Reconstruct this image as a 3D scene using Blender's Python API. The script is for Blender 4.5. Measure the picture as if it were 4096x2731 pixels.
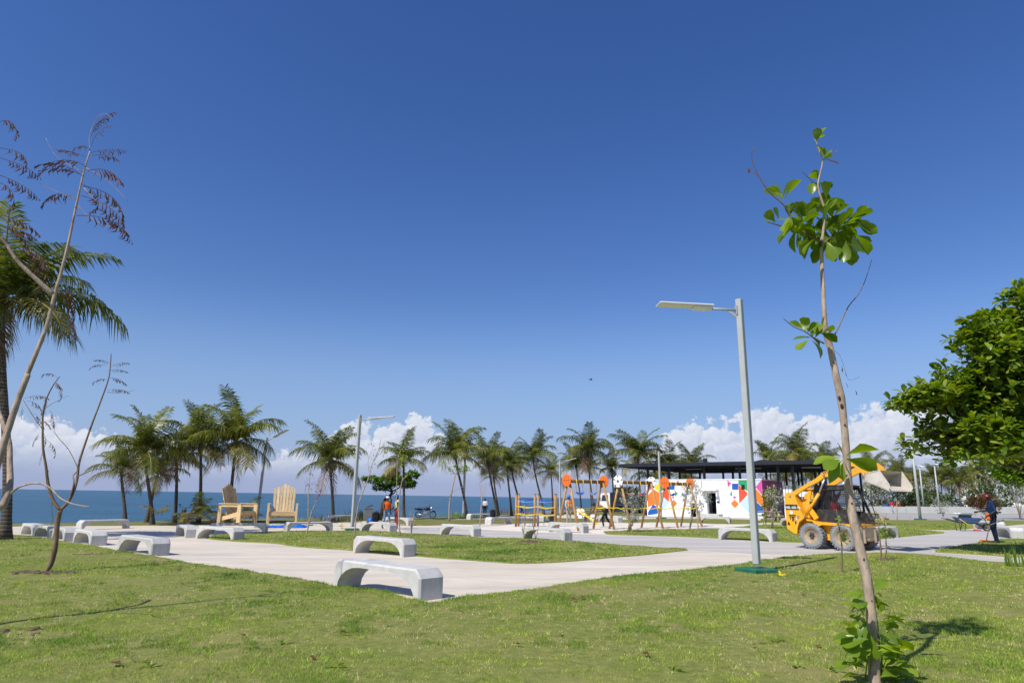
import bpy, bmesh, math, random
import numpy as np
from mathutils import Vector, Matrix, noise as mnoise
from mathutils.geometry import tessellate_polygon
R = math.radians
rnd = random.Random(11)
for o in list(bpy.data.objects): bpy.data.objects.remove(o)
scene = bpy.context.scene
col = scene.collection

# ------------------------------------------------------------------ camera
PW, PH, FP = 4096.0, 2731.0, 2607.0          # photograph size and focal length in its pixels
PITCH, ROLL, CH = R(13.4), R(0.92), 1.483
SUN_EL, SUN_AZ = R(49.5), R(223.0)           # sun behind the camera to the left (compass: 0=+Y, 90=+X)
r0 = Vector((1, 0, 0)); u0 = Vector((0, -math.sin(PITCH), math.cos(PITCH))); FW = Vector((0, math.cos(PITCH), math.sin(PITCH)))
RT = r0*math.cos(ROLL) + u0*math.sin(ROLL); UP = -r0*math.sin(ROLL) + u0*math.cos(ROLL)
cam = bpy.data.cameras.new('camera'); camo = bpy.data.objects.new('camera', cam); col.objects.link(camo)
cam.sensor_width = 36; cam.lens = FP/PW*36; cam.clip_start = 0.05; cam.clip_end = 80000
camo.matrix_world = Matrix(((RT.x, UP.x, -FW.x, 0), (RT.y, UP.y, -FW.y, 0), (RT.z, UP.z, -FW.z, CH), (0, 0, 0, 1)))
scene.camera = camo
scene.render.engine = 'CYCLES'
scene.render.resolution_x = 1024; scene.render.resolution_y = 682

# ------------------------------------------------------------------ sky, sun, exposure
world = bpy.data.worlds.new('World'); scene.world = world; world.use_nodes = True
def world_sky():
    nt = world.node_tree; N = nt.nodes; L = nt.links
    N.clear()
    def node(t, **k):
        n = N.new(t)
        for a, b in k.items(): setattr(n, a, b)
        return n
    def plug(s, v):
        if isinstance(v, (int, float)): s.default_value = v
        elif isinstance(v, (tuple, list)): s.default_value = v
        else: L.new(v, s)
    def m(op, a, b=0.0, c=None, clamp=False):
        n = node('ShaderNodeMath', operation=op, use_clamp=clamp); plug(n.inputs[0], a); plug(n.inputs[1], b)
        if c is not None: plug(n.inputs[2], c)
        return n.outputs[0]
    def sstep(x, a, b):
        n = node('ShaderNodeMapRange', interpolation_type='SMOOTHSTEP'); plug(n.inputs[0], x); plug(n.inputs[1], a); plug(n.inputs[2], b)
        plug(n.inputs[3], 0.0); plug(n.inputs[4], 1.0); return n.outputs[0]
    def comb(x, y, z=0.0):
        n = node('ShaderNodeCombineXYZ'); plug(n.inputs[0], x); plug(n.inputs[1], y); plug(n.inputs[2], z); return n.outputs[0]
    def fbm(v, scale, detail=5, rough=.55, w=0.0):
        n = node('ShaderNodeTexNoise', noise_dimensions='2D'); plug(n.inputs['Vector'], v); n.inputs['Scale'].default_value = scale
        n.inputs['Detail'].default_value = detail; n.inputs['Roughness'].default_value = rough; return n.outputs['Fac']
    def mix(f, a, b):
        n = node('ShaderNodeMix', data_type='RGBA'); plug(n.inputs[0], f); plug(n.inputs[6], a); plug(n.inputs[7], b); return n.outputs[2]
    sky = node('ShaderNodeTexSky', sky_type='NISHITA', sun_disc=False, sun_elevation=SUN_EL, sun_rotation=SUN_AZ,
               altitude=0.0, air_density=SKY_AIR, dust_density=SKY_DUST, ozone_density=SKY_OZ)
    tc = node('ShaderNodeTexCoord'); sep = node('ShaderNodeSeparateXYZ'); L.new(tc.outputs['Generated'], sep.inputs[0])
    X, Y, Z = sep.outputs
    az = m('MULTIPLY', m('ARCTAN2', X, Y), 57.2958)          # degrees
    el = m('MULTIPLY', m('ARCSINE', Z), 57.2958)
    # cumulus banks: a top envelope over azimuth, broken up by noise
    def cells(v, scale):
        n = node('ShaderNodeTexVoronoi', voronoi_dimensions='2D', feature='F1'); L.new(v, n.inputs['Vector']); n.inputs['Scale'].default_value = scale
        d = n.outputs['Distance']; return m('SUBTRACT', .5, m('MULTIPLY', d, d))
    ea = m('MULTIPLY', el, 1.15)
    warp = node('ShaderNodeTexNoise', noise_dimensions='2D'); L.new(comb(az, ea), warp.inputs['Vector']); warp.inputs['Scale'].default_value = .75; warp.inputs['Detail'].default_value = 4
    warp.inputs['Roughness'].default_value = .6
    wsep = node('ShaderNodeSeparateColor'); L.new(warp.outputs['Color'], wsep.inputs[0])
    wx = m('MULTIPLY', m('SUBTRACT', wsep.outputs[0], .5), 1.5); wy = m('MULTIPLY', m('SUBTRACT', wsep.outputs[1], .5), 1.5)
    env = m('ADD', 2.2, m('MULTIPLY', fbm(comb(m('MULTIPLY', az, .03), 4.1), 1.0, 1), 3.4))
    for a0, wd, h in BANKS:
        d = m('DIVIDE', m('SUBTRACT', az, a0), wd)
        env = m('ADD', env, m('MULTIPLY', m('EXPONENT', m('MULTIPLY', m('MULTIPLY', d, d), -1.0)), h))
    def field(da, de):
        q = comb(m('ADD', m('ADD', az, wx), da), m('ADD', m('ADD', ea, wy), de))
        return m('ADD', m('MULTIPLY', cells(q, .42), 1.5), m('ADD', m('MULTIPLY', cells(q, 1.1), .75), m('MULTIPLY', cells(q, 2.6), .32)))
    f1 = field(0.0, 0.0); f2 = field(-.22, .30)
    den = m('ADD', m('SUBTRACT', m('SUBTRACT', env, el), 1.0), m('ADD', m('MULTIPLY', m('SUBTRACT', f1, .55), 1.15), m('MULTIPLY', m('SUBTRACT', wsep.outputs[2], .5), 1.6)))
    alpha = m('MULTIPLY', sstep(den, 0.0, .42), sstep(el, .6, 4.0))
    depth = m('DIVIDE', m('SUBTRACT', env, el), 4.0)
    lit = m('ADD', m('SUBTRACT', .86, m('MULTIPLY', depth, .5)), m('MULTIPLY', m('SUBTRACT', f1, f2), .55), clamp=True)
    cc = mix(lit, (3.7, 4.2, 5.7, 1), (6.7, 6.85, 7.2, 1))
    # pale haze over the sea
    hs = node('ShaderNodeHueSaturation'); L.new(sky.outputs[0], hs.inputs['Color']); hs.inputs['Saturation'].default_value = SKY_SAT
    hs.inputs['Hue'].default_value = SKY_HUE
    base = mix(m('MULTIPLY', sstep(el, 17.0, 4.0), .72), hs.outputs[0], (2.1, 3.15, 5.5, 1))
    base = mix(m('MULTIPLY', sstep(el, 6.5, 0.5), .9), base, (2.75, 3.25, 4.9, 1))
    out = mix(m('MULTIPLY', alpha, .9), base, cc)
    bg = node('ShaderNodeBackground'); L.new(out, bg.inputs[0]); bg.inputs[1].default_value = SKY_STR
    ow = node('ShaderNodeOutputWorld'); L.new(bg.outputs[0], ow.inputs[0])
SKY_STR, SKY_AIR, SKY_DUST, SKY_OZ, SKY_SAT, SKY_HUE = 0.108, 1.0, 0.5, 1.6, 1.32, .5165
world.cycles.sampling_method = 'MANUAL'; world.cycles.sample_map_resolution = 256
BANKS = [(-8.4, 3.0, 3.1), (-13.6, 2.2, 2.2), (-37, 8, 2.0), (21.5, 4.6, 4.2), (31, 5, 4.2), (15, 3.2, 2.5), (2.5, 5, -1.6), (-23, 5, -.8), (70, 9, 2), (120, 12, 2.5), (-80, 10, 2), (-140, 14, 2.5)]
world_sky()
sunl = bpy.data.lights.new('sun', 'SUN'); sunl.energy = 4.2; sunl.angle = R(.53); sunl.color = (1, .955, .88)
suno = bpy.data.objects.new('sun', sunl); col.objects.link(suno)
sd = Vector((math.sin(SUN_AZ)*math.cos(SUN_EL), math.cos(SUN_AZ)*math.cos(SUN_EL), math.sin(SUN_EL)))
suno.rotation_euler = sd.to_track_quat('Z', 'Y').to_euler(); suno.location = sd*60
vs = scene.view_settings; vs.view_transform = 'Standard'; vs.look = 'None'; vs.exposure = 0.25; vs.gamma = 1; vs.use_curve_mapping = False

# ------------------------------------------------------------------ helpers
GA, GB = .013, -.006                     # the site falls gently towards the sea on the left
def gz(x, y): return GA*x + GB*y
def ray(px, py): return FW*FP + RT*(px-PW/2) - UP*(py-PH/2)
def G(px, py, dz=0.0):                   # where a line of sight meets the sloping ground
    d = ray(px, py); t = (CH-dz)/(GA*d.x + GB*d.y - d.z); p = Vector((0, 0, CH)) + d*t; return p
def at(px, py, Y):                       # the point of a line of sight at distance Y
    d = ray(px, py); return Vector((0, 0, CH)) + d*(Y/d.y)
def scl(Y): return FP/(Y*math.cos(PITCH))   # photo pixels per metre near the ground at distance Y

class MB:
    def __init__(s): s.v = []; s.f = []; s.m = []; s.s = []; s.mi = 0
    def add(s, vs, fs, smooth=False):
        o = len(s.v); s.v += [tuple(v) for v in vs]
        for f in fs: s.f.append(tuple(i+o for i in f)); s.m.append(s.mi); s.s.append(smooth)
        return s
    def box(s, c, d, rot=None, ch=0.0):
        c = Vector(c); hx, hy, hz = d[0]/2, d[1]/2, d[2]/2
        M = Matrix.Identity(3) if rot is None else (rot if isinstance(rot, Matrix) else Matrix.Rotation(rot, 3, 'Z'))
        if ch <= 0:
            vs = [c + M @ Vector((x*hx, y*hy, z*hz)) for x in (-1, 1) for y in (-1, 1) for z in (-1, 1)]
            return s.add(vs, [(0, 1, 3, 2), (4, 6, 7, 5), (0, 4, 5, 1), (2, 3, 7, 6), (0, 2, 6, 4), (1, 5, 7, 3)])
        vs = []; idx = {}
        for x in (-1, 1):
            for y in (-1, 1):
                for z in (-1, 1):
                    for a in range(3):
                        p = [x*(hx-ch), y*(hy-ch), z*(hz-ch)]; p[a] = (x*hx, y*hy, z*hz)[a]
                        idx[(x, y, z, a)] = len(vs); vs.append(c + M @ Vector(p))
        fs = []
        sg = (-1, 1)
        for a in range(3):
            b, d_ = [(1, 2), (2, 0), (0, 1)][a]
            for q in sg:
                def k(u, w, ax=a):
                    t = [0, 0, 0]; t[a] = q; t[b] = u; t[d_] = w; return idx[(t[0], t[1], t[2], ax)]
                f = [k(-1, -1), k(1, -1), k(1, 1), k(-1, 1)]; fs.append(f if q > 0 else f[::-1])
            for u in sg:
                for w in sg:      # edges along axis a
                    def k2(q, ax):
                        t = [0, 0, 0]; t[a] = q; t[b] = u; t[d_] = w; return idx[(t[0], t[1], t[2], ax)]
                    fs.append([k2(-1, b), k2(1, b), k2(1, d_), k2(-1, d_)])
        for x in sg:
            for y in sg:
                for z in sg: fs.append([idx[(x, y, z, a)] for a in range(3)])
        return s.add(vs, fs)
    def beam(s, a, b, w, h, ch=0.0, up=(0, 0, 1)):          # box from a to b, w across, h along up
        a = Vector(a); b = Vector(b); d = b-a; L_ = d.length; z = d.normalized(); upv = Vector(up)
        if abs(z.dot(upv)) > .99: upv = Vector((0, 1, 0))
        x = z.cross(upv).normalized(); y = x.cross(z)
        M = Matrix((x, y, z)).transposed()
        return s.box((a+b)/2, (w, h, L_), M, ch)
    def tube(s, pts, rad, n=8, cap=True, smooth=True, ell=None):
        pts = [Vector(p) for p in pts]
        if isinstance(rad, (int, float)): rad = [rad]*len(pts)
        vs = []; x = None
        for i, p in enumerate(pts):
            t = (pts[min(i+1, len(pts)-1)] - pts[max(i-1, 0)])
            if t.length < 1e-9: t = Vector((0, 0, 1))
            t.normalize()
            if x is None:
                x = t.cross(Vector((0, 0, 1)))
                if x.length < 1e-3: x = Vector((1, 0, 0))
            x = (x - t*x.dot(t)); x.normalize(); y = t.cross(x)
            for k in range(n):
                a = 2*math.pi*k/n; vs.append(p + (x*math.cos(a) + y*math.sin(a))*rad[i])
        fs = []
        for i in range(len(pts)-1):
            for k in range(n):
                k2 = (k+1) % n; fs.append((i*n+k, i*n+k2, (i+1)*n+k2, (i+1)*n+k))
        s.add(vs, fs, smooth)
        if cap:
            o = len(s.v)-len(vs)
            for f in (tuple(o+k for k in range(n))[::-1], tuple(o+(len(pts)-1)*n+k for k in range(n))):
                s.f.append(f); s.m.append(s.mi); s.s.append(False)
        return s
    def prism(s, poly, y0, y1, M=None):    # polygon in XZ, extruded along Y
        n = len(poly); M = M or Matrix.Identity(4)
        vs = [M @ Vector((p[0], y0, p[1])) for p in poly] + [M @ Vector((p[0], y1, p[1])) for p in poly]
        fs = [(i, (i+1) % n, n+(i+1) % n, n+i) for i in range(n)]
        tri = tessellate_polygon([[Vector((p[0], p[1], 0)) for p in poly]])
        return s.add(vs, fs + [tuple(t) for t in tri] + [tuple(n+i for i in t)[::-1] for t in tri])
    def lathe(s, prof, n=16, M=None, smooth=True, cap=True):    # profile (r, z) about Z
        M = M or Matrix.Identity(4); vs = []; fs = []
        for r, z in prof:
            for k in range(n):
                a = 2*math.pi*k/n; vs.append(M @ Vector((r*math.cos(a), r*math.sin(a), z)))
        for i in range(len(prof)-1):
            for k in range(n):
                k2 = (k+1) % n; fs.append((i*n+k, i*n+k2, (i+1)*n+k2, (i+1)*n+k))
        s.add(vs, fs, smooth)
        o = len(s.v)-len(vs)
        if cap and prof[0][0] > 1e-4: s.f.append(tuple(o+k for k in range(n))[::-1]); s.m.append(s.mi); s.s.append(False)
        if cap and prof[-1][0] > 1e-4: s.f.append(tuple(o+(len(prof)-1)*n+k for k in range(n))); s.m.append(s.mi); s.s.append(False)
        return s
    def ball(s, c, r, n=12, m=8):
        r = (r, r, r) if isinstance(r, (int, float)) else r
        M = Matrix.Translation(Vector(c)) @ Matrix.Diagonal((r[0], r[1], r[2], 1))
        return s.lathe([(max(1e-5, math.sin(math.pi*i/m)), -math.cos(math.pi*i/m)) for i in range(m+1)], n, M)
    def mesh(s, name, mats):
        me = bpy.data.meshes.new(name); me.from_pydata(s.v, [], s.f)
        for mt in (mats if isinstance(mats, (list, tuple)) else [mats]): me.materials.append(mt)
        me.polygons.foreach_set('material_index', s.m); me.polygons.foreach_set('use_smooth', s.s)
        bm = bmesh.new(); bm.from_mesh(me); bmesh.ops.recalc_face_normals(bm, faces=bm.faces); bm.to_mesh(me); bm.free()
        me.update(); return me
    def build(s, name, mats, parent=None, **k):
        return put(name, s.mesh(name, mats), parent, **k)
def put(name, me, parent=None, loc=None, rz=None, **tags):
    o = bpy.data.objects.new(name, me); col.objects.link(o)
    if parent is not None: o.parent = parent
    if loc is not None: o.location = loc
    if rz is not None: o.rotation_euler = (0, 0, rz)
    for a, b in tags.items():
        if b is not None: o[a] = b
    return o
def thing(name, label, cat, loc=(0, 0, 0), rz=0.0, group=None):
    return put(name, None, None, loc=loc, rz=rz, label=label, category=cat, group=group)
def copy_tree(o, parent=None):
    c = o.copy(); col.objects.link(c); c.parent = parent
    for ch in list(KIDS.get(o, [])) or [x for x in o.children]: copy_tree(ch, c)
    return c
KIDS = {}
def smooth_poly(pts, sub=4, closed=False):
    out = []; n = len(pts)
    for i in range(n if closed else n-1):
        g = (lambda k: pts[k % n]) if closed else (lambda k: pts[max(0, min(n-1, k))])
        p0, p1, p2, p3 = g(i-1), g(i), g(i+1), g(i+2)
        for j in range(sub):
            t = j/sub
            out.append(.5*((2*p1) + (p2-p0)*t + (2*p0-5*p1+4*p2-p3)*t*t + (3*p1-p0-3*p2+p3)*t**3))
    if not closed: out.append(pts[-1])
    return out
# ------------------------------------------------------------------ materials
class NB:
    def __init__(s, name):
        s.mat = bpy.data.materials.new(name); s.mat.use_nodes = True; s.nt = s.mat.node_tree
        s.b = s.nt.nodes['Principled BSDF']; s.out = s.nt.nodes['Material Output']
    def n(s, t, **k):
        q = s.nt.nodes.new(t)
        for a, b in k.items(): setattr(q, a, b)
        return q
    def link(s, a, b): s.nt.links.new(a, b)
    def plug(s, sock, v):
        if hasattr(v, 'is_linked'): s.link(v, sock)
        else: sock.default_value = v
    def coord(s, scale=(1, 1, 1), obj=True, rot=(0, 0, 0)):
        tc = s.n('ShaderNodeTexCoord'); mp = s.n('ShaderNodeMapping'); mp.inputs['Scale'].default_value = scale; mp.inputs['Rotation'].default_value = rot
        s.link(tc.outputs['Object'], mp.inputs[0]); return mp.outputs[0]
    def noise(s, vec, scale, detail=4, rough=.55):
        q = s.n('ShaderNodeTexNoise'); s.link(vec, q.inputs['Vector']); q.inputs['Scale'].default_value = scale
        q.inputs['Detail'].default_value = detail; q.inputs['Roughness'].default_value = rough; return q.outputs['Fac']
    def ramp(s, f, stops):
        q = s.n('ShaderNodeValToRGB'); s.link(f, q.inputs[0]); e = q.color_ramp.elements
        while len(e) < len(stops): e.new(.5)
        for i, (p, c) in enumerate(stops): e[i].position = p; e[i].color = (*c, 1) if len(c) == 3 else c
        return q.outputs[0]
    def mix(s, f, a, b, mode='MIX'):
        q = s.n('ShaderNodeMix', data_type='RGBA', blend_type=mode); s.plug(q.inputs[0], f)
        s.plug(q.inputs[6], (*a, 1) if isinstance(a, tuple) and len(a) == 3 else a); s.plug(q.inputs[7], (*b, 1) if isinstance(b, tuple) and len(b) == 3 else b); return q.outputs[2]
    def math(s, op, a, b=0.0, clamp=False):
        q = s.n('ShaderNodeMath', operation=op, use_clamp=clamp); s.plug(q.inputs[0], a); s.plug(q.inputs[1], b); return q.outputs[0]
    def rand(s): return s.n('ShaderNodeObjectInfo').outputs['Random']
    def bump(s, h, strength=.3, dist=.02):
        q = s.n('ShaderNodeBump'); q.inputs['Strength'].default_value = strength; q.inputs['Distance'].default_value = dist; s.link(h, q.inputs['Height'])
        s.link(q.outputs[0], s.b.inputs['Normal'])
    def col(s, c): s.plug(s.b.inputs['Base Color'], (*c, 1) if isinstance(c, tuple) and len(c) == 3 else c)
    def set(s, **k):
        for a, b in k.items(): s.plug(s.b.inputs[a.replace('_', ' ')], b)
        return s
def dk(c, f): return tuple(x*f for x in c)
def paint(name, c, rough=.5, var=.12, scale=6.0, metal=0.0, bump=0.0, bs=40, spec=.4, dirt=None, dirt_amt=.4):
    q = NB(name); v = q.coord(); f = q.noise(v, scale, 5)
    cc = q.ramp(f, [(.25, dk(c, 1-var)), (.75, dk(c, 1+var*.6))])
    if dirt:
        g = q.ramp(q.noise(v, scale*1.7, 6, .65), [(.48, (0, 0, 0)), (.68, (dirt_amt,)*3)])
        cc = q.mix(g, cc, dirt)
    q.col(cc); q.set(Roughness=rough, Metallic=metal); q.b.inputs['Specular IOR Level'].default_value = spec
    if bump: q.bump(q.noise(v, bs, 4), bump, .01)
    return q.mat
def leafmat(name, c1, c2, rough=.45, trans=.35, scale=3.0, obj_rand=.3, spec=.4, third=None, island=.55):
    q = NB(name); v = q.coord(); f = q.noise(v, scale, 3)
    isl = q.n('ShaderNodeNewGeometry').outputs['Random Per Island']
    f = q.math('ADD', q.math('MULTIPLY', f, 1-island*.6), q.math('MULTIPLY', q.math('SUBTRACT', isl, .2), island))
    stops = [(.25, c1), (.75, c2)]
    cc = q.ramp(f, stops)
    if third is not None: cc = q.mix(q.ramp(q.noise(v, scale*2.3, 2), [(.6, (0, 0, 0)), (.75, (.7,)*3)]), cc, third)
    hv = q.n('ShaderNodeHueSaturation'); q.link(cc, hv.inputs['Color'])
    r = q.rand(); q.plug(hv.inputs['Value'], q.math('ADD', q.math('MULTIPLY', r, obj_rand*2), 1-obj_rand))
    q.plug(hv.inputs['Hue'], q.math('ADD', q.math('MULTIPLY', r, -.03), .515))
    q.link(hv.outputs[0], q.b.inputs['Base Color']); q.set(Roughness=rough); q.b.inputs['Specular IOR Level'].default_value = spec
    if trans:
        t = q.n('ShaderNodeBsdfTranslucent'); mx = q.n('ShaderNodeMixShader'); mx.inputs[0].default_value = trans
        hv2 = q.n('ShaderNodeHueSaturation'); q.link(hv.outputs[0], hv2.inputs['Color']); hv2.inputs['Saturation'].default_value = 1.15; hv2.inputs['Value'].default_value = 1.5
        q.link(hv2.outputs[0], t.inputs[0]); q.link(q.b.outputs[0], mx.inputs[1]); q.link(t.outputs[0], mx.inputs[2]); q.link(mx.outputs[0], q.out.inputs[0])
    return q.mat
def woodmat(name, c1, c2, axis=2, rough=.65, knots=True, ring=14):
    q = NB(name); sc = [ring]*3; sc[axis] = .9
    tc = q.n('ShaderNodeTexCoord'); mp = q.n('ShaderNodeMapping'); mp.inputs['Scale'].default_value = sc
    r = q.rand(); cb = q.n('ShaderNodeCombineXYZ')
    for i in range(3): q.plug(cb.inputs[i], q.math('MULTIPLY', r, 37.0+i*11))
    va = q.n('ShaderNodeVectorMath', operation='ADD'); q.link(tc.outputs['Object'], va.inputs[0]); q.link(cb.outputs[0], va.inputs[1]); q.link(va.outputs[0], mp.inputs[0])
    f = q.noise(mp.outputs[0], 1.0, 6, .6); cc = q.ramp(f, [(.3, c1), (.62, c2), (.8, dk(c1, .8))])
    if knots:
        mp2 = q.n('ShaderNodeMapping'); s2 = [5]*3; s2[axis] = 2; mp2.inputs['Scale'].default_value = s2; q.link(va.outputs[0], mp2.inputs[0])
        vo = q.n('ShaderNodeTexVoronoi'); q.link(mp2.outputs[0], vo.inputs['Vector']); vo.inputs['Scale'].default_value = 1.0
        k = q.ramp(vo.outputs['Distance'], [(.06, (.75,)*3), (.14, (0, 0, 0))]); cc = q.mix(k, cc, dk(c1, .35))
    hv = q.n('ShaderNodeHueSaturation'); q.link(cc, hv.inputs['Color']); q.plug(hv.inputs['Value'], q.math('ADD', q.math('MULTIPLY', r, .3), .85))
    q.link(hv.outputs[0], q.b.inputs['Base Color']); q.set(Roughness=rough); q.bump(f, .25, .004); return q.mat
def barkmat(name, c1, c2, rings=0.0, scale=6, zs=1.0, bump=.5):
    q = NB(name); v = q.coord((1, 1, zs)); f = q.noise(v, scale, 6, .62)
    h = f
    if rings:
        w = q.n('ShaderNodeTexWave', bands_direction='Z', wave_profile='SAW'); q.link(q.coord(), w.inputs[0]); w.inputs['Scale'].default_value = rings
        w.inputs['Distortion'].default_value = 2.0; w.inputs['Detail'].default_value = 3; w.inputs['Detail Scale'].default_value = 2
        h = q.math('ADD', q.math('MULTIPLY', f, .55), q.math('MULTIPLY', w.outputs['Fac'], .45))
    q.col(q.ramp(h, [(.28, c1), (.7, c2)])); q.set(Roughness=.9); q.b.inputs['Specular IOR Level'].default_value = .15; q.bump(h, bump, .03); return q.mat

M = {}
def concrete_path():
    q = NB('concrete_paving'); v = q.coord(); f1 = q.noise(v, .35, 5, .6); f2 = q.noise(q.coord((.25, 1.6, 1), rot=(0, 0, .12)), .8, 5, .6); f3 = q.noise(v, 30, 4, .6)
    c = q.ramp(f1, [(.3, (.56, .49, .385)), (.7, (.70, .62, .505))])
    c = q.mix(q.ramp(f2, [(.5, (0, 0, 0)), (.70, (.7,)*3)]), c, (.44, .415, .385))
    c = q.mix(q.ramp(f3, [(.3, (.25,)*3), (.6, (0, 0, 0))]), c, (.44, .39, .33))
    c = q.mix(q.ramp(q.noise(v, .9, 6, .7), [(.62, (0, 0, 0)), (.75, (.35,)*3)]), c, (.76, .73, .69))
    tc = q.n('ShaderNodeTexCoord'); br = q.n('ShaderNodeTexBrick', offset=0.0); mp = q.n('ShaderNodeMapping'); mp.inputs['Rotation'].default_value = (0, 0, .79)
    q.link(tc.outputs['Object'], mp.inputs[0]); q.link(mp.outputs[0], br.inputs[0]); br.inputs['Scale'].default_value = 1.0
    br.inputs['Brick Width'].default_value = 3.0; br.inputs['Row Height'].default_value = 3.0; br.inputs['Mortar Size'].default_value = .012; br.inputs['Mortar Smooth'].default_value = 0.3
    c = q.mix(q.math('MULTIPLY', br.outputs['Fac'], .5), c, (.25, .22, .19))
    f4 = q.noise(q.coord((.10, 2.6, 1), rot=(0, 0, -.22)), 1.0, 6, .62); c = q.mix(q.ramp(f4, [(.55, (0, 0, 0)), (.68, (.55,)*3)]), c, (.36, .345, .33))
    f5 = q.noise(v, 2.2, 7, .7); c = q.mix(q.ramp(f5, [(.60, (0, 0, 0)), (.70, (.4,)*3)]), c, (.40, .34, .27))
    q.col(c); q.set(Roughness=.85); q.b.inputs['Specular IOR Level'].default_value = .25; q.bump(f3, .15, .004); return q.mat
M['path'] = concrete_path()
def bench_concrete():
    q = NB('cast_concrete'); v = q.coord(); f = q.noise(v, 3.0, 6, .62); g = q.noise(v, 1.1, 3); p = q.noise(v, 70, 3)
    c = q.ramp(f, [(.3, (.43, .425, .405)), (.65, (.57, .56, .535))]); c = q.mix(q.ramp(g, [(.5, (0, 0, 0)), (.7, (.5,)*3)]), c, (.45, .435, .40))
    c = q.mix(q.ramp(p, [(.3, (.5,)*3), (.37, (0, 0, 0))]), c, (.30, .29, .27))
    st = q.noise(q.coord((6, 6, .6)), 1.2, 5, .6); c = q.mix(q.ramp(st, [(.50, (0, 0, 0)), (.70, (.5,)*3)]), c, (.36, .355, .34))
    r = q.rand(); hv = q.n('ShaderNodeHueSaturation'); q.link(c, hv.inputs['Color']); q.plug(hv.inputs['Value'], q.math('ADD', q.math('MULTIPLY', r, .16), .92))
    q.link(hv.outputs[0], q.b.inputs['Base Color']); q.set(Roughness=.75); q.b.inputs['Specular IOR Level'].default_value = .3; q.bump(p, .12, .003); return q.mat
M['bench'] = bench_concrete()
def lawn_mat(name, a, b, dry, amt=.5):
    q = NB(name); v = q.coord(); f = q.noise(v, .5, 5, .6); g = q.noise(v, 9, 5, .65); h = q.noise(v, 60, 3)
    c = q.ramp(g, [(.3, a), (.7, b)]); c = q.mix(q.ramp(f, [(.45, (0, 0, 0)), (.7, (amt,)*3)]), c, dry)
    c = q.mix(q.ramp(h, [(.3, (.5,)*3), (.6, (0, 0, 0))]), c, dk(a, .5))
    q.col(c); q.set(Roughness=.95); q.b.inputs['Specular IOR Level'].default_value = .1; q.bump(h, .6, .03); return q.mat
M['lawn'] = lawn_mat('lawn_turf', (.125, .162, .036), (.28, .30, .074), (.39, .32, .14), .45)
M['lawn_dry'] = lawn_mat('dry_turf', (.12, .14, .035), (.22, .23, .07), (.34, .27, .16), .8)
def soil():
    q = NB('bare_soil'); v = q.coord(); f = q.noise(v, 2.5, 6, .65); q.col(q.ramp(f, [(.3, (.16, .11, .07)), (.7, (.33, .26, .18))])); q.set(Roughness=1.0); q.bump(f, .6, .05); return q.mat
M['soil'] = soil()
def sandm():
    q = NB('white_sand'); v = q.coord(); f = q.noise(v, 1.2, 6, .65); g = q.noise(v, 7, 4)
    q.col(q.mix(q.ramp(g, [(.35, (.35,)*3), (.6, (0, 0, 0))]), q.ramp(f, [(.3, (.62, .54, .45)), (.65, (.80, .73, .64))]), (.48, .40, .32))); q.set(Roughness=1.0); q.bump(g, .5, .03); return q.mat
M['sand'] = sandm()
def swept():
    q = NB('dusty_concrete'); v = q.coord((.18, 1.5, 1), rot=(0, 0, .06)); f = q.noise(v, .9, 6, .62); g = q.noise(q.coord((.12, 2.2, 1), rot=(0, 0, .15)), 1.4, 5, .6); h = q.noise(q.coord(), 22, 4)
    c = q.ramp(f, [(.3, (.36, .345, .33)), (.7, (.56, .525, .47))]); c = q.mix(q.ramp(g, [(.58, (0, 0, 0)), (.72, (.8,)*3)]), c, (.74, .70, .63)); c = q.mix(q.ramp(h, [(.35, (.3,)*3), (.6, (0, 0, 0))]), c, (.33, .30, .27))
    q.col(c); q.set(Roughness=.9); q.bump(h, .2, .005); return q.mat
M['swept'] = swept()
def asphalt():
    q = NB('road_asphalt'); v = q.coord((.4, 2, 1)); f = q.noise(v, .5, 5); q.col(q.ramp(f, [(.3, (.30, .29, .28)), (.7, (.42, .405, .385))])); q.set(Roughness=.9); return q.mat
M['road'] = asphalt()
def seam():
    q = NB('sea_water'); tc = q.n('ShaderNodeTexCoord'); mp = q.n('ShaderNodeMapping'); mp.inputs['Scale'].default_value = (.5, 1.0, 1); q.link(tc.outputs['Object'], mp.inputs[0])
    f = q.noise(mp.outputs[0], .35, 8, .62); g = q.noise(mp.outputs[0], .012, 5, .6)
    w = q.noise(q.coord((.018, .16, 1), rot=(0, 0, .1)), 1.0, 7, .65)
    q.col(q.ramp(q.math('ADD', q.math('MULTIPLY', g, .35), q.math('MULTIPLY', w, .65)), [(.40, (.002, .034, .075)), (.60, (.012, .11, .175))])); q.set(Roughness=.28, IOR=1.33); q.bump(f, .9, .9)
    q.b.inputs['Specular IOR Level'].default_value = .22; return q.mat
M['sea'] = seam()
M['rock'] = paint('coast_rock', (.36, .31, .25), .9, .5, 1.6, bump=.8, bs=6)
M['galv'] = paint('galvanised_steel', (.40, .42, .41), .45, .08, 4, metal=.0, spec=.5)
M['lamp_white'] = paint('lamp_housing', (.75, .77, .78), .35, .05, 4)
M['solar'] = paint('lamp_underside', (.72, .70, .64), .5, .06, 9)
M['green_base'] = paint('green_painted_base', (.012, .135, .075), .55, .25, 5, dirt=(.2, .17, .1), dirt_amt=.3)
M['frond'] = leafmat('palm_leaf', (.05, .085, .014), (.23, .24, .05), .38, .38, 1.2, .4, .5, third=(.32, .27, .08))
M['frond_old'] = leafmat('old_palm_leaf', (.17, .16, .035), (.32, .26, .08), .5, .35, 1.5, .3, third=(.21, .15, .07))
M['frond_dead'] = leafmat('dead_palm_leaf', (.11, .065, .03), (.25, .17, .09), .7, .2, 1.5, .3)
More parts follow.
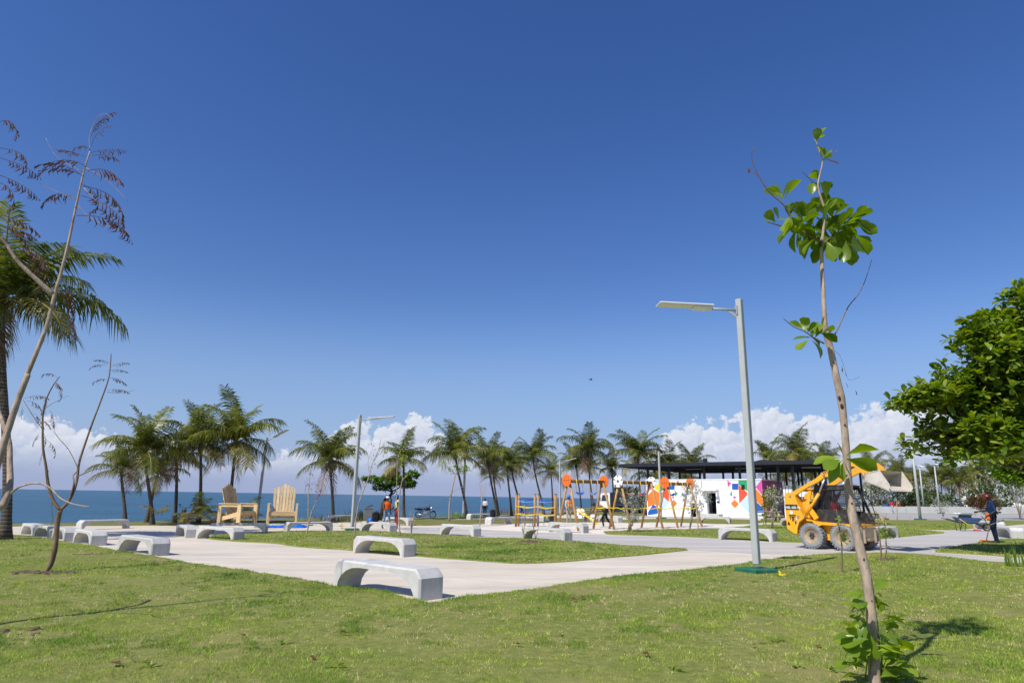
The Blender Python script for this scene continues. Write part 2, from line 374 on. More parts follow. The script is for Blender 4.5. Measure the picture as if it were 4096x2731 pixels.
M['rachis'] = paint('palm_leafstalk', (.24, .22, .06), .5, .3, 3)
M['husk'] = paint('palm_husk', (.12, .075, .042), .95, .5, 5, bump=.6)
M['coconut'] = paint('coconut', (.16, .15, .04), .5, .4, 6)
M['palm_trunk'] = barkmat('palm_bark', (.035, .028, .022), (.165, .135, .105), rings=2.2, scale=5)
M['bark'] = barkmat('sapling_bark', (.22, .16, .118), (.54, .43, .335), scale=16, zs=.35, bump=.5)
M['bark_brown'] = barkmat('brown_bark', (.10, .065, .04), (.29, .21, .14), scale=9, zs=.4)
M['bark_dark'] = barkmat('dark_bark', (.03, .022, .016), (.10, .075, .055), scale=6)
M['almond'] = leafmat('almond_leaf', (.06, .135, .012), (.25, .335, .04), .36, .38, .9, .1, .45, third=(.30, .32, .07), island=.8)
M['leaf_bright'] = leafmat('bright_leaf', (.12, .22, .012), (.27, .37, .035), .32, .42, 5, .25, .5)
M['leaf_sapling'] = leafmat('sapling_leaf', (.09, .17, .012), (.22, .31, .035), .32, .45, 5, .35, .5)
M['leaf_red'] = leafmat('withered_leaf', (.11, .045, .018), (.20, .10, .04), .6, .3, 5, .2)
M['fern_dead'] = leafmat('withered_fern_leaf', (.07, .035, .028), (.17, .09, .065), .8, .2, 3, .2, .1)
M['silver_leaf'] = leafmat('silver_leaf', (.26, .29, .21), (.48, .51, .42), .6, .2, 3, .15, .2)
M['reed'] = leafmat('dry_reed', (.12, .13, .05), (.30, .26, .14), .7, .2, 2, .3, .2)
M['far_leaf'] = leafmat('far_leaf', (.04, .075, .02), (.10, .14, .04), .6, .2, .3, .3, .2)
M['pine'] = woodmat('pine_board', (.46, .315, .14), (.66, .50, .27), 2)
M['pine_x'] = woodmat('pine_board_level', (.46, .315, .14), (.66, .50, .27), 0)
M['pine_y'] = woodmat('pine_board_cross', (.46, .315, .14), (.66, .50, .27), 1)
M['timber'] = woodmat('oiled_timber', (.30, .155, .045), (.47, .275, .10), 2)
M['timber_dark'] = woodmat('dark_timber', (.14, .07, .025), (.24, .13, .055), 0)
M['treated'] = woodmat('treated_timber', (.32, .27, .11), (.50, .42, .21), 0)
M['white'] = paint('white_paint', (.80, .80, .79), .6, .03, 1.5)
M['grey_wall'] = paint('pale_grey_wall', (.47, .48, .48), .8, .08, .6, dirt=(.36, .34, .31), dirt_amt=.4)
M['white_wall'] = paint('white_wall', (.84, .84, .83), .7, .05, .8, dirt=(.6, .57, .52), dirt_amt=.25)
M['black'] = paint('black_paint', (.018, .018, .02), .4, .3, 5)
M['steel_dark'] = paint('dark_steel', (.022, .025, .035), .4, .25, 3)
M['rubber'] = paint('rubber', (.03, .03, .032), .8, .3, 8)
M['orange'] = paint('orange_paint', (.78, .17, .02), .45, .06, 3)
M['yellow'] = paint('yellow_tape', (.80, .60, .02), .45, .1, 3)
M['blue_plastic'] = paint('blue_plastic', (.012, .14, .62), .35, .15, 4)
M['grey_plastic'] = paint('grey_plastic', (.16, .18, .19), .5, .15, 4)
M['chrome'] = paint('bright_metal', (.55, .55, .56), .3, .05, 4, metal=.8)
M['red'] = paint('red_paint', (.55, .03, .03), .5, .15, 4)
M['glass'] = paint('dark_glass', (.03, .045, .06), .08, .1, 2, spec=.8)
# ------------------------------------------------------------------ ground, paths, lawns, sea
def sheet(name, pts, dz, mat, rim=0.0, rimw=.06, **tags):
    pts = [Vector((p[0], p[1], 0)) for p in pts]
    # wobble
    tri = tessellate_polygon([pts]); n = len(pts)
    v = [(p.x, p.y, gz(p.x, p.y)+dz) for p in pts]; f = [tuple(t) for t in tri]
    if rim:
        for i in range(n):
            a = pts[i-1]; b = pts[(i+1) % n]; t = (b-a).normalized(); nn = Vector((t.y, -t.x, 0))
            v.append((pts[i].x+nn.x*rimw*AREA_SIGN(pts), pts[i].y+nn.y*rimw*AREA_SIGN(pts), gz(pts[i].x, pts[i].y)+dz-rim))
        f += [(i, (i+1) % n, n+(i+1) % n, n+i) for i in range(n)]
    me = bpy.data.meshes.new(name); me.from_pydata(v, [], f); me.materials.append(mat)
    bm = bmesh.new(); bm.from_mesh(me); bmesh.ops.recalc_face_normals(bm, faces=bm.faces)
    if sum(q.normal.z for q in bm.faces) < 0: bmesh.ops.reverse_faces(bm, faces=bm.faces)
    bm.to_mesh(me); bm.free()
    return put(name, me, None, **tags)
def AREA_SIGN(pts):
    return 1 if sum(pts[i-1].x*pts[i].y-pts[i].x*pts[i-1].y for i in range(len(pts))) > 0 else -1
def gp(lst): return [G(*p) for p in lst]
V2 = lambda x, y: Vector((x, y, 0))
coast = [V2(-300, 40), V2(-120, 41)] + gp([(-300, 2099), (40, 2096), (179, 2091), (300, 2090), (531, 2087), (800, 2078), (1091, 2074), (1300, 2072), (1500, 2070), (1648, 2069), (1816, 2067), (1900, 2063), (2000, 2057), (2100, 2048), (2175, 2041), (2300, 2037)]) + [V2(30, 150), V2(58, 195), V2(125, 280), V2(420, 430)]
coast = smooth_poly(coast, 5)
for i, p in enumerate(coast): p.y += .9*mnoise.noise((p.x*.35, p.y*.2, 1.0)) if p.y < 130 else 0
land = coast + [V2(420, -25), V2(-300, -25)]
g = sheet('ground', land, -.03, M['soil'], kind='structure')
# rocky edge falling to the water
mb = MB(); n = len(coast); lv = [(0, 0), (.35, -.4), (.9, -2.2), (1.6, -5.5), (3, -9)]
vs_ = []
for i, p in enumerate(coast):
    for k, (o, z) in enumerate(lv):
        w = mnoise.noise((p.x*.5, p.y*.5, k*3.1))*.6*(k > 0)
        vs_.append((p.x-.5*(o+w), p.y+(o+w), gz(p.x, p.y)-.03+z))
mb.add(vs_, [(i*5+k, (i+1)*5+k, (i+1)*5+k+1, i*5+k+1) for i in range(n-1) for k in range(4)])
mb.build('coast_edge', M['rock'], kind='structure')
# paved area
pav = [V2(-90, 36)] + gp([(-200, 2110), (100, 2104), (320, 2103), (560, 2101), (700, 2100), (900, 2098), (1080, 2093), (1240, 2090), (1420, 2086), (1560, 2081), (1700, 2077), (1830, 2074), (1960, 2068), (2080, 2062), (2250, 2056), (2400, 2054)]) + [V2(20, 92), V2(34, 100), V2(120, 120), V2(260, 120), V2(260, -20), V2(-90, -20)]
sheet('path', pav, 0.0, M['path'], kind='structure')
sw = smooth_poly(gp([(1640, 2108), (1800, 2112), (1960, 2119), (2060, 2124), (2220, 2131), (2350, 2136), (2450, 2142), (2560, 2144), (2720, 2149), (2876, 2156), (3050, 2166), (3215, 2174), (3350, 2173), (3480, 2163), (3603, 2150), (3700, 2141), (3790, 2130), (3700, 2122), (3800, 2122), (3900, 2116), (4050, 2106), (4200, 2100), (4300, 2112), (4096, 2142), (3928, 2168), (3790, 2192), (3720, 2208), (3880, 2220), (4096, 2233), (4300, 2240), (4300, 2258), (4096, 2252), (3918, 2243), (3744, 2222), (3600, 2211), (3396, 2212), (3222, 2216), (3050, 2214), (2900, 2206), (2780, 2199), (2700, 2192), (2600, 2186), (2450, 2175), (2291, 2163), (2151, 2152), (2050, 2150), (1919, 2147), (1763, 2135), (1660, 2130), (1610, 2118)]), 3, True)
sheet('path', sw, .004, M['swept'], kind='structure')
LAWNS = {}
def lawn(name, px, dz=.035, mat='lawn', world_pts=None, sub=4, close=None):
    pts = smooth_poly(gp(px), sub) if close else smooth_poly(gp(px), sub, True)
    if close: pts += close
    # ragged edge
    out = []
    for i, p in enumerate(pts):
        w = .05*mnoise.noise((p.x*1.7, p.y*1.7, 2.2)); out.append(V2(p.x+w, p.y+w))
    LAWNS[name] = [(p.x, p.y) for p in out]
    return sheet('lawn', out, dz, M[mat], rim=.035, kind='structure')
FRONT = [(-700, 2135), (-300, 2138), (0, 2140), (89, 2142), (187, 2155), (281, 2172), (360, 2184), (421, 2197), (477, 2209), (585, 2224), (655, 2238), (748, 2256), (865, 2271), (1029, 2297), (1219, 2327), (1332, 2352), (1438, 2358), (1540, 2378), (1642, 2404), (1710, 2420), (1778, 2413), (1846, 2399), (1948, 2385), (2100, 2369), (2264, 2342), (2525, 2307), (2751, 2285), (2930, 2266), (3048, 2247), (3222, 2226), (3396, 2216), (3557, 2215), (3657, 2217), (3744, 2227), (3918, 2247), (4096, 2256), (4400, 2262)]
lawn('front', FRONT, .04, close=[V2(40, 12), V2(40, -15), V2(-60, -15), V2(-60, 35)])
lawn('island', [(835, 2150), (870, 2140), (975, 2134), (1060, 2128), (1180, 2125), (1350, 2124), (1518, 2126), (1594, 2132), (1763, 2139), (1919, 2151), (2050, 2154), (2151, 2156), (2291, 2167), (2450, 2179), (2600, 2190), (2740, 2198), (2700, 2205), (2560, 2220), (2438, 2230), (2250, 2247), (2090, 2253), (2000, 2249), (1850, 2238), (1693, 2226), (1560, 2214), (1409, 2201), (1200, 2187), (1109, 2174), (960, 2166), (860, 2158)])
lawn('middle', [(2420, 2130), (2450, 2126), (2560, 2120), (2700, 2117), (2860, 2117), (2920, 2112), (2990, 2105), (3080, 2098), (3250, 2100), (3400, 2106), (3550, 2112), (3680, 2120), (3772, 2130), (3700, 2138), (3603, 2147), (3480, 2160), (3350, 2170), (3215, 2171), (3050, 2163), (2876, 2153), (2720, 2146), (2560, 2141), (2450, 2138)])
lawn('shade', [(3749, 2206), (3790, 2196), (3833, 2187), (3928, 2172), (4010, 2160), (4096, 2147), (4300, 2125), (4500, 2140), (4400, 2215), (4096, 2228), (3980, 2222), (3883, 2216), (3800, 2211)])
lawn('right', [(3060, 2074), (3200, 2075), (3350, 2077), (3500, 2079), (3700, 2080), (3900, 2080), (4096, 2082), (4400, 2084), (4400, 2086), (4200, 2092), (4096, 2096), (4000, 2104), (3900, 2112), (3844, 2117), (3750, 2119), (3603, 2112), (3500, 2106), (3350, 2099), (3200, 2094), (3060, 2088)])
lawn('strip', [(2480, 2080), (2600, 2076), (2750, 2075), (2900, 2076), (3010, 2079), (3050, 2088), (2990, 2095), (2900, 2096), (2750, 2090), (2600, 2088), (2500, 2090)])
lawn('coast_middle', [(1560, 2088), (1640, 2080), (1720, 2079), (1850, 2077), (1960, 2076), (2080, 2074), (2200, 2072), (2330, 2074), (2440, 2074), (2430, 2086), (2330, 2088), (2200, 2090), (2050, 2093), (1900, 2096), (1760, 2100), (1650, 2100)], mat='lawn_dry')
lawn('coast_right', [(2250, 2053), (2300, 2040), (2420, 2042), (2540, 2046), (2600, 2052), (2580, 2060), (2480, 2064), (2360, 2062)], mat='lawn_dry')
# grass between paving and cliff
cg = [Vector(p) for p in coast if p.y < 62]
inner = [p for p in pav[:15]]
lawn_pts = [V2(p.x, p.y-.25) for p in cg if -70 < p.x < inner[-1].x] + [V2(p.x, p.y) for p in reversed(inner)]
LAWNS['coast'] = [(p.x, p.y) for p in lawn_pts]
sheet('lawn', lawn_pts, .03, M['lawn_dry'], rim=.03, kind='structure')
# sand of the playground
sp = smooth_poly(gp([(1905, 2112), (1990, 2104), (2080, 2096), (2200, 2091), (2350, 2090), (2500, 2093), (2650, 2091), (2780, 2094), (2900, 2096), (3010, 2097), (2960, 2106), (2900, 2115), (2700, 2121), (2560, 2125), (2450, 2132), (2350, 2134), (2220, 2129), (2060, 2122), (1960, 2117)]), 4, True)
sheet('sand', sp, .012, M['sand'], rim=.02, kind='structure')
# road in front of the low wall and the land beyond it
r1 = G(3450, 2052); r2 = G(4096, 2056); r3 = G(4096, 2079); r4 = G(3450, 2076)
dr = (r2-r1).normalized()
sheet('road', [r1-dr*40, r2+dr*60, r3+dr*60, r4-dr*25], .006, M['road'], kind='structure')
bk1 = r1-dr*40+Vector((0, 1.2, 0)); bk2 = r2+dr*60+Vector((0, 1.2, 0))
sheet('verge', [r1-dr*40, r2+dr*60, bk2, bk1], .03, M['lawn_dry'], rim=.03, kind='structure')
sheet('park_ground', [bk1+Vector((0, .3, 0)), bk2+Vector((0, .3, 0)), V2(300, 330), V2(60, 190)], .02, M['lawn_dry'], kind='structure')
# sea
me = bpy.data.meshes.new('sea'); S_ = 42000
me.from_pydata([(-S_, -200, -6.2), (S_, -200, -6.2), (S_, S_, -6.2), (-S_, S_, -6.2)], [], [(0, 1, 2, 3)]); me.materials.append(M['sea'])
put('sea', me, None, kind='structure')

# ------------------------------------------------------------------ grass blades
def inside(poly, x, y):
    poly = np.array(poly); r = np.zeros(len(x), bool); j = len(poly)-1
    for i in range(len(poly)):
        xi, yi = poly[i]; xj, yj = poly[j]
        c = ((yi > y) != (yj > y)) & (x < (xj-xi)*(y-yi)/(yj-yi+1e-12)+xi); r ^= c; j = i
    return r
rs = np.random.RandomState(5)
_T = rs.rand(64, 64)
def vnoise(x, y):
    xi = np.floor(x).astype(int); yi = np.floor(y).astype(int); fx = x-xi; fy = y-yi; fx = fx*fx*(3-2*fx); fy = fy*fy*(3-2*fy)
    t = lambda a, b: _T[a % 64, b % 64]
    return (t(xi, yi)*(1-fx)+t(xi+1, yi)*fx)*(1-fy)+(t(xi, yi+1)*(1-fx)+t(xi+1, yi+1)*fx)*fy
def fb(x, y): return .5*vnoise(x, y)+.3*vnoise(x*2.1+5, y*2.1+9)+.2*vnoise(x*4.3+2, y*4.3+7)
def seed(polys, rings):
    X, Y, Wd = [], [], []
    for y0, y1, dens, w in rings:
        xw = y1*.86+1; nn = int((y1-y0)*2*xw*dens)
        x = (rs.rand(nn)*2-1)*xw; y = y0+rs.rand(nn)*(y1-y0)
        k = np.abs(x) < y*.84+.8; x = x[k]; y = y[k]
        k = np.zeros(len(x), bool)
        for p in polys: k |= inside(p, x, y)
        X.append(x[k]); Y.append(y[k]); Wd.append(np.full(k.sum(), w))
    for p in polys:                       # ragged fringe along the edges
        p = np.array(p); q = np.roll(p, -1, 0); L_ = np.linalg.norm(q-p, axis=1); md = (p+q)/2
        for i in range(len(p)):
            if not (3 < md[i, 1] < 40 and abs(md[i, 0]) < md[i, 1]*.85+1): continue
            n_ = int(L_[i]*(420 if md[i, 1] < 14 else 200 if md[i, 1] < 22 else 70)); t = rs.rand(n_); o = rs.normal(0, .035, (n_, 2)); pt = p[i]+(q[i]-p[i])*t[:, None]+o
            X.append(pt[:, 0]); Y.append(pt[:, 1]); Wd.append(np.full(n_, .0045 if md[i, 1] < 14 else .008))
    return np.concatenate(X), np.concatenate(Y), np.concatenate(Wd)
def blades(name, polys, rings, hmul, label, dry=0.0):
    x, y, w = seed(polys, rings); n = len(x)
    patch = fb(x*.45+3, y*.45); fine = fb(x*2.6, y*2.6); lump = fb(x*1.1+20, y*1.1)
    n3 = vnoise(x*5.3+11, y*5.3+4); big = vnoise(x*.22+7, y*.22+3)
    near = np.clip((11-y)/8, 0, 1); left = np.clip((-x-1)/9, 0, 1)
    dm = (patch-.5)*4.5 + (fine-.5)*5.0 + (n3-.5)*1.3 - .10 + near*.28 + left*.24 + dry - np.clip((x-1)/6, 0, 1)*.22; spk = vnoise(x*13+1, y*13+6); brown = (fine*.55+n3*.45 > .66)
    dryness = np.clip(dm*1.0 + .16 + (rs.rand(n)-.5)*.5, 0, 1)
    bare = ((fine*.6+patch*.5+n3*.25 > .88) & (rs.rand(n) < .9)) | (rs.rand(n) < np.clip(dm*.8-.1, 0, .65))
    x, y, w, dryness, lump, fine, big = x[~bare], y[~bare], w[~bare], dryness[~bare], lump[~bare], fine[~bare], big[~bare]; spk, brown = spk[~bare], brown[~bare]; n = len(x)
    h = (.016+.030*rs.rand(n)**1.4)*(.35+1.5*np.clip(lump-.1, 0, 1))*(1-.5*dryness)*(.55+.9*spk)*np.where(brown, .5, 1)*hmul*(1+w*14)
    a = rs.rand(n)*2*np.pi; lean = .25+.9*rs.rand(n); la = rs.rand(n)*2*np.pi
    wx = np.cos(a)*w; wy = np.sin(a)*w; z0 = GA*x+GB*y+.032
    v = np.zeros((n, 3, 3)); v[:, 0] = np.stack([x-wx, y-wy, z0], 1); v[:, 1] = np.stack([x+wx, y+wy, z0], 1)
    v[:, 2] = np.stack([x+np.cos(la)*h*lean, y+np.sin(la)*h*lean, z0+h], 1)
    me = bpy.data.meshes.new(name); me.vertices.add(n*3); me.vertices.foreach_set('co', v.reshape(-1).astype(np.float32))
    me.loops.add(n*3); me.loops.foreach_set('vertex_index', np.arange(n*3, dtype=np.int32))
    me.polygons.add(n); me.polygons.foreach_set('loop_start', np.arange(0, n*3, 3, dtype=np.int32)); me.polygons.foreach_set('loop_total', np.full(n, 3, np.int32))
    g1 = np.array([.075, .20, .018]); g2 = np.array([.43, .515, .065]); d1 = np.array([.80, .61, .33])
    t = np.clip(rs.rand(n)*.55+(.62-lump)*1.5+(big-.4)*.5, 0, 1)[:, None]; c = (g1*(1-t)+g2*t)*(1-dryness[:, None])+d1*(.75+.5*rs.rand(n)[:, None])*dryness[:, None]
    c = np.where(brown[:, None], c*.35+np.array([.22, .145, .085])*.65, c)*np.exp(rs.normal(0, .24, n)+(spk-.5)*.8)[:, None]; c = np.clip(c, .01, .95)
    cc = np.ones((n, 3, 4), np.float32); cc[:, :, :3] = c[:, None, :]
    at_ = me.color_attributes.new('Col', 'FLOAT_COLOR', 'POINT'); at_.data.foreach_set('color', cc.reshape(-1))
    me.update(); me.validate()
    q = NB(name+'_blade'); ca = q.n('ShaderNodeVertexColor', layer_name='Col'); q.link(ca.outputs[0], q.b.inputs['Base Color']); q.set(Roughness=.6); q.b.inputs['Specular IOR Level'].default_value = .25
    t_ = q.n('ShaderNodeBsdfTranslucent'); mx = q.n('ShaderNodeMixShader'); mx.inputs[0].default_value = .35; q.link(ca.outputs[0], t_.inputs[0])
    q.link(q.b.outputs[0], mx.inputs[1]); q.link(t_.outputs[0], mx.inputs[2]); q.link(mx.outputs[0], q.out.inputs[0])
    me.materials.append(q.mat)
    return put(name, me, None, kind='stuff', label=label, category='grass')
blades('grass', [LAWNS['front'], LAWNS['island'], LAWNS['middle'], LAWNS['shade'], LAWNS['right'], LAWNS['strip']],
       [(3.6, 6, 5200, .0026), (6, 9, 3400, .0034), (9, 14, 1600, .005), (14, 24, 460, .009), (24, 45, 100, .016)], 1.0, 'short mown green grass with dry straw patches covering the lawns')
# ------------------------------------------------------------------ benches
def bench_mesh(L=2.4, D=.5, H=.47, seed_=0):
    c = .03; out = []; inn = []; n = 14
    # outer outline from left foot over the top to the right foot, inner arch alongside
    def outer(cc):
        e = cc
        left = [(e, 0), (e, .12), (e, .25), (e, .335), (.07+e*.6, .4077-e*.4), (.13+e*.3, H-e)]
        mid = [(.13+(L-.26)*k/8, H-e) for k in range(1, 8)]
        return left + mid + [(L-x, z) for x, z in reversed(left)]
    ax, az_, th = .62, H-.095, .13
    inner = []
    for k in range(6):
        a = math.pi/2*k/5; inner.append((th+ax*(1-math.cos(a)), az_*math.sin(a)))
    inner[0] = (th, 0)
    mid = [(inner[-1][0]+(L-2*inner[-1][0])*k/8, az_) for k in range(1, 8)]
    inner = inner + mid + [(L-x, z) for x, z in reversed(inner)]
    mb = MB(); N = len(inner); vs = []
    for y, cc in ((0, c), (c, 0), (D-c, 0), (D, c)):
        vs += [(x-L/2, y, z) for x, z in outer(cc)]
    for y in (0, D): vs += [(x-L/2, y, z) for x, z in inner]
    fs = []
    for s in range(3):
        for i in range(N-1): fs.append((s*N+i, s*N+i+1, (s+1)*N+i+1, (s+1)*N+i))
    i0, i1 = 4*N, 5*N
    for i in range(N-1):
        fs.append((i, i+1, i0+i+1, i0+i)); fs.append((3*N+i, 3*N+i+1, i1+i+1, i1+i)); fs.append((i0+i, i0+i+1, i1+i+1, i1+i))
    for i in (0, N-1): fs.append((i, N+i, 2*N+i, 3*N+i, i1+i, i0+i))
    mb.add(vs, fs); me = mb.mesh('concrete_bench', M['bench'])
    return me
BENCH = bench_mesh()
BENCH_S = bench_mesh(L=2.1)
def bench(pl, pr, label, flip=False, ln=None, dep=1):
    a = G(*pl); b = G(*pr); d = (b-a); L_ = d.length; ang = math.atan2(d.y, d.x)
    mid = (a+b)/2
    ln = ln or max(2.1, min(2.6, L_))
    o = put('concrete_bench', BENCH, None, loc=(mid.x, mid.y, gz(mid.x, mid.y)+.001), rz=ang, label=label, category='bench', group='arched concrete benches along the paths')
    o.scale = (ln/2.4, dep, 1); return o
def bench_at(px, py, deg, label, ln=2.4):     # front middle on the ground at a pixel, bearing of its long axis
    p = G(px, py); o = put('concrete_bench', BENCH, None, loc=(p.x, p.y, gz(p.x, p.y)+.001), rz=R(deg), label=label, category='bench', group='arched concrete benches along the paths')
    o.scale = (ln/2.4, 1, 1); return o
bench((1329, 2350), (1676, 2405), 'nearest arched concrete bench, at the corner where path meets front lawn')
bench((1409, 2211), (1612, 2228), 'arched concrete bench on the path edge just behind the nearest bench')
bench((480, 2208), (586, 2222), 'arched concrete bench right of the row of four, alone on the left path edge', ln=2.4)
bench((289, 2171), (358, 2183), 'nearest and rightmost bench in the row of four on the left path edge', ln=2.2)
bench((199, 2155), (258, 2168), 'second bench from the right in the row of four on the left', ln=2.2)
bench((134, 2146), (190, 2154), 'third bench from the right in the row of four on the left', ln=2.2)
bench((89, 2138), (116, 2142), 'farthest and leftmost bench in the row of four on the left', ln=2.0)
bench((322, 2119), (520, 2112), 'long concrete bench seen broadside near the cliff, below the left palms', ln=2.55)
bench((704, 2143), (735, 2150), 'short looking concrete bench seen end on, left of a bench pair', ln=2.1)
bench((790, 2154), (920, 2161), 'front bench of the pair before the angled giant chair', ln=2.4)
bench((880, 2135), (1016, 2134), 'back bench of the pair before the angled giant chair', ln=2.5)
bench((1146, 2129), (1331, 2124), 'concrete bench in front of the frontal giant chair, by the blue tarp')
bench((1306, 2090), (1425, 2086), 'far concrete bench left of the grey litter bin with reeds behind')
bench((1451, 2125), (1546, 2129), 'concrete bench carrying a blue helmet and a black backpack')
bench((1528, 2098), (1632, 2102), 'far concrete bench behind the two men talking')
bench((1766, 2140), (1884, 2146), 'concrete bench at the path bend left of the climbing frame')
bench((1881, 2079), (1964, 2077), 'far small concrete bench near the leaning palms, left of a backpack bench')
bench((1950, 2100), (2062, 2094), 'concrete bench with a black backpack left on it, near the climbing frame')
bench((2085, 2156), (2258, 2166), 'concrete bench in front of the climbing frame at the sand edge, nearer of two')
bench((2196, 2128), (2326, 2133), 'concrete bench overlapping the left swing, on the sand edge')
bench((2155, 2089), (2240, 2082), 'far concrete bench seen through the climbing frame')
bench((2395, 2086), (2470, 2089), 'far concrete bench right of the bending man')
bench((2802, 2091), (2916, 2093), 'concrete bench in front of the mural building doorway')
bench((2873, 2157), (3090, 2167), 'concrete bench behind the near lamp post at the path edge')
bench((3112, 2103), (3200, 2112), 'concrete bench half hidden behind the yellow loader, left of it')
bench((3486, 2155), (3600, 2149), 'concrete bench right of the yellow loader front wheel', ln=2.1)
bench((3917, 2116), (3962, 2119), 'far concrete bench behind the blue wheelbarrow', ln=2.1)
bench((3998, 2148), (4030, 2153), 'concrete bench beside the man with the brush cutter', ln=2.2)

# ------------------------------------------------------------------ street lamps
def lamp(px, py, label, deg=180, h=5.8, tilt=4.0, slim=1.0, group='solar street lamps'):
    p = G(px, py); t = thing('street_lamp', label, 'street lamp', (p.x, p.y, gz(p.x, p.y)), 0, group)
    w = .15*slim
    MB().box((0, 0, .035), (.66, .66, .16), R(20), .012).build('base', M['green_base'], t)
    MB().box((0, 0, h/2+.13), (w, w, h-.13), R(45), .012).build('post', M['galv'], t)
    d = Vector((math.cos(R(deg)), math.sin(R(deg)), math.tan(R(tilt)))).normalized(); sd_ = Vector((0, 0, 1)).cross(d).normalized(); upv = d.cross(sd_)
    z = h-.2; o = Vector((0, 0, z))
    MB().tube([o+d*.06, o+d*.75], .028, 8).build('arm', M['galv'], t)
    a = MB(); a.beam(o+Vector((0, 0, -.16))+d*.07, o+d*.28+Vector((0, 0, -.02)), .02, .05); a.box(o+d*.085, (.02, .1, .22), R(deg)); a.build('bracket', M['galv'], t)
    pn = MB(); Mx = Matrix((d, sd_, upv)).transposed()
    pn.box(o+d*1.30+upv*.045, (1.26, .37, .032), Mx, .008); pan = pn.build('light_panel', M['lamp_white'], t)
    MB().box(o+d*1.45+upv*.027, (.88, .33, .012), Mx).build('light_face', M['solar'], pan)
    hb = MB(); hb.box(o+d*.9+upv*.005, (.42, .30, .06), Mx, .015); hb.box(o+d*.72, (.1, .09, .07), Mx, .01)
    for k in (-.12, .02, .14): hb.tube([o+d*(.9+k)-upv*.02, o+d*(.9+k)-upv*.075], .006, 5)
    hb.build('housing', M['lamp_white'], pan)
    return t
lamp(3030, 2294, 'near solar street lamp on a green base at the front lawn edge', 184, 6.0, 1, .9)
lamp(1408, 2122, 'solar street lamp on green base left of the two men, arm to the right', -12, 5.8, 3)
lamp(1853, 2073, 'solar street lamp by the leaning palm right of the motorcycle', -20, 5.8, 13)
lamp(1026, 2088, 'leaning solar street lamp behind the giant chairs', -20, 5.8, 24).rotation_euler = (0, R(1.2), 0)
lamp(2240, 2060, 'solar street lamp behind the climbing frame beside a litter bin', -20, 5.8, 13)
lamp(2645, 2074, 'solar street lamp in front of the mural left of the door', -5, 5.8, 6)
def tall_pole(px, py, tx, ty, label, head='flood', Y=None):
    p = G(px, py) if Y is None else at(px, py, Y); q = at(tx, ty, p.y); h = q.z-gz(p.x, p.y)
    t = thing('light_pole', label, 'light pole', (p.x, p.y, gz(p.x, p.y)), 0, 'light poles in the right of the park')
    tp = Vector((q.x-p.x, 0, h))
    MB().tube([(0, 0, -.1), tp], [.13, .09], 8).build('post', M['galv'], t)
    MB().box((0, 0, .05), (.7, .7, .14), None, .01).build('base', M['green_base'] if head != 'flood' else M['bench'], t)
    if head == 'flood':
        hd = MB(); hd.box(tp+Vector((0, -.1, .1)), (.55, .22, .4), Matrix.Rotation(R(-25), 3, 'X'), .02); hd.build('floodlight', M['steel_dark'], t)
    elif head == 'lamp':
        MB().box(tp+Vector((.1, -.35, .05)), (.5, .9, .1), Matrix.Rotation(R(12), 3, 'X'), .02).build('lamp_head', M['lamp_white'], t)
    elif head == 'arm':
        MB().beam(tp, tp+Vector((-1.9, 0, .35)), .08, .08).build('arm', M['galv'], t)
    else:
        MB().box(tp*.93+Vector((.15, -.1, 0)), (.3, .2, .2), None, .02).build('camera_box', M['steel_dark'], t)
    return t
tall_pole(3682, 2079, 3645, 1770, 'tall grey pole rising into the almond tree right of the bucket', 'box')
tall_pole(3697, 2050, 3678, 1866, 'white pole with square lamp head behind the low wall', 'lamp', Y=92)
tall_pole(3760, 2050, 3737, 1858, 'curved top lamp pole right of the square headed pole', 'lamp', Y=90)
tall_pole(3898, 2022, 3890, 1930, 'far lamp pole with a long arm before the white tower block', 'arm', Y=150)
tall_pole(2820, 2040, 2820, 1842, 'floodlight pole showing above the pergola roof over the doorway', 'flood', Y=88)
tall_pole(3195, 2040, 3190, 1845, 'floodlight pole among palms behind the right of the pergola', 'flood', Y=95)
for i, (x, b, tpx) in enumerate([(4018, 2015, 1925), (4030, 2015, 1945), (4060, 2014, 1935), (4086, 2012, 1932), (3845, 2016, 1965), (3992, 2015, 1935)]):
    tall_pole(x, b, x-5, tpx, ['slim far pole left of the bright tree at right edge, first of a close pair', 'slim far pole, second of the close pair by the bright tree', 'slim far pole under the middle of the bright tree at right', 'slim far pole nearest the right edge of the picture', 'slim far pole between the far palms', 'slim far pole in front of the white tower block'][i], 'arm' if i % 2 else 'none', Y=170)

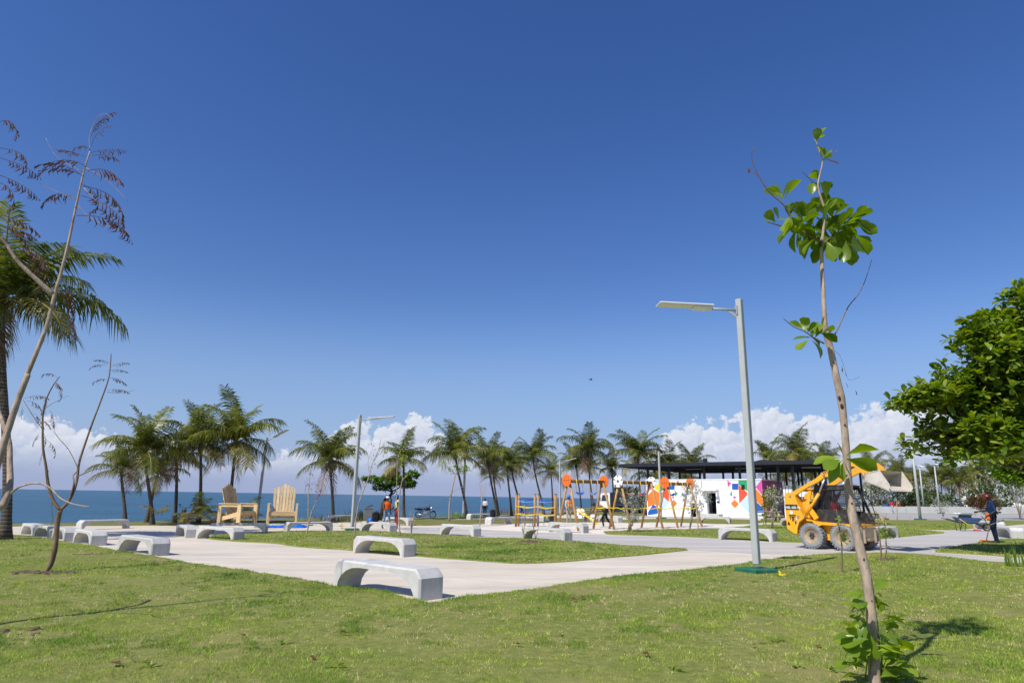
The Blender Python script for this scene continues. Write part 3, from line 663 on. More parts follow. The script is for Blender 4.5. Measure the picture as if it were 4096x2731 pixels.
# ------------------------------------------------------------------ palms
def frond_mesh(name, L, e0, bend, seed_, npair=50, lf=.86, hang=.45, mats=('frond', 'rachis'), wl=.056):
    r = random.Random(seed_); mb = MB(); seg = 14; pts = []; p = Vector((0, 0, 0)); ang = e0
    for i in range(seg+1):
        pts.append(p.copy()); t = i/seg
        p = p+Vector((math.cos(ang), r.uniform(-.02, .02), math.sin(ang)))*(L/seg); ang -= bend/seg*(.4+1.2*t)
    mb.mi = 1; mb.tube(pts, [.035*(1-.85*i/seg)+.004 for i in range(seg+1)], 4, cap=False); mb.mi = 0
    for k in range(npair):
        t = .12+.88*(k+.5)/npair; f = t*seg; i = min(int(f), seg-1); u = f-i
        q = pts[i].lerp(pts[i+1], u); T = (pts[i+1]-pts[i]).normalized(); S = T.cross(Vector((0, 0, 1)))
        if S.length < .05: S = Vector((0, 1, 0))
        S.normalize(); Nn = S.cross(T)
        ll = lf*(math.sin(math.pi*(.2+.70*t))**.55)*r.uniform(.85, 1.12)
        for sgn in (-1, 1):
            if r.random() < .05: continue
            a = R(84-44*t*t)+r.uniform(-.1, .1)
            d = (T*math.cos(a)+S*sgn*math.sin(a)+Nn*r.uniform(.05, .32)).normalized()
            w = T*wl*.5*r.uniform(.8, 1.2)
            m1 = q+d*ll*.5+Vector((0, 0, -hang*ll*.18)); e = q+d*ll*.93+Vector((0, 0, -hang*ll*r.uniform(.6, 1.15)))
            mb.add([q-w*.6, q+w*.6, m1+w, m1-w, e], [(0, 1, 2, 3), (3, 2, 4)])
    return mb.mesh(name, [M[mats[0]], M[mats[1]]])
FR = {}
for k, (e0, bd, hg) in {'up': (74, 46, .4), 'up2': (62, 70, .55), 'mid': (50, 92, .75), 'mid2': (34, 86, .95), 'out': (18, 66, 1.05), 'low': (-4, 60, 1.1)}.items():
    for j in range(2): FR[k, j] = frond_mesh('palm_frond', 3.0, R(e0), R(bd), hash(k) % 97+j if False else len(FR)*7+j, hang=hg)
FRO = [frond_mesh('palm_frond', 2.9, R(-14), R(62), 71, hang=.9, mats=('frond_old', 'rachis')), frond_mesh('palm_frond', 2.9, R(12), R(95), 72, hang=.7, mats=('frond_old', 'rachis'))]
FRD = [frond_mesh('palm_frond', 2.3, R(-52), R(34), 73, npair=24, hang=.9, mats=('frond_dead', 'husk')), frond_mesh('palm_frond', 2.0, R(-66), R(20), 74, npair=20, hang=.9, mats=('frond_dead', 'husk'))]
def husk_mesh():
    r = random.Random(3); mb = MB(); mb.ball((0, 0, -.1), (.19, .19, .42), 10, 8)
    for k in range(16):
        a = r.random()*6.28; l = r.uniform(.3, .75); q = Vector((math.cos(a), math.sin(a), 0)); z = r.uniform(-.45, .1); w = Vector((-q.y, q.x, 0))*r.uniform(.03, .06)
        b = q*.14+Vector((0, 0, z)); m1 = b+q*l*.45+Vector((0, 0, l*.12)); e = b+q*l*.75+Vector((0, 0, -l*.6))
        mb.add([b-w, b+w, m1+w*.7, m1-w*.7, e], [(0, 1, 2, 3), (3, 2, 4)])
    return mb.mesh('husk', M['husk'])
def nuts_mesh():
    r = random.Random(8); mb = MB()
    for k in range(11):
        a = r.random()*6.28; q = Vector((math.cos(a)*.34, math.sin(a)*.34, -.28-r.random()*.3)); mb.ball(q, (.09, .09, .12), 8, 6); mb.tube([(0, 0, -.05), q], .012, 4)
    return mb.mesh('coconut_cluster', M['coconut'])
HUSK, NUTS = husk_mesh(), nuts_mesh()
def palm(bx, by, cx, cy, label, size=1.0, Y=None, n=20, seed_=0, nuts=False, tilt=0, rad=.115, dead=2, group='coconut palms'):
    r = random.Random(seed_*13+5); p = G(bx, by) if Y is None else at(bx, by, Y); g0 = gz(p.x, p.y); q = at(cx, cy-20, p.y)
    n = int(n*1.0)
    t = thing('coconut_palm', label, 'palm', (p.x, p.y, g0), 0, group)
    top = Vector((q.x-p.x, r.uniform(-.3, .3), q.z-g0)); pts = []; rd = []; ns = 22
    bow = r.uniform(-.12, .12)*top.z*.5
    for i in range(ns+1):
        u = i/ns; s = u*u*(3-2*u)*.55+u*.45 if abs(top.x) > .3 else u
        pts.append(Vector((top.x*s+bow*math.sin(math.pi*u)*.35, top.y*u, top.z*u-.08*(i == 0))))
        rd.append(rad*(1.0-.32*u)+rad*.75*math.exp(-u*top.z/.35)+(.006 if i % 2 else 0))
    MB().tube(pts, rd, 10).build('trunk', M['palm_trunk'], t)
    h = put('husk', HUSK, t, loc=top); h.scale = (size*.9,)*3; h.rotation_euler = (0, 0, r.random()*6)
    seq = []
    for i in range(n):
        u = i/(n-1)
        key = 'up' if u < .18 else 'up2' if u < .38 else 'mid' if u < .62 else 'mid2' if u < .82 else 'out' if u < .95 else 'low'
        seq.append(FR[key, r.randint(0, 1)])
    seq += [FRO[k % 2] for k in range(max(2, n//8))] + [FRD[k % 2] for k in range(max(0, dead-1)+r.randint(0, 2))]
    az = r.random()*6.28
    for i, me in enumerate(seq):
        f = put('frond', me, t, loc=top+Vector((0, 0, .12))); az += 2.39996+r.uniform(-.25, .25)
        f.rotation_euler = (r.uniform(-.35, .35), r.uniform(-.22, .22), az); s = size*1.04*r.uniform(.74, 1.14); f.scale = (s, s*r.uniform(.85, 1.15), s)
    if nuts: put('coconut_cluster', NUTS, t, loc=top).scale = (size,)*3
    return t
palm(18, 2160, 24, 1235, 'tall big coconut palm cut by the left picture edge', 1.36, n=24, seed_=1, rad=.165, dead=4)
PALMS = [
 (499, 2085, 489, 1905, 'leftmost short palm of the left clump', .80, 15, 3, 0),
 (609, 2099, 589, 1830, 'second palm of the left clump, thick upright trunk and dense crown', 1.0, 22, 4, 0),
 (585, 2090, 622, 1925, 'low young palm half hidden behind the thick trunked palm of the left clump', .62, 12, 5, 0),
 (696, 2092, 708, 1860, 'thin short palm between the two tall ones of the left clump', .72, 14, 6, 0),
 (792, 2094, 806, 1805, 'tall straight palm behind the leaning plank', 1.05, 22, 7, 0),
 (912, 2094, 947, 1795, 'tall curved palm rising behind the angled giant chair', 1.12, 22, 8, 0),
 (1332, 2082, 1322, 1865, 'lone palm with coconuts left of the second street lamp', 1.08, 21, 9, 1),
 (1615, 2078, 1613, 1860, 'palm standing behind the small almond tree', .85, 16, 10, 0),
 (1868, 2074, 1822, 1838, 'palm leaning left with wide crown, right of the motorcycle', 1.05, 20, 11, 0),
 (1986, 2066, 1952, 1860, 'palm leaning left just right of the far standing person', .98, 18, 12, 0),
 (1994, 2062, 1975, 1925, 'short dry palm tucked behind the leaning palm', .60, 10, 13, 0),
 (2046, 2060, 2028, 1880, 'slim palm left of the climbing frame', .98, 17, 14, 0),
 (2090, 2060, 2047, 1888, 'leaning palm directly behind the left posts of the climbing frame', .85, 14, 15, 0),
 (2176, 2056, 2132, 1850, 'palm curving left behind the middle of the climbing frame', 1.10, 19, 16, 0),
 (2210, 2052, 2203, 1905, 'short palm behind the right posts of the climbing frame', .85, 14, 17, 0),
 (2325, 2046, 2303, 1880, 'palm leaning behind the left swing, partly hidden', 1.05, 15, 18, 0),
 (2378, 2048, 2352, 1825, 'tallest bushy palm behind the left swing', 1.40, 22, 19, 0),
 (2366, 2042, 2358, 1890, 'thin palm trunk and crown behind the bushy palm', .9, 10, 20, 0),
 (2457, 2046, 2449, 1895, 'palm behind the white truck', 1.0, 14, 21, 0),
 (2562, 2048, 2551, 1838, 'big palm left of the mural building with drooping yellow fronds', 1.42, 22, 22, 0),
]
for bx, by, cx, cy, lab, sz, n, sd_, nu in PALMS: palm(bx, by, cx, cy, lab, sz, None, n, sd_, bool(nu))
BACK = [
 (2672, 2030, 2670, 1880, 95, 'palm crown just left behind the pergola roof', 1.25), (2770, 2030, 2768, 1888, 100, 'palm behind the pergola left of the floodlight pole', 1.2),
 (2625, 2030, 2622, 1925, 100, 'low palm seen under the left end of the pergola roof', 1.1), (2745, 2030, 2745, 1940, 112, 'low palm seen between pergola posts above the mural', 1.1),
 (3080, 2030, 3080, 1862, 98, 'palm behind the pergola just right of the near lamp post', 1.25), (3182, 2030, 3178, 1838, 90, 'tallest palm behind the pergola right part', 1.35),
 (3222, 2030, 3218, 1868, 96, 'palm right of the tallest pergola palm', 1.2), (3296, 2030, 3292, 1862, 98, 'palm behind the pergola left of the sapling trunk', 1.15),
 (3140, 2030, 3135, 1930, 110, 'low palm under the pergola roof right of the mural', 1.2), (3250, 2030, 3248, 1930, 110, 'low palm above the striped wall', 1.2),
 (3485, 2026, 3488, 1892, 105, 'palm behind the loader arm, left of the bucket', 1.25), (3512, 2026, 3520, 1925, 112, 'lower palm under the loader bucket', 1.1),
 (3600, 2026, 3598, 1908, 112, 'palm right behind the loader bucket', 1.25), (3560, 2026, 3556, 1945, 125, 'low palm behind the bucket bottom', 1.2),
 (3735, 2024, 3733, 1928, 125, 'palm left of the curved lamp pole group, with thick crown', 1.25), (3770, 2024, 3768, 1936, 128, 'palm just right of the curved top lamp pole', 1.15),
 (3806, 2024, 3804, 1920, 124, 'taller palm right of the curved top lamp pole', 1.15), (3842, 2024, 3836, 1948, 122, 'low wide palm before the far hedge', 1.2),
 (3660, 2024, 3662, 1945, 150, 'small far palm between the bucket and the tall grey pole', 1.2), (3700, 2024, 3702, 1955, 155, 'small far palm behind the square headed pole', 1.15), (3872, 2024, 3872, 1950, 150, 'small far palm between the low wide palm and the tower block', 1.2), (3620, 2024, 3622, 1955, 150, 'small far palm just right of the bucket bottom', 1.15),
 (3915, 2024, 3909, 1920, 124, 'palm standing left of the white tower block', 1.25)]
for i, (bx, by, cx, cy, Y, lab, sz) in enumerate(BACK): palm(bx, by, cx, cy, lab, sz, Y, 13, 40+i, dead=1)
# ------------------------------------------------------------------ trees, saplings, shrubs
def leaf_mesh(name, mat, L=.2, W=.1, cup=.25, droop=.2, tip=.75, n=5, wav=0.0):
    mb = MB(); vs = []; fs = []
    for i in range(n+1):
        t = i/n; w = W*.5*max(.03, float(np.interp(t, (0, .12, .3, .5, .65, .78, .88, .95, 1), (.05, .16, .45, .80, .97, 1.0, .86, .55, .05))) if tip >= 1.2 else math.sin(math.pi*min(1, t**tip))**.8*(.35+.65*t if t < .5 else 1.0) if 0 < t < 1 else .03)
        x = L*t; z = -droop*L*t*t+wav*math.sin(t*9)
        vs += [(x, -w, z+cup*w+wav*.6*math.sin(t*13)), (x, 0, z), (x, w, z+cup*w)]
    for i in range(n):
        for k in range(2): fs.append((i*3+k, i*3+k+1, i*3+k+4, i*3+k+3))
    mb.add(vs, fs, True); return mb.mesh(name, M[mat])
LEAF_B = [leaf_mesh('leaf', 'leaf_bright', .2, .115, .3, .2, 1.2, 8), leaf_mesh('leaf', 'leaf_bright', .2, .10, .45, .5, 1.1, 7), leaf_mesh('leaf', 'leaf_bright', .2, .12, .2, .1, 1.3, 8, .004)]
LEAF_S = [leaf_mesh('leaf', 'leaf_sapling', .2, .125, .25, .15, 1.35, 8), leaf_mesh('leaf', 'leaf_sapling', .2, .11, .45, .35, 1.25, 8), leaf_mesh('leaf', 'leaf_sapling', .2, .135, .15, .05, 1.5, 8, .004)]
LEAF_R = leaf_mesh('leaf', 'leaf_red', .2, .10, .2, .2, 1.0, 6, .006)
def orient(o, d, roll=0.0, up=Vector((0, 0, 1))):
    d = d.normalized(); s = up.cross(d)
    if s.length < .05: s = Vector((0, 1, 0))
    s.normalize(); n = d.cross(s); Mx = Matrix((d, s, n)).transposed() @ Matrix.Rotation(roll, 3, 'X'); o.rotation_mode = 'XYZ'; o.rotation_euler = Mx.to_euler()

# the young almond standing close to the camera on the right
def near_sapling():
    Y0 = 5.8; base = at(3499, 2740, Y0); base.z = gz(base.x, base.y)
    t = thing('almond_sapling', 'tall thin crooked almond sapling close to camera on the right, leafy at foot and crown', 'sapling', base, 0)
    P_ = lambda x, y, dy=0.0: at(x, y, Y0+dy)-base
    tr = [(3501, 2790), (3499, 2724), (3492, 2578), (3484, 2441), (3469, 2322), (3449, 2231), (3424, 2121), (3401, 2012), (3389, 1884), (3383, 1775), (3375, 1683), (3364, 1592), (3344, 1501), (3323, 1401), (3307, 1337), (3299, 1290), (3292, 1160), (3287, 1037), (3287, 969), (3293, 925), (3299, 845), (3288, 805), (3278, 771), (3272, 734), (3282, 690), (3290, 647), (3281, 612), (3272, 585), (3262, 560)]
    wd = [44, 42, 40, 36, 36, 36, 35, 33, 30, 28, 27, 31, 27, 25, 27, 20, 17, 15, 15, 11, 10, 9, 8, 7, 6, 6, 5, 5, 4]
    pts = [P_(*q) for q in tr]; pts = smooth_poly(pts, 3); ws = []
    for i in range(len(pts)):
        f = i/3; k = min(int(f), len(wd)-2); u = f-k; ws.append((wd[k]*(1-u)+wd[k+1]*u)*.5/ (FP/ (Y0*.985)) * (1+.05*mnoise.noise((i*.9, 3, 1))))
    mb = MB(); mb.tube(pts, ws, 12)
    mb.build('trunk', M['bark'], t)
    for x, y, k in ((3352, 1592, .9), (3362, 1625, 1.1), (3449, 2235, .8), (3401, 2012, .6), (3480, 2400, .6), (3374, 1700, .5), (3330, 1450, .4)): MB().ball(P_(x, y)+Vector((-.004, -.031, 0)), (.014*k, .012, .02*k), 8, 6).build('branch_scar', M['bark_dark'], t)
    r1 = lambda L_: [(2950+x/1.617, 480+y/1.617) for x, y in L_]
    brs = [([(540, 790), (480, 760), (380, 690), (330, 600), (290, 540), (200, 460), (120, 330), (90, 235), (100, 195), (130, 185)], 9, 2, -.25), ([(380, 715), (280, 685), (190, 660)], 7, 3, -.2),
           ([(560, 795), (640, 730), (690, 680), (790, 640)], 7, 3, .2), ([(605, 1425), (650, 1350), (715, 1210), (780, 1130), (825, 1040), (868, 905)], 6, 2, .15),
           ([(560, 1445), (490, 1405), (430, 1365), (360, 1335), (295, 1280)], 6, 2.5, -.2), ([(515, 415), (460, 375), (410, 325)], 4, 2, -.05), ([(555, 260), (610, 230), (650, 190)], 4, 2, .1),
           ([(595, 1400), (600, 1330)], 8, 4, .03), ([(610, 1480), (660, 1520), (690, 1600), (720, 1680), (790, 1660)], 2, 1.2, -.1)]
    BR = []
    for L_, w0, w1, dy in brs:
        q = r1(L_); m_ = len(q); pp = [P_(x, y, dy*i/(m_-1)) for i, (x, y) in enumerate(q)]; BR.append(pp)
        pp = smooth_poly(pp, 3); k = len(pp)
        MB().tube(pp, [(w0+(w1-w0)*i/(k-1))*.5/449 for i in range(k)], 6).build('branch', M['bark_brown'], t)
    r = random.Random(4)
    def lf(p, ang, L_, kind='S', tw=None):          # ang: direction in the picture plane, degrees
        me = r.choice(LEAF_S if kind == 'S' else LEAF_B) if kind != 'R' else LEAF_R
        o = put('leaf', me, t, loc=p); d = Vector((math.cos(R(ang)), r.uniform(-.75, .5), math.sin(R(ang))+.28))
        orient(o, d, r.uniform(-.9, .9) if tw is None else tw); s = L_/.2; o.scale = (s, s, s)
    # crown leaves round branch nodes: (x, y) in the crown picture, count, length, spread
    for x, y, c, L_, a0, sp in [(500, 130, 4, .115, 70, 90), (515, 160, 2, .12, -60, 30), (560, 235, 3, .09, 30, 60), (515, 375, 3, .12, 100, 90), (530, 410, 2, .12, -20, 60), (490, 400, 2, .13, -100, 30),
        (300, 510, 6, .17, 100, 80), (330, 620, 6, .17, -20, 150), (380, 700, 8, .19, -60, 130), (255, 655, 5, .13, 100, 110), (430, 650, 5, .15, 70, 60), (470, 600, 2, .13, 60, 30),
        (560, 520, 5, .14, 40, 90), (565, 600, 7, .18, 20, 150), (555, 700, 8, .19, -40, 180), (640, 730, 9, .2, -40, 130), (690, 680, 7, .19, 0, 150), (770, 650, 5, .18, 10, 80), (740, 740, 4, .2, -40, 60),
        (500, 760, 7, .2, -110, 80), (590, 800, 6, .2, -80, 70), (700, 790, 5, .2, -60, 60), (480, 680, 5, .17, 150, 90), (610, 640, 4, .17, 80, 70), (660, 900, 1, .12, -30, 10),
        (490, 1400, 6, .14, 60, 150), (440, 1370, 4, .13, 120, 90), (530, 1370, 4, .14, 30, 70), (470, 1410, 3, .14, -100, 50)]:
        for k in range(c):
            px, py = 2950+x/1.617, 480+y/1.617
            lf(P_(px+r.uniform(-9, 9), py+r.uniform(-9, 9), r.uniform(-.22, .22)), a0+r.uniform(-sp, sp)*.9, L_*r.uniform(.85, 1.25))
    lf(P_(3303, 640), -12, .16, 'R', .5)
    for x, y, a in [(2995, 670, -80), (3010, 690, -60)]: lf(P_(x, y), a, .06, 'R')
    for x, y in [(3367, 1465), (3378, 1490), (3382, 1528), (3420, 1560)]: lf(P_(x, y, -.1), -80, .055, 'R')
    # the five big bright leaves half way up, then the leafy foot
    for x, y, a, L_ in [(3382, 1828, 22, .24), (3384, 1835, -28, .22), (3375, 1832, 118, .13), (3366, 1830, 200, .2), (3370, 1840, 238, .18), (3374, 1845, 262, .14), (3360, 1838, 215, .17)]: lf(P_(x, y, -.12), a, L_*1.15, 'B', r.uniform(-1.1, -.5))
    for i in range(74):
        u = r.random(); y = 2350+u*380; sgn = r.choice((-1, 1)); tx = 3474+(y-2322)*.06
        x = tx+sgn*r.uniform(5, 38+45*u); a = (r.uniform(-40, 60) if sgn > 0 else 180-r.uniform(-40, 60))
        if r.random() < .25: a -= sgn*50
        lf(P_(x, y, r.uniform(-.2, .2)), a, r.uniform(.11, .2)*(1.12 if u > .4 else .9), 'B')
    for x, y, a, L_ in [(3525, 2505, 18, .22), (3522, 2530, -38, .27), (3530, 2500, 30, .17)]: lf(P_(x, y, -.1), a, L_, 'B', -.3)
    sh = MB()
    for k in range(7):
        q = P_(3490+r.uniform(-30, 40), 2720); e = P_(3486+r.uniform(-75, 85), 2360+r.uniform(0, 250), r.uniform(-.15, .15)); sh.tube([q, (q+e)/2+Vector((r.uniform(-.03, .03), 0, .03)), e], [.006, .004, .002], 5)
    sh.build('shoots', M['leaf_bright'], t)
near_sapling()

def fern_leaf(seed_, L=.5):              # a withered, drooping compound leaf: thin stalk, sparse hanging strands
    r = random.Random(seed_); mb = MB(); p = Vector((0, 0, 0)); a = .25; pts = []; curl = (.05, .09, .13, .07, .17)[seed_ % 5]
    for i in range(14): pts.append(p.copy()); p = p+Vector((math.cos(a), r.uniform(-.1, .1), math.sin(a)))*(L/13); a -= curl*(.4+i/10)
    mb.tube(pts, [.0035-.0002*i for i in range(14)], 4, cap=False)
    for i in range(3, 14):
        for sg in (-1, 1):
            if r.random() < .18: continue
            l = L*.30*math.sin(math.pi*(.1+.84*i/14))*r.uniform(.45, 1.15); b = pts[i]
            d = Vector((r.uniform(.0, .5), sg*r.uniform(.05, .5), -1.0)).normalized(); k1 = b+d*l*.5+Vector((.02, 0, 0)); e = k1+(d+Vector((-.7, 0, .1)))*l*.42; w = Vector((.0055, .002, .003))*r.uniform(.7, 1.5)
            mb.add([b-w*.3, b+w*.3, k1+w, k1-w, e], [(0, 1, 2, 3), (3, 2, 4)])
    return mb.mesh('withered_leaf', M['fern_dead'])
FERN = [fern_leaf(k) for k in range(5)]
def twig_tree(name, label, Y, base_px, stems, leaves=(), mat='bark_brown', cat='tree', group=None, leafset=None, gy=None):
    # stems: list of (pixel points, first width px, last width px, depth drift)
    b = G(*base_px) if Y is None else at(base_px[0], base_px[1], Y); Yb = b.y; b.z = gz(b.x, b.y)
    t = thing(name, label, cat, b, 0, group); px = FP/(Yb*.975)
    for i, (L_, w0, w1, dy) in enumerate(stems):
        m_ = len(L_); pp = [at(x, y, Yb+dy*k/max(1, m_-1))-b for k, (x, y) in enumerate(L_)]; pp = smooth_poly(pp, 4) if m_ > 2 else pp; k_ = len(pp)
        MB().tube(pp, [(w0+(w1-w0)*k/(k_-1))*.5/px*(1+.06*mnoise.noise((k*.7, i*3.3, .5))) for k in range(k_)], 8 if w0 > 10 else 5).build('trunk' if i == 0 else 'branch', M[mat], t)
    r = random.Random(sum(map(ord, label)))
    for x, y, ang, L_, kind in leaves:
        o = put('leaf' if kind != 'fern' else 'withered_leaf', r.choice(FERN) if kind == 'fern' else r.choice({'B': LEAF_B, 'S': LEAF_S, 'R': [LEAF_R]}[kind]), t, loc=at(x, y, Yb+r.uniform(-.2, .2))-b)
        orient(o, Vector((math.cos(R(ang)), r.uniform(-.4, .4), math.sin(R(ang)))), r.uniform(-.4, .4)); s = L_/(.5 if kind == 'fern' else .2); o.scale = (s, s, s)
    return t
f8 = lambda L_: [(x/1.3071, 400+y/1.3067) for x, y in L_]     # picture of the upper left
f1 = lambda L_: [(x/1.844, 1500+y/1.844) for x, y in L_]      # picture of the lower left
# big withered tree at the left edge
tr = [(-45, 2535), (-95, 2300), (-60, 2050), (-12, 1860)] + f1([(10, 560), (60, 400), (110, 250), (165, 100), (205, 0)]) + f8([(140, 1440), (190, 1320), (245, 1180), (285, 1020), (320, 900), (355, 760), (380, 640), (410, 500), (440, 370), (470, 270)])
lv = [(q[0], q[1], a, l, 'fern') for (q, a, l) in zip(f8([(478, 240), (490, 150), (470, 275), (480, 292), (450, 350), (440, 400), (435, 450), (425, 500), (420, 390), (400, 520), (415, 555), (400, 605), (445, 300), (460, 370), (430, 440), (480, 190), (470, 260), (330, 990), (345, 1100), (445, 420), (500, 500), (505, 560), (330, 940)]),
     [70, 40, 15, -5, 160, 165, -20, -25, 160, 165, -30, -8, 165, -15, -40, 80, 150, -60, -60, -30, -40, -45, -70], [.45, .4, .45, .4, .62, .6, .75, .7, .55, .68, .65, .7, .45, .7, .55, .35, .35, .5, .45, .75, .7, .65, .5])]
lv = lv[:10]+lv[11:19]+lv[21:]
lv += [(q[0], q[1], a, .6, 'fern') for q, a in zip(f8([(-8, 120), (-8, 250), (-8, 300), (-12, 390), (0, 660), (60, 760), (100, 830), (-10, 600), (-15, 430), (150, 780), (30, 640)]), [-10, -15, -25, -30, -20, -20, -35, -20, -30, -30, -40])]
twig_tree('withered_tree', 'tall slanting withered tree at the left edge with curled brown leaves', 8.2, (-45, 2535),
  [(tr, 33, 6, .3), (f8([(275, 1015), (215, 960), (150, 900), (90, 840), (30, 750), (-20, 700), (-60, 600)]), 22, 8, -.4), ([(-60, 2050), (-20, 2030)] + f1([(20, 960), (60, 860), (75, 790), (72, 650), (68, 500), (30, 380), (0, 290), (-40, 200)]), 34, 14, .5),
   (f1([(80, 872), (140, 825), (250, 797), (340, 812), (400, 860), (450, 910), (540, 950), (665, 972)]), 9, 4, -.3), (f8([(440, 380), (300, 300), (240, 200)]), 3, 1.5, 0), (f8([(450, 355), (560, 420), (670, 530)]), 3, 1.5, 0), (f8([(400, 520), (300, 480), (205, 435)]), 3, 1.5, 0), (f8([(410, 555), (470, 615), (560, 660), (630, 690)]), 3, 1.5, 0),
   (f8([(470, 265), (470, 180), (510, 95), (555, 72), (585, 110)]), 4, 1.5, 0), (f8([(440, 460), (520, 540), (650, 580)]), 3, 1.5, 0)], lv, 'bark')
# forked young tree before the benches
lv = [(q[0], q[1], a, l, 'fern') for (q, a, l) in zip(f1([(420, 20), (390, 70), (330, 150), (180, 170), (200, 190), (330, 180), (250, 280), (310, 330), (320, 430), (300, 420), (370, 260), (345, 480), (360, 700), (175, 230), (315, 560), (810, -60), (800, 20), (800, 40), (790, 110), (820, -80), (795, -30), (780, -70), (400, 50), (430, 90)]),
     [150, -20, -60, 10, -20, -70, -50, -30, -60, -120, -60, -45, -80, -110, -100, 20, -15, 170, 0, 160, 10, 180, -30, -60], [.4, .35, .4, .5, .5, .4, .45, .4, .35, .35, .5, .45, .4, .3, .3, .45, .5, .4, .45, .35, .4, .35, .35, .35])]
twig_tree('withered_sapling', 'slim forked sapling with drooping brown leaves in front of the row of benches', None, (179, 2292),
  [(f1([(330, 1462), (375, 1390), (405, 1280), (415, 1180), (425, 1080), (445, 995)]), 20, 18, 0), (f1([(445, 995), (390, 920), (355, 800), (340, 680), (318, 540), (315, 400), (318, 280), (345, 170), (390, 80), (440, 10)]), 14, 3, -.4),
   (f1([(447, 990), (500, 940), (545, 850), (570, 760), (585, 640), (640, 470), (690, 330), (740, 200), (800, 30), (815, -80), (820, -160)]), 13, 3, .4), (f1([(510, 920), (540, 820), (545, 770), (540, 740), (585, 695)]), 6, 4, .2), (f1([(575, 745), (640, 715), (700, 695), (778, 685)]), 5, 3, -.2),
   (f1([(575, 685), (540, 610), (500, 540), (430, 460), (395, 410)]), 4, 2, .3), (f1([(315, 400), (250, 310), (200, 230), (170, 180)]), 4, 2, .2), (f1([(385, 930), (380, 990), (390, 1060), (380, 1100)]), 3, 2, 0), (f1([(790, 125), (900, 130), (990, 110)]), 2.5, 1.2, 0), (f1([(340, 240), (420, 190), (510, 150)]), 2.5, 1, 0)], lv)
# --- small saplings in the park
f3 = lambda L_: [(1250+x/2.614, 1600+y/2.614) for x, y in L_]
f4 = lambda L_: [(2000+x/2.851, 1650+y/2.851) for x, y in L_]
f5 = lambda L_: [(2450+x/3.36, 1750+y/3.36) for x, y in L_]
f6 = lambda L_: [(3050+x/2.851, 1750+y/2.851) for x, y in L_]
f7 = lambda L_: [(3500+x/2.614, 1700+y/2.614) for x, y in L_]
f2 = lambda L_: [(600+x/2.24, 1500+y/2.24) for x, y in L_]
rr = random.Random(21)
def scat(box, n, kind, L_, f):
    (x0, y0), (x1, y1) = f([(box[0], box[1]), (box[2], box[3])]); return [(rr.uniform(x0, x1), rr.uniform(y0, y1), rr.uniform(-70, 250), L_*rr.uniform(.7, 1.2), kind) for _ in range(n)]
SG = 'newly planted saplings on the lawns'
twig_tree('young_sapling', 'thin bare sapling leaning right beside the second lamp on the island lawn', None, f3([(435, 1445)])[0], [(f3([(435, 1445), (455, 1250), (485, 1080), (540, 925), (590, 800), (620, 680), (690, 520), (715, 400)]), 6, 2, 0), (f3([(545, 915), (520, 850), (515, 790)]), 3, 1.5, 0), (f3([(600, 770), (580, 650), (640, 480)]), 2.5, 1.2, .2), (f3([(640, 640), (700, 560), (770, 545)]), 2.5, 1.2, 0), (f3([(665, 590), (730, 480), (755, 420)]), 2, 1, 0)], scat((600, 430, 690, 760), 22, 'R', .09, f3)+scat((720, 450, 800, 560), 12, 'B', .16, f3), 'bark', 'sapling', SG)
twig_tree('young_sapling', 'upright sapling with sparse green leaves in front of the small almond tree', None, f3([(915, 1425)])[0], [(f3([(915, 1425), (905, 1250), (905, 1080), (925, 900), (945, 830), (1000, 780)]), 6, 2.5, 0), (f3([(912, 1300), (880, 1050), (882, 850), (885, 700), (905, 560), (960, 470)]), 4, 1.5, .2), (f3([(925, 900), (945, 800)]), 3, 1.5, 0)], scat((890, 440, 990, 720), 34, 'B', .17, f3)+scat((1000, 650, 1070, 720), 8, 'B', .17, f3), 'bark', 'sapling', SG)
twig_tree('young_sapling', 'short bundle of bare grey stems on the island lawn near the bench with backpack', None, f3([(1035, 1445)])[0], [(f3([(1030, 1445), (1028, 1320), (1020, 1240), (1015, 1180)]), 4, 2, 0), (f3([(1036, 1445), (1040, 1300), (1055, 1230), (1060, 1190)]), 4, 1.5, .1), (f3([(1032, 1360), (1032, 1240), (1030, 1150)]), 3, 1.5, 0), (f3([(1042, 1330), (1075, 1240)]), 3, 1.5, 0)], (), 'bark', 'sapling', SG)
twig_tree('young_sapling', 'twin stemmed sapling with dried dark leaves right of the frontal giant chair', None, f2([(1400, 1425)])[0], [(f2([(1400, 1425), (1420, 1340), (1418, 1200), (1422, 1050), (1430, 930), (1455, 830)]), 6, 1.8, 0), (f2([(1425, 1330), (1450, 1220), (1490, 1130), (1505, 1030), (1510, 930)]), 5, 1.8, .2), (f2([(1425, 1100), (1395, 1040), (1395, 960)]), 2.5, 1, 0), (f2([(1505, 1060), (1535, 1000), (1530, 930)]), 2.5, 1, 0)], scat((1390, 830, 1470, 1080), 46, 'R', .11, f2)+scat((1480, 920, 1545, 1120), 32, 'R', .11, f2), 'bark', 'sapling', SG)
twig_tree('young_sapling', 'sapling with flat bright leaf tuft beside the third lamp near the sea', None, f3([(1430, 1268)])[0], [(f3([(1430, 1268), (1432, 1100), (1455, 960), (1475, 860), (1495, 775)]), 8, 4, 0), (f3([(1462, 960), (1510, 930), (1575, 905)]), 3, 1.5, 0), (f3([(1495, 775), (1440, 720), (1420, 700)]), 3, 1.5, 0), (f3([(1495, 780), (1560, 740), (1640, 725)]), 3, 1.5, .2), (f3([(1445, 1010), (1440, 960)]), 3, 1, 0)], scat((1405, 690, 1650, 760), 90, 'B', .26, f3)+scat((1430, 950, 1465, 1000), 6, 'B', .15, f3), 'bark', 'sapling', SG)
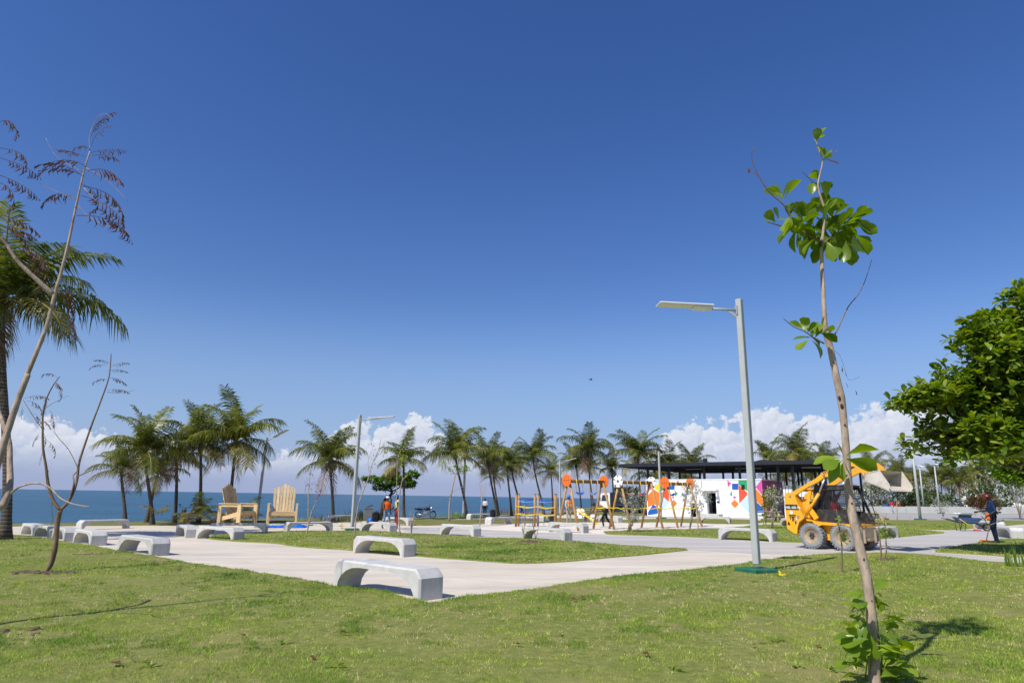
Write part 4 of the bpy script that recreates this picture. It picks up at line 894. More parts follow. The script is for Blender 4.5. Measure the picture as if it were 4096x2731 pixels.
twig_tree('young_sapling', 'bare pale forked sapling left of the far backpack bench', None, f3([(1750, 1312)])[0], [(f3([(1750, 1312), (1758, 1180), (1768, 1040), (1755, 950), (1745, 840)]), 5, 1.6, 0), (f3([(1768, 1040), (1775, 960), (1770, 870)]), 3, 1.2, 0), (f3([(1768, 1040), (1800, 950), (1812, 850)]), 3, 1.2, .1)], (), 'bark', 'sapling', SG)
twig_tree('young_sapling', 'thin sapling standing before the left posts of the climbing frame', None, f4([(258, 1478)])[0], [(f4([(258, 1478), (265, 1380), (285, 1200), (282, 1050)]), 4, 1.5, 0), (f4([(265, 1380), (250, 1260), (255, 1120)]), 3, 1.2, 0), (f4([(275, 1300), (300, 1200)]), 2, 1, 0)], scat((250, 1340, 320, 1480), 14, 'S', .1, f4), 'bark', 'sapling', SG)
twig_tree('young_sapling', 'thin dark twiggy sapling on the island lawn before the climbing frame', None, f4([(406, 1568)])[0], [(f4([(406, 1575), (405, 1440), (385, 1330), (362, 1230)]), 5, 1.5, 0), (f4([(405, 1440), (425, 1380), (440, 1270)]), 3, 1.2, 0), (f4([(385, 1330), (392, 1250)]), 2, 1, 0)], (), 'bark_brown', 'sapling', SG)
twig_tree('young_sapling', 'thin sapling in front of the loader rear wheel, small leaves half way', None, f6([(908, 1555)])[0], [(f6([(910, 1560), (903, 1380), (903, 1220), (880, 1060), (860, 950), (845, 815)]), 8, 3, 0), (f6([(903, 1200), (930, 1080), (925, 950)]), 3, 1.5, 0), (f6([(880, 1060), (890, 930)]), 3, 1.5, 0)], scat((870, 900, 915, 1000), 8, 'B', .1, f6)+scat((880, 1060, 980, 1190), 26, 'S', .09, f6), 'bark_brown', 'sapling', SG)
twig_tree('young_sapling', 'twin stemmed feathery sapling on the lawn right of the loader', None, f6([(1370, 1405)])[0], [(f6([(1355, 1405), (1348, 1250), (1330, 1080), (1322, 960), (1290, 830)]), 7, 2, 0), (f6([(1375, 1400), (1412, 1290), (1408, 1150), (1440, 1020)]), 7, 2, 0), (f6([(1335, 1000), (1390, 930), (1420, 860)]), 3, 1.2, 0), (f6([(1390, 1000), (1385, 880)]), 3, 1, 0)], scat((1340, 1040, 1480, 1140), 40, 'S', .09, f6)+scat((1400, 1200, 1450, 1290), 12, 'S', .06, f6), 'bark_brown', 'sapling', SG)
twig_tree('young_sapling', 'small bare sapling on the far right lawn before the road', None, f7([(232, 992)])[0], [(f7([(232, 992), (230, 880), (225, 770)]), 4, 2, 0)], scat((215, 740, 245, 800), 8, 'S', .12, f7), 'bark', 'sapling', SG)
twig_tree('young_sapling', 'tiny bare stake like sapling on the far right lawn', None, f7([(372, 1045)])[0], [(f7([(372, 1045), (362, 980), (360, 950)]), 3, 1.5, 0)], (), 'bark', 'sapling', SG)
twig_tree('young_sapling', 'green leaved sapling beside the picnic table at the mural corner', None, f5([(2058, 1222)])[0], [(f5([(2058, 1222), (2062, 1080), (2065, 920), (2060, 760)]), 6, 3, 0), (f5([(2064, 980), (2020, 960)]), 3, 1.5, 0)], scat((2030, 750, 2100, 930), 60, 'B', .26, f5)+scat((2010, 940, 2060, 1120), 26, 'B', .24, f5), 'bark', 'sapling', SG)
# --- foliage masses: almond trees, silver shrubs, far trees
def rosettes(centres, L=.22, W=.12, n=8, seed_=0, spread=.5, up=.15, cup=.2):
    r = np.random.RandomState(seed_); C = np.repeat(np.array(centres), n, 0); m_ = len(C)
    a = r.rand(m_)*2*np.pi; e = r.normal(up, spread, m_); l = L*(.7+.5*r.rand(m_)); w = W*.5*(.7+.5*r.rand(m_))
    d = np.stack([np.cos(a)*np.cos(e), np.sin(a)*np.cos(e), np.sin(e)], 1); s = np.stack([-np.sin(a), np.cos(a), r.normal(0, .35, m_)], 1); s /= np.linalg.norm(s, axis=1)[:, None]; nn = np.cross(d, s)
    b = C+d*.03; v = np.zeros((m_, 6, 3)); l = l[:, None]; w = w[:, None]
    v[:, 0] = b; v[:, 1] = b+d*l*.5-s*w*.85+nn*w*cup; v[:, 2] = b+d*l*.5+s*w*.85+nn*w*cup; v[:, 3] = b+d*l*.85-s*w*.8-nn*l*.06; v[:, 4] = b+d*l*.85+s*w*.8-nn*l*.06; v[:, 5] = b+d*l-nn*l*.14
    o = (np.arange(m_)*6)[:, None]; tri = np.concatenate([o+np.array([[0, 2, 1]]), o+np.array([[1, 2, 4]]), o+np.array([[1, 4, 3]]), o+np.array([[3, 4, 5]])], 0)
    return v.reshape(-1, 3), tri
def foliage(name, v, tri, mat, parent=None, **k):
    me = bpy.data.meshes.new(name); me.from_pydata(v.tolist(), [], tri.tolist()); me.materials.append(mat)
    me.polygons.foreach_set('use_smooth', [True]*len(me.polygons)); return put(name, me, parent, **k)
def plate_pts(c, rad, n, r, lo=-.35):
    out = []
    while len(out) < n:
        p = Vector((r.gauss(0, 1), r.gauss(0, 1), r.gauss(0, 1))).normalized()
        if p.z < lo: continue
        q = Vector((p.x*rad[0], p.y*rad[1], p.z*rad[2]))*(1-.35*r.random()**2); q *= 1+.22*mnoise.noise((p.x*2.2+c[0], p.y*2.2+c[1], p.z*2.2+c[2]))
        out.append(tuple(Vector(c)+q))
    return out
def big_almond():
    r = random.Random(6); base = Vector((18.2, 20.5, gz(18.2, 20.5)))
    t = thing('almond_tree', 'large spreading sea almond tree with layered glossy leaves at the right edge', 'tree', base, 0)
    D = 19.2; W_ = lambda x, y, dy=0: at(x+78, y+14, D+dy)-base
    plates = [((3700, 1600), (1.75, 1.8, .42), 250), ((3640, 1585), (.85, .9, .28), 90), ((3860, 1560), (1.9, 2.0, .7), 300), ((3760, 1760), (1.5, 1.6, .55), 240), ((3720, 1720), (1.0, 1.2, .42), 130), ((3900, 1780), (1.9, 2.0, .58), 300), ((4040, 1760), (1.8, 2.0, .75), 240), ((4060, 1560), (1.9, 2.1, 1.0), 260),
              ((3860, 1440), (1.15, 1.3, .45), 170), ((3830, 1330), (.8, .9, .35), 110), ((3940, 1300), (1.2, 1.3, .55), 180), ((4030, 1420), (1.5, 1.6, .9), 220), ((4060, 1230), (1.2, 1.3, .75), 190), ((4045, 1155), (.7, .8, .4), 80), ((4200, 1350), (2.4, 2.4, 2.0), 260), ((4250, 1620), (2.4, 2.6, 1.8), 260), ((3930, 1680), (1.5, 1.8, .6), 180),
              ((4400, 1500), (2.6, 2.8, 2.6), 220)]
    pts = []
    for (x, y), rad, n in plates:
        c0 = W_(x, y, r.uniform(-.3, .5))
        for k in range(6):
            off = Vector((r.uniform(-1, 1)*rad[0], r.uniform(-1, 1)*rad[1], r.uniform(-1, 1)*rad[2]))*.58; q = r.uniform(.34, .56); pts += plate_pts(c0+off, (rad[0]*q, rad[1]*q, rad[2]*q*1.15+.08), int(n*q*.27), r, -.8)
    v, tri = rosettes(pts, .285, .155, 8, 3, .55, .25); foliage('crown', v, tri, M['almond'], t)
    MB().tube([(0, 0, -.1), (-.1, 0, 1.2), (-.3, -.1, 2.4), (-.5, -.2, 4.5), (-.4, -.2, 6.6)], [.32, .24, .2, .14, .06], 10).build('trunk', M['bark_dark'], t)
    for (x, y), rad, n in plates[:14]:
        c = W_(x, y); s = Vector((-.35, -.1, max(1.6, c.z-1.0))); MB().tube(smooth_poly([s, s.lerp(c, .5)+Vector((0, 0, -.25)), c+Vector((0, 0, -.1)), c+Vector((-rad[0]*.6, 0, .05))], 3), [.085, .075, .065, .055, .05, .045, .04, .03, .022, .015], 6).build('limb', M['bark_dark'], t)
big_almond()
def small_almond():
    r = random.Random(16); base = G(*f3([(735, 1200)])[0]); base.z = gz(base.x, base.y); D = base.y
    t = thing('almond_tree', 'small umbrella shaped almond tree on a crooked dark trunk behind the two men', 'tree', base, 0)
    W_ = lambda x, y: at(*f3([(x, y)])[0], D)-base
    pts = []
    for x, y, rad, n in [(640, 830, (1.05, 1.2, .35), 110), (560, 820, (.5, .6, .2), 40), (760, 860, (1.3, 1.5, .55), 190), (830, 790, (.9, 1.1, .55), 130), (930, 850, (1.2, 1.4, .6), 180), (1040, 780, (.8, 1.0, .4), 110), (1000, 880, (.9, 1.1, .5), 110), (840, 740, (.45, .5, .25), 40), (720, 910, (.9, 1.0, .4), 90)]:
        pts += plate_pts(W_(x, y), rad, n, r, -.8)
    v, tri = rosettes(pts, .24, .15, 8, 8, .45, .15); foliage('crown', v, tri, M['almond'], t)
    MB().tube(smooth_poly([W_(722, 1210), W_(735, 1110), W_(760, 1040), W_(810, 1000), W_(830, 950), W_(800, 900)], 3), [.2]*5+[.17]*5+[.13]*4+[.1]*2, 8).build('trunk', M['bark_dark'], t)
    for a, b in (((820, 990), (880, 940)), ((830, 960), (700, 880)), ((840, 950), (960, 870)), ((800, 1000), (770, 990))): MB().tube([W_(*a), W_((a[0]+b[0])/2, (a[1]+b[1])/2+8), W_(*b)], [.09, .07, .04], 6).build('limb', M['bark_dark'], t)
    MB().tube([W_(815, 1010), W_(825, 1040), W_(826, 1080)], [.07, .06, .05], 6).build('limb', M['bark_dark'], t)
small_almond()
def shrub(px, crown_px, rad, label, mat='silver_leaf', n=46, L=.13, Wd=.045, stems=2, f=None, Y=None, cat='shrub', name='silver_shrub', group=None, seed_=0, trunk='bark', nl=9, lo=-.9):
    r = random.Random(seed_+3); b = G(*px) if Y is None else at(px[0], px[1], Y); b.z = gz(b.x, b.y); t = thing(name, label, cat, b, 0, group)
    cs = crown_px if isinstance(crown_px, list) else [crown_px]; rs_ = rad if isinstance(rad, list) else [rad]*len(cs); pts = []
    for c, ra in zip(cs, rs_):
        c = at(c[0], c[1], b.y)-b; pts += plate_pts(c, ra, n, r, lo)
        for k in range(stems): e = c+Vector((r.uniform(-.5, .5)*ra[0], r.uniform(-.3, .3)*ra[1], r.uniform(-.2, .3)*ra[2])); MB().tube([Vector((r.uniform(-.05, .05), 0, -.03)), e*.5+Vector((r.uniform(-.06, .06), 0, 0)), e], [.028, .022, .012], 5).build('stem', M[trunk], t)
    v, tri = rosettes(pts, L, Wd, nl, seed_, .8, .2); foliage('foliage', v, tri, M[mat], t); return t
SS = 'silver leaved shrubs round the playground'
shrub(f5([(210, 1272)])[0], f5([(290, 850), (260, 1010)]), [(.75, .6, .55), (.4, .4, .6)], 'silver leaved shrub between the left and middle swings', group=SS, seed_=1)
shrub(f5([(1040, 1232)])[0], f5([(1130, 760), (1100, 850)]), [(.85, .7, .8), (.5, .5, .9)], 'silver leaved shrub covering the right end of the right swing', group=SS, seed_=2, n=64)
shrub(f5([(1545, 1052)])[0], f5([(1530, 735)]), (.9, .8, .62), 'silver shrub on thin stems right of the doorway', group=SS, seed_=3, n=44, stems=4)
shrub(f5([(1650, 1052)])[0], f5([(1665, 960), (1640, 770)]), [(.7, .6, .5), (.25, .25, .35)], 'low silver shrub by the yellow bucket', group=SS, seed_=4, n=45)
shrub(f5([(1800, 1060)])[0], f5([(1810, 800)]), (.5, .5, 1.2), 'sparse silver shrub before the mural, left of the near lamp post', group=SS, seed_=5, n=26, stems=3)
shrub(f5([(2140, 1224)])[0], f5([(2170, 790), (2150, 920)]), [(.5, .5, .6), (.3, .3, .6)], 'silver shrub right of the green sapling at the mural corner', group=SS, seed_=6, n=40)
twig_tree('young_sapling', 'thin straight stake before the right swing', None, f5([(1157, 1302)])[0], [(f5([(1157, 1302), (1148, 1150), (1130, 950), (1118, 660)]), 5, 3, 0)], (), 'bark', 'sapling', SG)
shrub(f6([(310, 870)])[0], f6([(340, 590)]), (1.0, .9, .8), 'light green leafy sapling before the striped wall', 'leaf_bright', 55, .22, .1, 3, seed_=7, name='young_tree', group=None, cat='sapling')
# reeds, dry frond heaps, strap leaf plant
def reeds(px, n, h, spread, label, mat='reed', name='reed_clump', w=.02, seed_=0, group=None, arch=.5):
    r = random.Random(seed_); b = G(*px); t = put(name, None, None, loc=(b.x, b.y, gz(b.x, b.y)), label=label, category='plant', group=group); mb = MB()
    for k in range(n):
        a = r.random()*6.28; q = Vector((r.gauss(0, spread[0]*.5), r.gauss(0, spread[1]*.5), 0)); l = h*r.uniform(.5, 1.1); d = Vector((math.cos(a), math.sin(a)*.6, 0))*r.uniform(.05, arch)
        s = Vector((-math.sin(a), math.cos(a), 0))*w*.5; m1 = q+Vector((0, 0, l*.6))+d*l*.45; e = q+Vector((0, 0, l*r.uniform(.75, 1.0)))+d*l*1.1
        mb.add([q-s, q+s, m1+s*.8, m1-s*.8, e], [(0, 1, 2, 3), (3, 2, 4)])
    mb.build('leaves', M[mat], t); return t
def heap(px, n, label, size=.6, seed_=0, mats=('frond_dead', 'frond_old')):
    r = random.Random(seed_); b = G(*px); t = thing('frond_heap', label, 'palm fronds', (b.x, b.y, gz(b.x, b.y)), 0)
    for k in range(n):
        f = put('frond', r.choice([FRD[0], FRO[0], FRO[1], FR['mid', 0]]), t, loc=(r.uniform(-1.2, 1.2)*size*2, r.uniform(-.4, .4), r.uniform(.25, .7))); s = size*r.uniform(.7, 1.1); f.scale = (s, s, s*.8); f.rotation_euler = (r.uniform(-.5, .5), r.uniform(-.9, -.1), r.random()*6.28)
    return t
heap(f2([(250, 1345)])[0], 12, 'heap of cut palm fronds under the left clump of palms', .55, 1)
heap(f2([(510, 1340)])[0], 14, 'heap of dry palm fronds at the foot of the tall straight palm', .58, 2)
heap(f2([(870, 1335)])[0], 8, 'cut palm fronds lying behind the angled giant chair', .5, 3)
RG = 'reed clumps along the cliff edge'
reeds(f3([(300, 1275)])[0], 260, .75, (2.2, .5), 'reeds behind the bench left of the litter bin', seed_=1, group=RG)
reeds(f3([(500, 1255)])[0], 300, 1.0, (1.1, .5), 'taller reeds left of the litter bin', seed_=2, group=RG)
reeds(f3([(670, 1250)])[0], 240, .85, (1.0, .5), 'reeds right of the litter bin at the almond trunk', seed_=3, group=RG)
reeds(f3([(2000, 1195)])[0], 260, .85, (2.6, .6), 'reeds at the foot of the leaning palms left of the climbing frame', seed_=4, group=RG)
reeds(f3([(1560, 1225)])[0], 160, .6, (1.6, .5), 'green leafy reeds round the third lamp base', 'leaf_bright', seed_=5, group=RG, w=.05)
reeds(f4([(220, 1150)])[0], 160, .8, (1.6, .6), 'reeds behind the left posts of the climbing frame', seed_=6, group=RG)
reeds((4072, 2272), 22, .55, (.3, .25), 'bright strap leaved plant on the lawn at the right picture edge', 'leaf_bright', 'strap_leaf_plant', .035, 9, arch=.5)
reeds((3300, 2190), 1, .1, (.1, .1), 'single weed leaf by the loader', 'leaf_bright', 'weed', .05, 9) if False else None
# far trees behind the low wall
FG = 'trees and bushes beyond the low wall'
fs_ = [(3470, 2014, 1985, (4, 3, 2.2), 'grey green bush under the loader bucket, left', 120), (3560, 2016, 1975, (5, 3, 2.6), 'grey green bush right below the loader bucket', 120), (3660, 2018, 1985, (5, 3, 2.0), 'dark bush behind the tall grey pole', 135),
       (3790, 2016, 1975, (6, 4, 3.2), 'wide dark bush under the far palms', 140), (3880, 2016, 1985, (5, 3, 2.4), 'bush left of the white tower block', 140), (3960, 2016, 1990, (5, 3, 2.6), 'olive bush at the foot of the white tower block', 130), (4040, 2014, 1975, (5, 4, 3.0), 'dense tree under the bright tree at the right edge', 150), (3720, 2020, 1998, (4, 2, 1.5), 'low pale shrub behind the wall at the lamp poles', 120)]
for i, (x, by, cy, rad, lab, Y) in enumerate(fs_): shrub((x, by), (x, cy), rad, lab, 'far_leaf' if i % 3 else 'silver_leaf', 230, .5, .26, 2, Y=Y, cat='bush', name='far_bush', group=FG, seed_=20+i, nl=6)
shrub((4010, 2014), [(4000, 1905), (3985, 1890)], [(9, 6, 5.5), (5, 5, 3.5)], 'large dark grey green tree before the white tower block', 'bark_dark' if False else 'far_leaf', 330, .7, .3, 2, Y=185, cat='tree', name='far_tree', group=FG, seed_=40, nl=6)
shrub((4075, 2040), [(4085, 1880), (4050, 1865), (4060, 1905), (4110, 1900)], [(2.3, 2, .9), (1.8, 1.5, .6), (1.8, 1.5, .5), (2.5, 2, 1.2)], 'bright green layered tree at the right edge below the big almond crown', 'leaf_bright', 130, .4, .24, 2, Y=60, cat='tree', name='almond_tree', seed_=41, nl=7)
shrub((3950, 2046), [(3930, 2012), (3960, 2020), (3905, 2008)], [(1.1, .8, .7), (.9, .8, .8), (.7, .6, .5)], 'red leaved shrub behind the man with the brush cutter', 'leaf_red', 80, .2, .08, 3, Y=62, cat='shrub', name='red_shrub', seed_=42)
shrub((3770, 2046), (3768, 2015), (.8, .8, .9), 'pale thin shrub in front of the low wall by the lamp poles', 'silver_leaf', 40, .16, .06, 4, Y=70, group=None, seed_=43)
# ------------------------------------------------------------------ giant chairs
def giant_chair(loc, rz, label):
    t = thing('giant_chair', label, 'chair', loc, rz, 'giant wooden garden chairs'); W_, D_ = 1.72, 1.45
    for s in (-1, 1):
        x = s*(W_/2-.06)
        MB().box((x, 0, .62), (.12, .26, 1.22), None, .008).build('leg', M['pine'], t)
        MB().box((x, D_-.1, .58), (.10, .22, 1.14), None, .008).build('leg', M['pine'], t)
        MB().box((x, D_/2-.06, 1.275), (.30 if False else .16, D_+.12, .055), None, .008).build('armrest', M['pine_y'], t)
        MB().box((x, D_/2-.02, 1.165), (.06, D_-.3, .16), None, .006).build('arm_rail', M['pine_y'], t)
        MB().beam((x-s*.09, -.02, .70), (x-s*.09, D_, .34), .055, .24, .006).build('side_rail', M['pine_y'], t)
    MB().box((0, -.02, .70), (W_-.26, .06, .20), None, .006).build('front_rail', M['pine_x'], t)
    for k in range(6):
        y = .1+k*.19; z = .815-.055*k; MB().box((0, y, z), (W_-.30, .17, .04), Matrix.Rotation(R(-15), 3, 'X'), .006).build('seat_slat', M['pine_x'], t)
    tops = [2.20, 2.28, 2.36, 2.46, 2.38, 2.30, 2.19]; th = R(17)
    for k, tp in enumerate(tops):
        x = (k-3)*.172; b = Vector((x, .98, .46)); L_ = (tp-.46)/math.cos(th); e = b+Vector((x*.12, math.sin(th)*L_, math.cos(th)*L_))
        MB().beam(b, e, .155, .042, .005, up=(0, -1, .3)).build('back_slat', M['pine'], t)
    for z in (.75, 1.55): MB().box((0, 1.045+(z-.46)*math.tan(th), z), (1.18, .05, .14), None, .005).build('back_batten', M['pine_x'], t)
    return t
a = G(*f2([(1175, 1352)])[0]); giant_chair((a.x, a.y, gz(a.x, a.y)), R(17), 'giant pine garden chair facing the camera on the blue tarp')
a = G(*f2([(862, 1345)])[0]); giant_chair((a.x, a.y, gz(a.x, a.y)), R(76), 'giant pine garden chair turned to the right, left of the frontal one')
a = G(*f2([(340, 1338)])[0]); b = at(*f2([(422, 1118)])[0], a.y+.5)
MB().beam((0, 0, 0), b-a, .22, .05, .005, up=(0, -1, 0)).build('wooden_plank', M['pine'], None, loc=(a.x, a.y, gz(a.x, a.y)), label='pale wooden plank leaning against the tall straight palm', category='plank')
# blue tarp
def tarp():
    a = G(*f2([(940, 1368)])[0]); b = G(*f2([(1400, 1362)])[0]); c = (a+b)/2; nx, ny = 48, 16; mb = MB(); vs = []
    for j in range(ny+1):
        for i in range(nx+1):
            u, v = i/nx, j/ny; x = (u-.5)*(b-a).length*1.0; y = (v-.35)*1.5+.15*mnoise.noise((u*6, v*3, 0)); e = min(u, 1-u, v, 1-v)
            vs.append((x, y, .012+abs(mnoise.noise((u*11, v*5, 1.7)))*.16*(1.0 if e > .05 else .3)+.25*max(0, mnoise.noise((u*3.1+7, v*2, 4)))*(u > .45)*(e > .02)))
    mb.add(vs, [(j*(nx+1)+i, j*(nx+1)+i+1, (j+1)*(nx+1)+i+1, (j+1)*(nx+1)+i) for j in range(ny) for i in range(nx)], True)
    mb.build('tarpaulin', M['blue_plastic'], None, loc=(c.x, c.y, gz(c.x, c.y)), label='crumpled blue tarpaulin spread under the giant chairs', category='tarpaulin')
tarp()
# litter bins
def litter_bin(px, label, lid=25):
    p = G(*px); t = thing('litter_bin', label, 'litter bin', (p.x, p.y, gz(p.x, p.y)), R(20), 'grey litter bins')
    b = MB(); w0, w1 = .24, .30; b.add([(x*w, y*w, z) for z, w in ((0, w0), (.92, w1)) for x, y in ((-1, -1), (1, -1), (1, 1), (-1, 1))], [(0, 1, 2, 3), (4, 5, 6, 7), (0, 1, 5, 4), (1, 2, 6, 5), (2, 3, 7, 6), (3, 0, 4, 7)]); b.build('body', M['grey_plastic'], t)
    MB().box((0, 0, .95), (.66, .66, .06), None, .015).build('rim', M['grey_plastic'], t)
    MB().box((.04, 0, 1.06), (.64, .6, .05), Matrix.Rotation(R(-lid), 3, 'Y'), .015).build('lid', M['steel_dark'], t)
litter_bin(f3([(572, 1270)])[0], 'grey litter bin with open lid left of the two men')
litter_bin(f4([(690, 1165)])[0], 'grey litter bin behind the left leg of the left swing', 8)

# ------------------------------------------------------------------ playground
Z3 = lambda p: gz(p.x, p.y)
def disc_part(t, c, ax, r, kind, th=.05):
    # flat ball shaped end board, axis ax
    ax = ax.normalized(); q = ax.to_track_quat('Z', 'Y').to_matrix().to_4x4(); Mx = Matrix.Translation(c) @ q
    d = MB(); d.lathe([(.001, -th/2), (r-.01, -th/2), (r, -th/2+.01), (r, th/2-.01), (r-.01, th/2), (.001, th/2)], 28, Mx, False)
    o = d.build('end_disc', M['orange'] if kind == 'basket' else M['white'], t)
    l = MB()
    for s in (-1, 1):
        z = s*(th/2+.003)
        if kind == 'basket':
            for pts in ([(-r*.98, 0), (r*.98, 0)], [(0, -r*.98), (0, r*.98)], [(-.62*r, -.75*r), (-.38*r, 0), (-.62*r, .75*r)], [(.62*r, -.75*r), (.38*r, 0), (.62*r, .75*r)]):
                l.tube([Mx @ Vector((x, y, z)) for x, y in pts], .006, 4)
        else:
            for k in range(6):
                cx, cy, rr_ = (0, 0, .24*r) if k == 0 else (.84*r*math.cos(1.2566*k+.3), .84*r*math.sin(1.2566*k+.3), .15*r)
                p = [Mx @ Vector((cx+rr_*math.cos(1.2566*j+.3), cy+rr_*math.sin(1.2566*j+.3), z+s*.001)) for j in range(5)]; l.add(p, [(0, 1, 2, 3, 4)])
                if k: l.tube([Mx @ Vector((.3*r*math.cos(1.2566*k+.3), .3*r*math.sin(1.2566*k+.3), z)), Mx @ Vector((cx*.78, cy*.78, z))], .006, 4)
    l.build('ball_lines', M['black'], o)
def swing(px, label, kind, seatmat, deg=40, Lb=2.65, H=2.46, sp=1.55):
    p = G(*px); t = thing('swing_set', label, 'swing', (p.x, p.y, Z3(p)), R(deg), 'timber swing sets on the sand')
    for s in (-1, 1):
        for q in (-1, 1):
            MB().tube([(s*(Lb/2+.05), q*sp/2, -.05), (s*Lb/2-.02*s, q*.07, H+.02)], .062, 10).build('leg', M['timber'], t)
        disc_part(t, Vector((s*(Lb/2+.12), 0, H+.08)), Vector((s, 0, 0)), .33, kind)
    MB().tube([(-Lb/2-.08, 0, H+.05), (Lb/2+.08, 0, H+.05)], .095, 12).build('beam', M['timber_dark'], t)
    for k, c in enumerate((-.55, .58)):
        zz = H-.52; r2 = random.Random(k+len(label)); sw = r2.uniform(-.1, .1)
        st = MB()
        for j in range(9):
            u = j/8; x = c-.24+.48*u; st_z = zz-.13*math.sin(math.pi*u)
            if j: st.box(((x+px_)/2, sw, (st_z+pz_)/2), (.075, .20, .02), Matrix.Rotation(-math.atan2(st_z-pz_, x-px_), 3, 'Y'))
            px_, pz_ = x, st_z
        seat = st.build('seat', M[seatmat[k]], t)
        ch = MB()
        for x in (-.25, .25):
            ch.tube([(c+x, 0, H+.02), (c+x*.97, sw, zz)], .012, 5)
        ch.build('chain', M['chrome'], seat)
        for x in (-.25, .25):
            MB().tube([(c+x, -.1, H-.16), (c+x, -.115, H-.05), (c+x, -.09, H+.13), (c+x, .09, H+.13), (c+x, .115, H-.05)], .02, 6).build('strap', M['yellow'], t)
    return t
M['pink'] = paint('pink_plastic', (.70, .10, .16), .35, .15, 4); M['pale_blue'] = paint('pale_blue_plastic', (.25, .45, .75), .3, .15, 4)
M['cyan'] = paint('light_blue_paint', (.48, .66, .88), .6, .04, 2); M['mag'] = paint('magenta_paint', (.62, .08, .33), .6, .05, 2); M['grn'] = paint('green_paint', (.015, .34, .13), .6, .05, 2); M['royal'] = paint('royal_blue_paint', (.01, .10, .42), .6, .05, 2)
M['yel'] = paint('yellow_paint', (.86, .62, .02), .6, .05, 2); M['vermil'] = paint('vermilion_paint', (.72, .09, .04), .6, .05, 2); M['org'] = paint('mural_orange', (.80, .20, .025), .6, .05, 2)
swing((2345, 2119), 'left swing set with orange basketball discs', 'basket', ('blue_plastic', 'pale_blue'))
swing((2546, 2115), 'middle swing set with white football discs and pink seats', 'foot', ('pink', 'pink'))
swing((2718, 2108), 'right swing set with orange discs before the mural, half behind a silver shrub', 'basket', ('blue_plastic', 'pale_blue'), Lb=2.3)
# climbing frame
def climber():
    p = G(*f4([(400, 1298)])[0]); t = thing('climbing_frame', 'timber post climbing frame with rope net and yellow tape', 'climbing frame', (p.x, p.y, Z3(p)), 0)
    Q = lambda x, y: at(*f4([(x, y)])[0], p.y)-Vector((p.x, p.y, Z3(p)))
    P_ = []
    for x, yb, dy in [(180, 1300, -.5), (212, 1295, .3), (390, 1290, -.6), (435, 1285, .35), (624, 1250, -.3), (642, 1250, .4)]:
        q = Q(x, 1290); q.z = 0; q.y = dy; P_.append(q); h = Q(x, 960).z+.15
        MB().tube([q+Vector((0, 0, -.05)), q+Vector((0, 0, h))], .068, 10).build('post', M['timber'], t)
        MB().lathe([(.072, 0), (.072, .05), (.03, .065), (.001, .065)], 10, Matrix.Translation(q+Vector((0, 0, h-.02)))).build('post_cap', M['grey_plastic'], t)
    h = Q(400, 985).z
    for z, nm in ((h, 'rope'), (h-.12, 'rope')):
        for a, b in ((0, 2), (2, 4), (1, 3), (3, 5)): MB().tube([P_[a]+Vector((0, 0, z)), (P_[a]+P_[b])/2+Vector((0, 0, z-.08)), P_[b]+Vector((0, 0, z))], .012, 5).build(nm, M['pale_blue'] if nm == 'rope' and z < h else M['blue_plastic'], t)
    for a, b, us in ((0, 2, (.25, .5, .75)), (2, 4, (.2, .45, .7)), (1, 3, (.3, .7))):
        for u in us:
            q = P_[a].lerp(P_[b], u); MB().tube([q+Vector((0, 0, .05)), q+Vector((0, 0, h-.1))], .014, 5).build('net_rope', M['blue_plastic'] if u != .5 else M['steel_dark'], t)
    for a, b in ((0, 2),):
        for z in (.4, .8, 1.2, 1.6): MB().tube([P_[a]+Vector((0, 0, z)), P_[b]+Vector((0, 0, z))], .012, 5).build('net_rope', M['steel_dark'], t)
    k = 0
    for z in (Q(400, 1065).z, Q(400, 1150).z):
        for a, b in ((0, 2), (2, 4), (1, 3), (3, 5), (4, 5), (0, 1)):
            A = P_[a]+Vector((0, -.075, z)); B = P_[b]+Vector((0, -.075, z-.05)); k += 1; m_ = (A+B)/2+Vector((0, 0, -.05-.03*(k % 3))); tp = MB()
            for c, d in ((A, m_), (m_, B)): tp.beam(c, d, .006, .045)
            tp.build('barrier_tape', M['yellow'], t)
climber()
def tape(pts, label):
    mb = MB(); pp = [at(x, y, Y) for x, y, Y in pts]; b = pp[0].copy(); b.z = gz(b.x, b.y)
    for c, d in zip(pp, pp[1:]):
        m_ = (c+d)/2+Vector((0, 0, -.06)); mb.beam(c-b, m_-b, .006, .045); mb.beam(m_-b, d-b, .006, .045)
    mb.build('barrier_tape', M['yellow'], None, loc=b, label=label, category='tape', group='yellow barrier tapes')
YS = G(2345, 2119).y
tape([(2290, 2027, YS-.6), (2380, 2029, YS+.6), (2430, 2025, YS)], 'yellow barrier tape strung across the left swing legs')
tape([(2430, 2026, YS), (2468, 2029, YS), (2500, 2031, YS), (2580, 2031, YS), (2630, 2030, YS)], 'yellow barrier tape strung across the middle swing legs')
tape([(2630, 2030, YS), (2690, 2031, YS), (2740, 2029, YS), (2790, 2030, YS)], 'yellow barrier tape strung across the right swing legs')
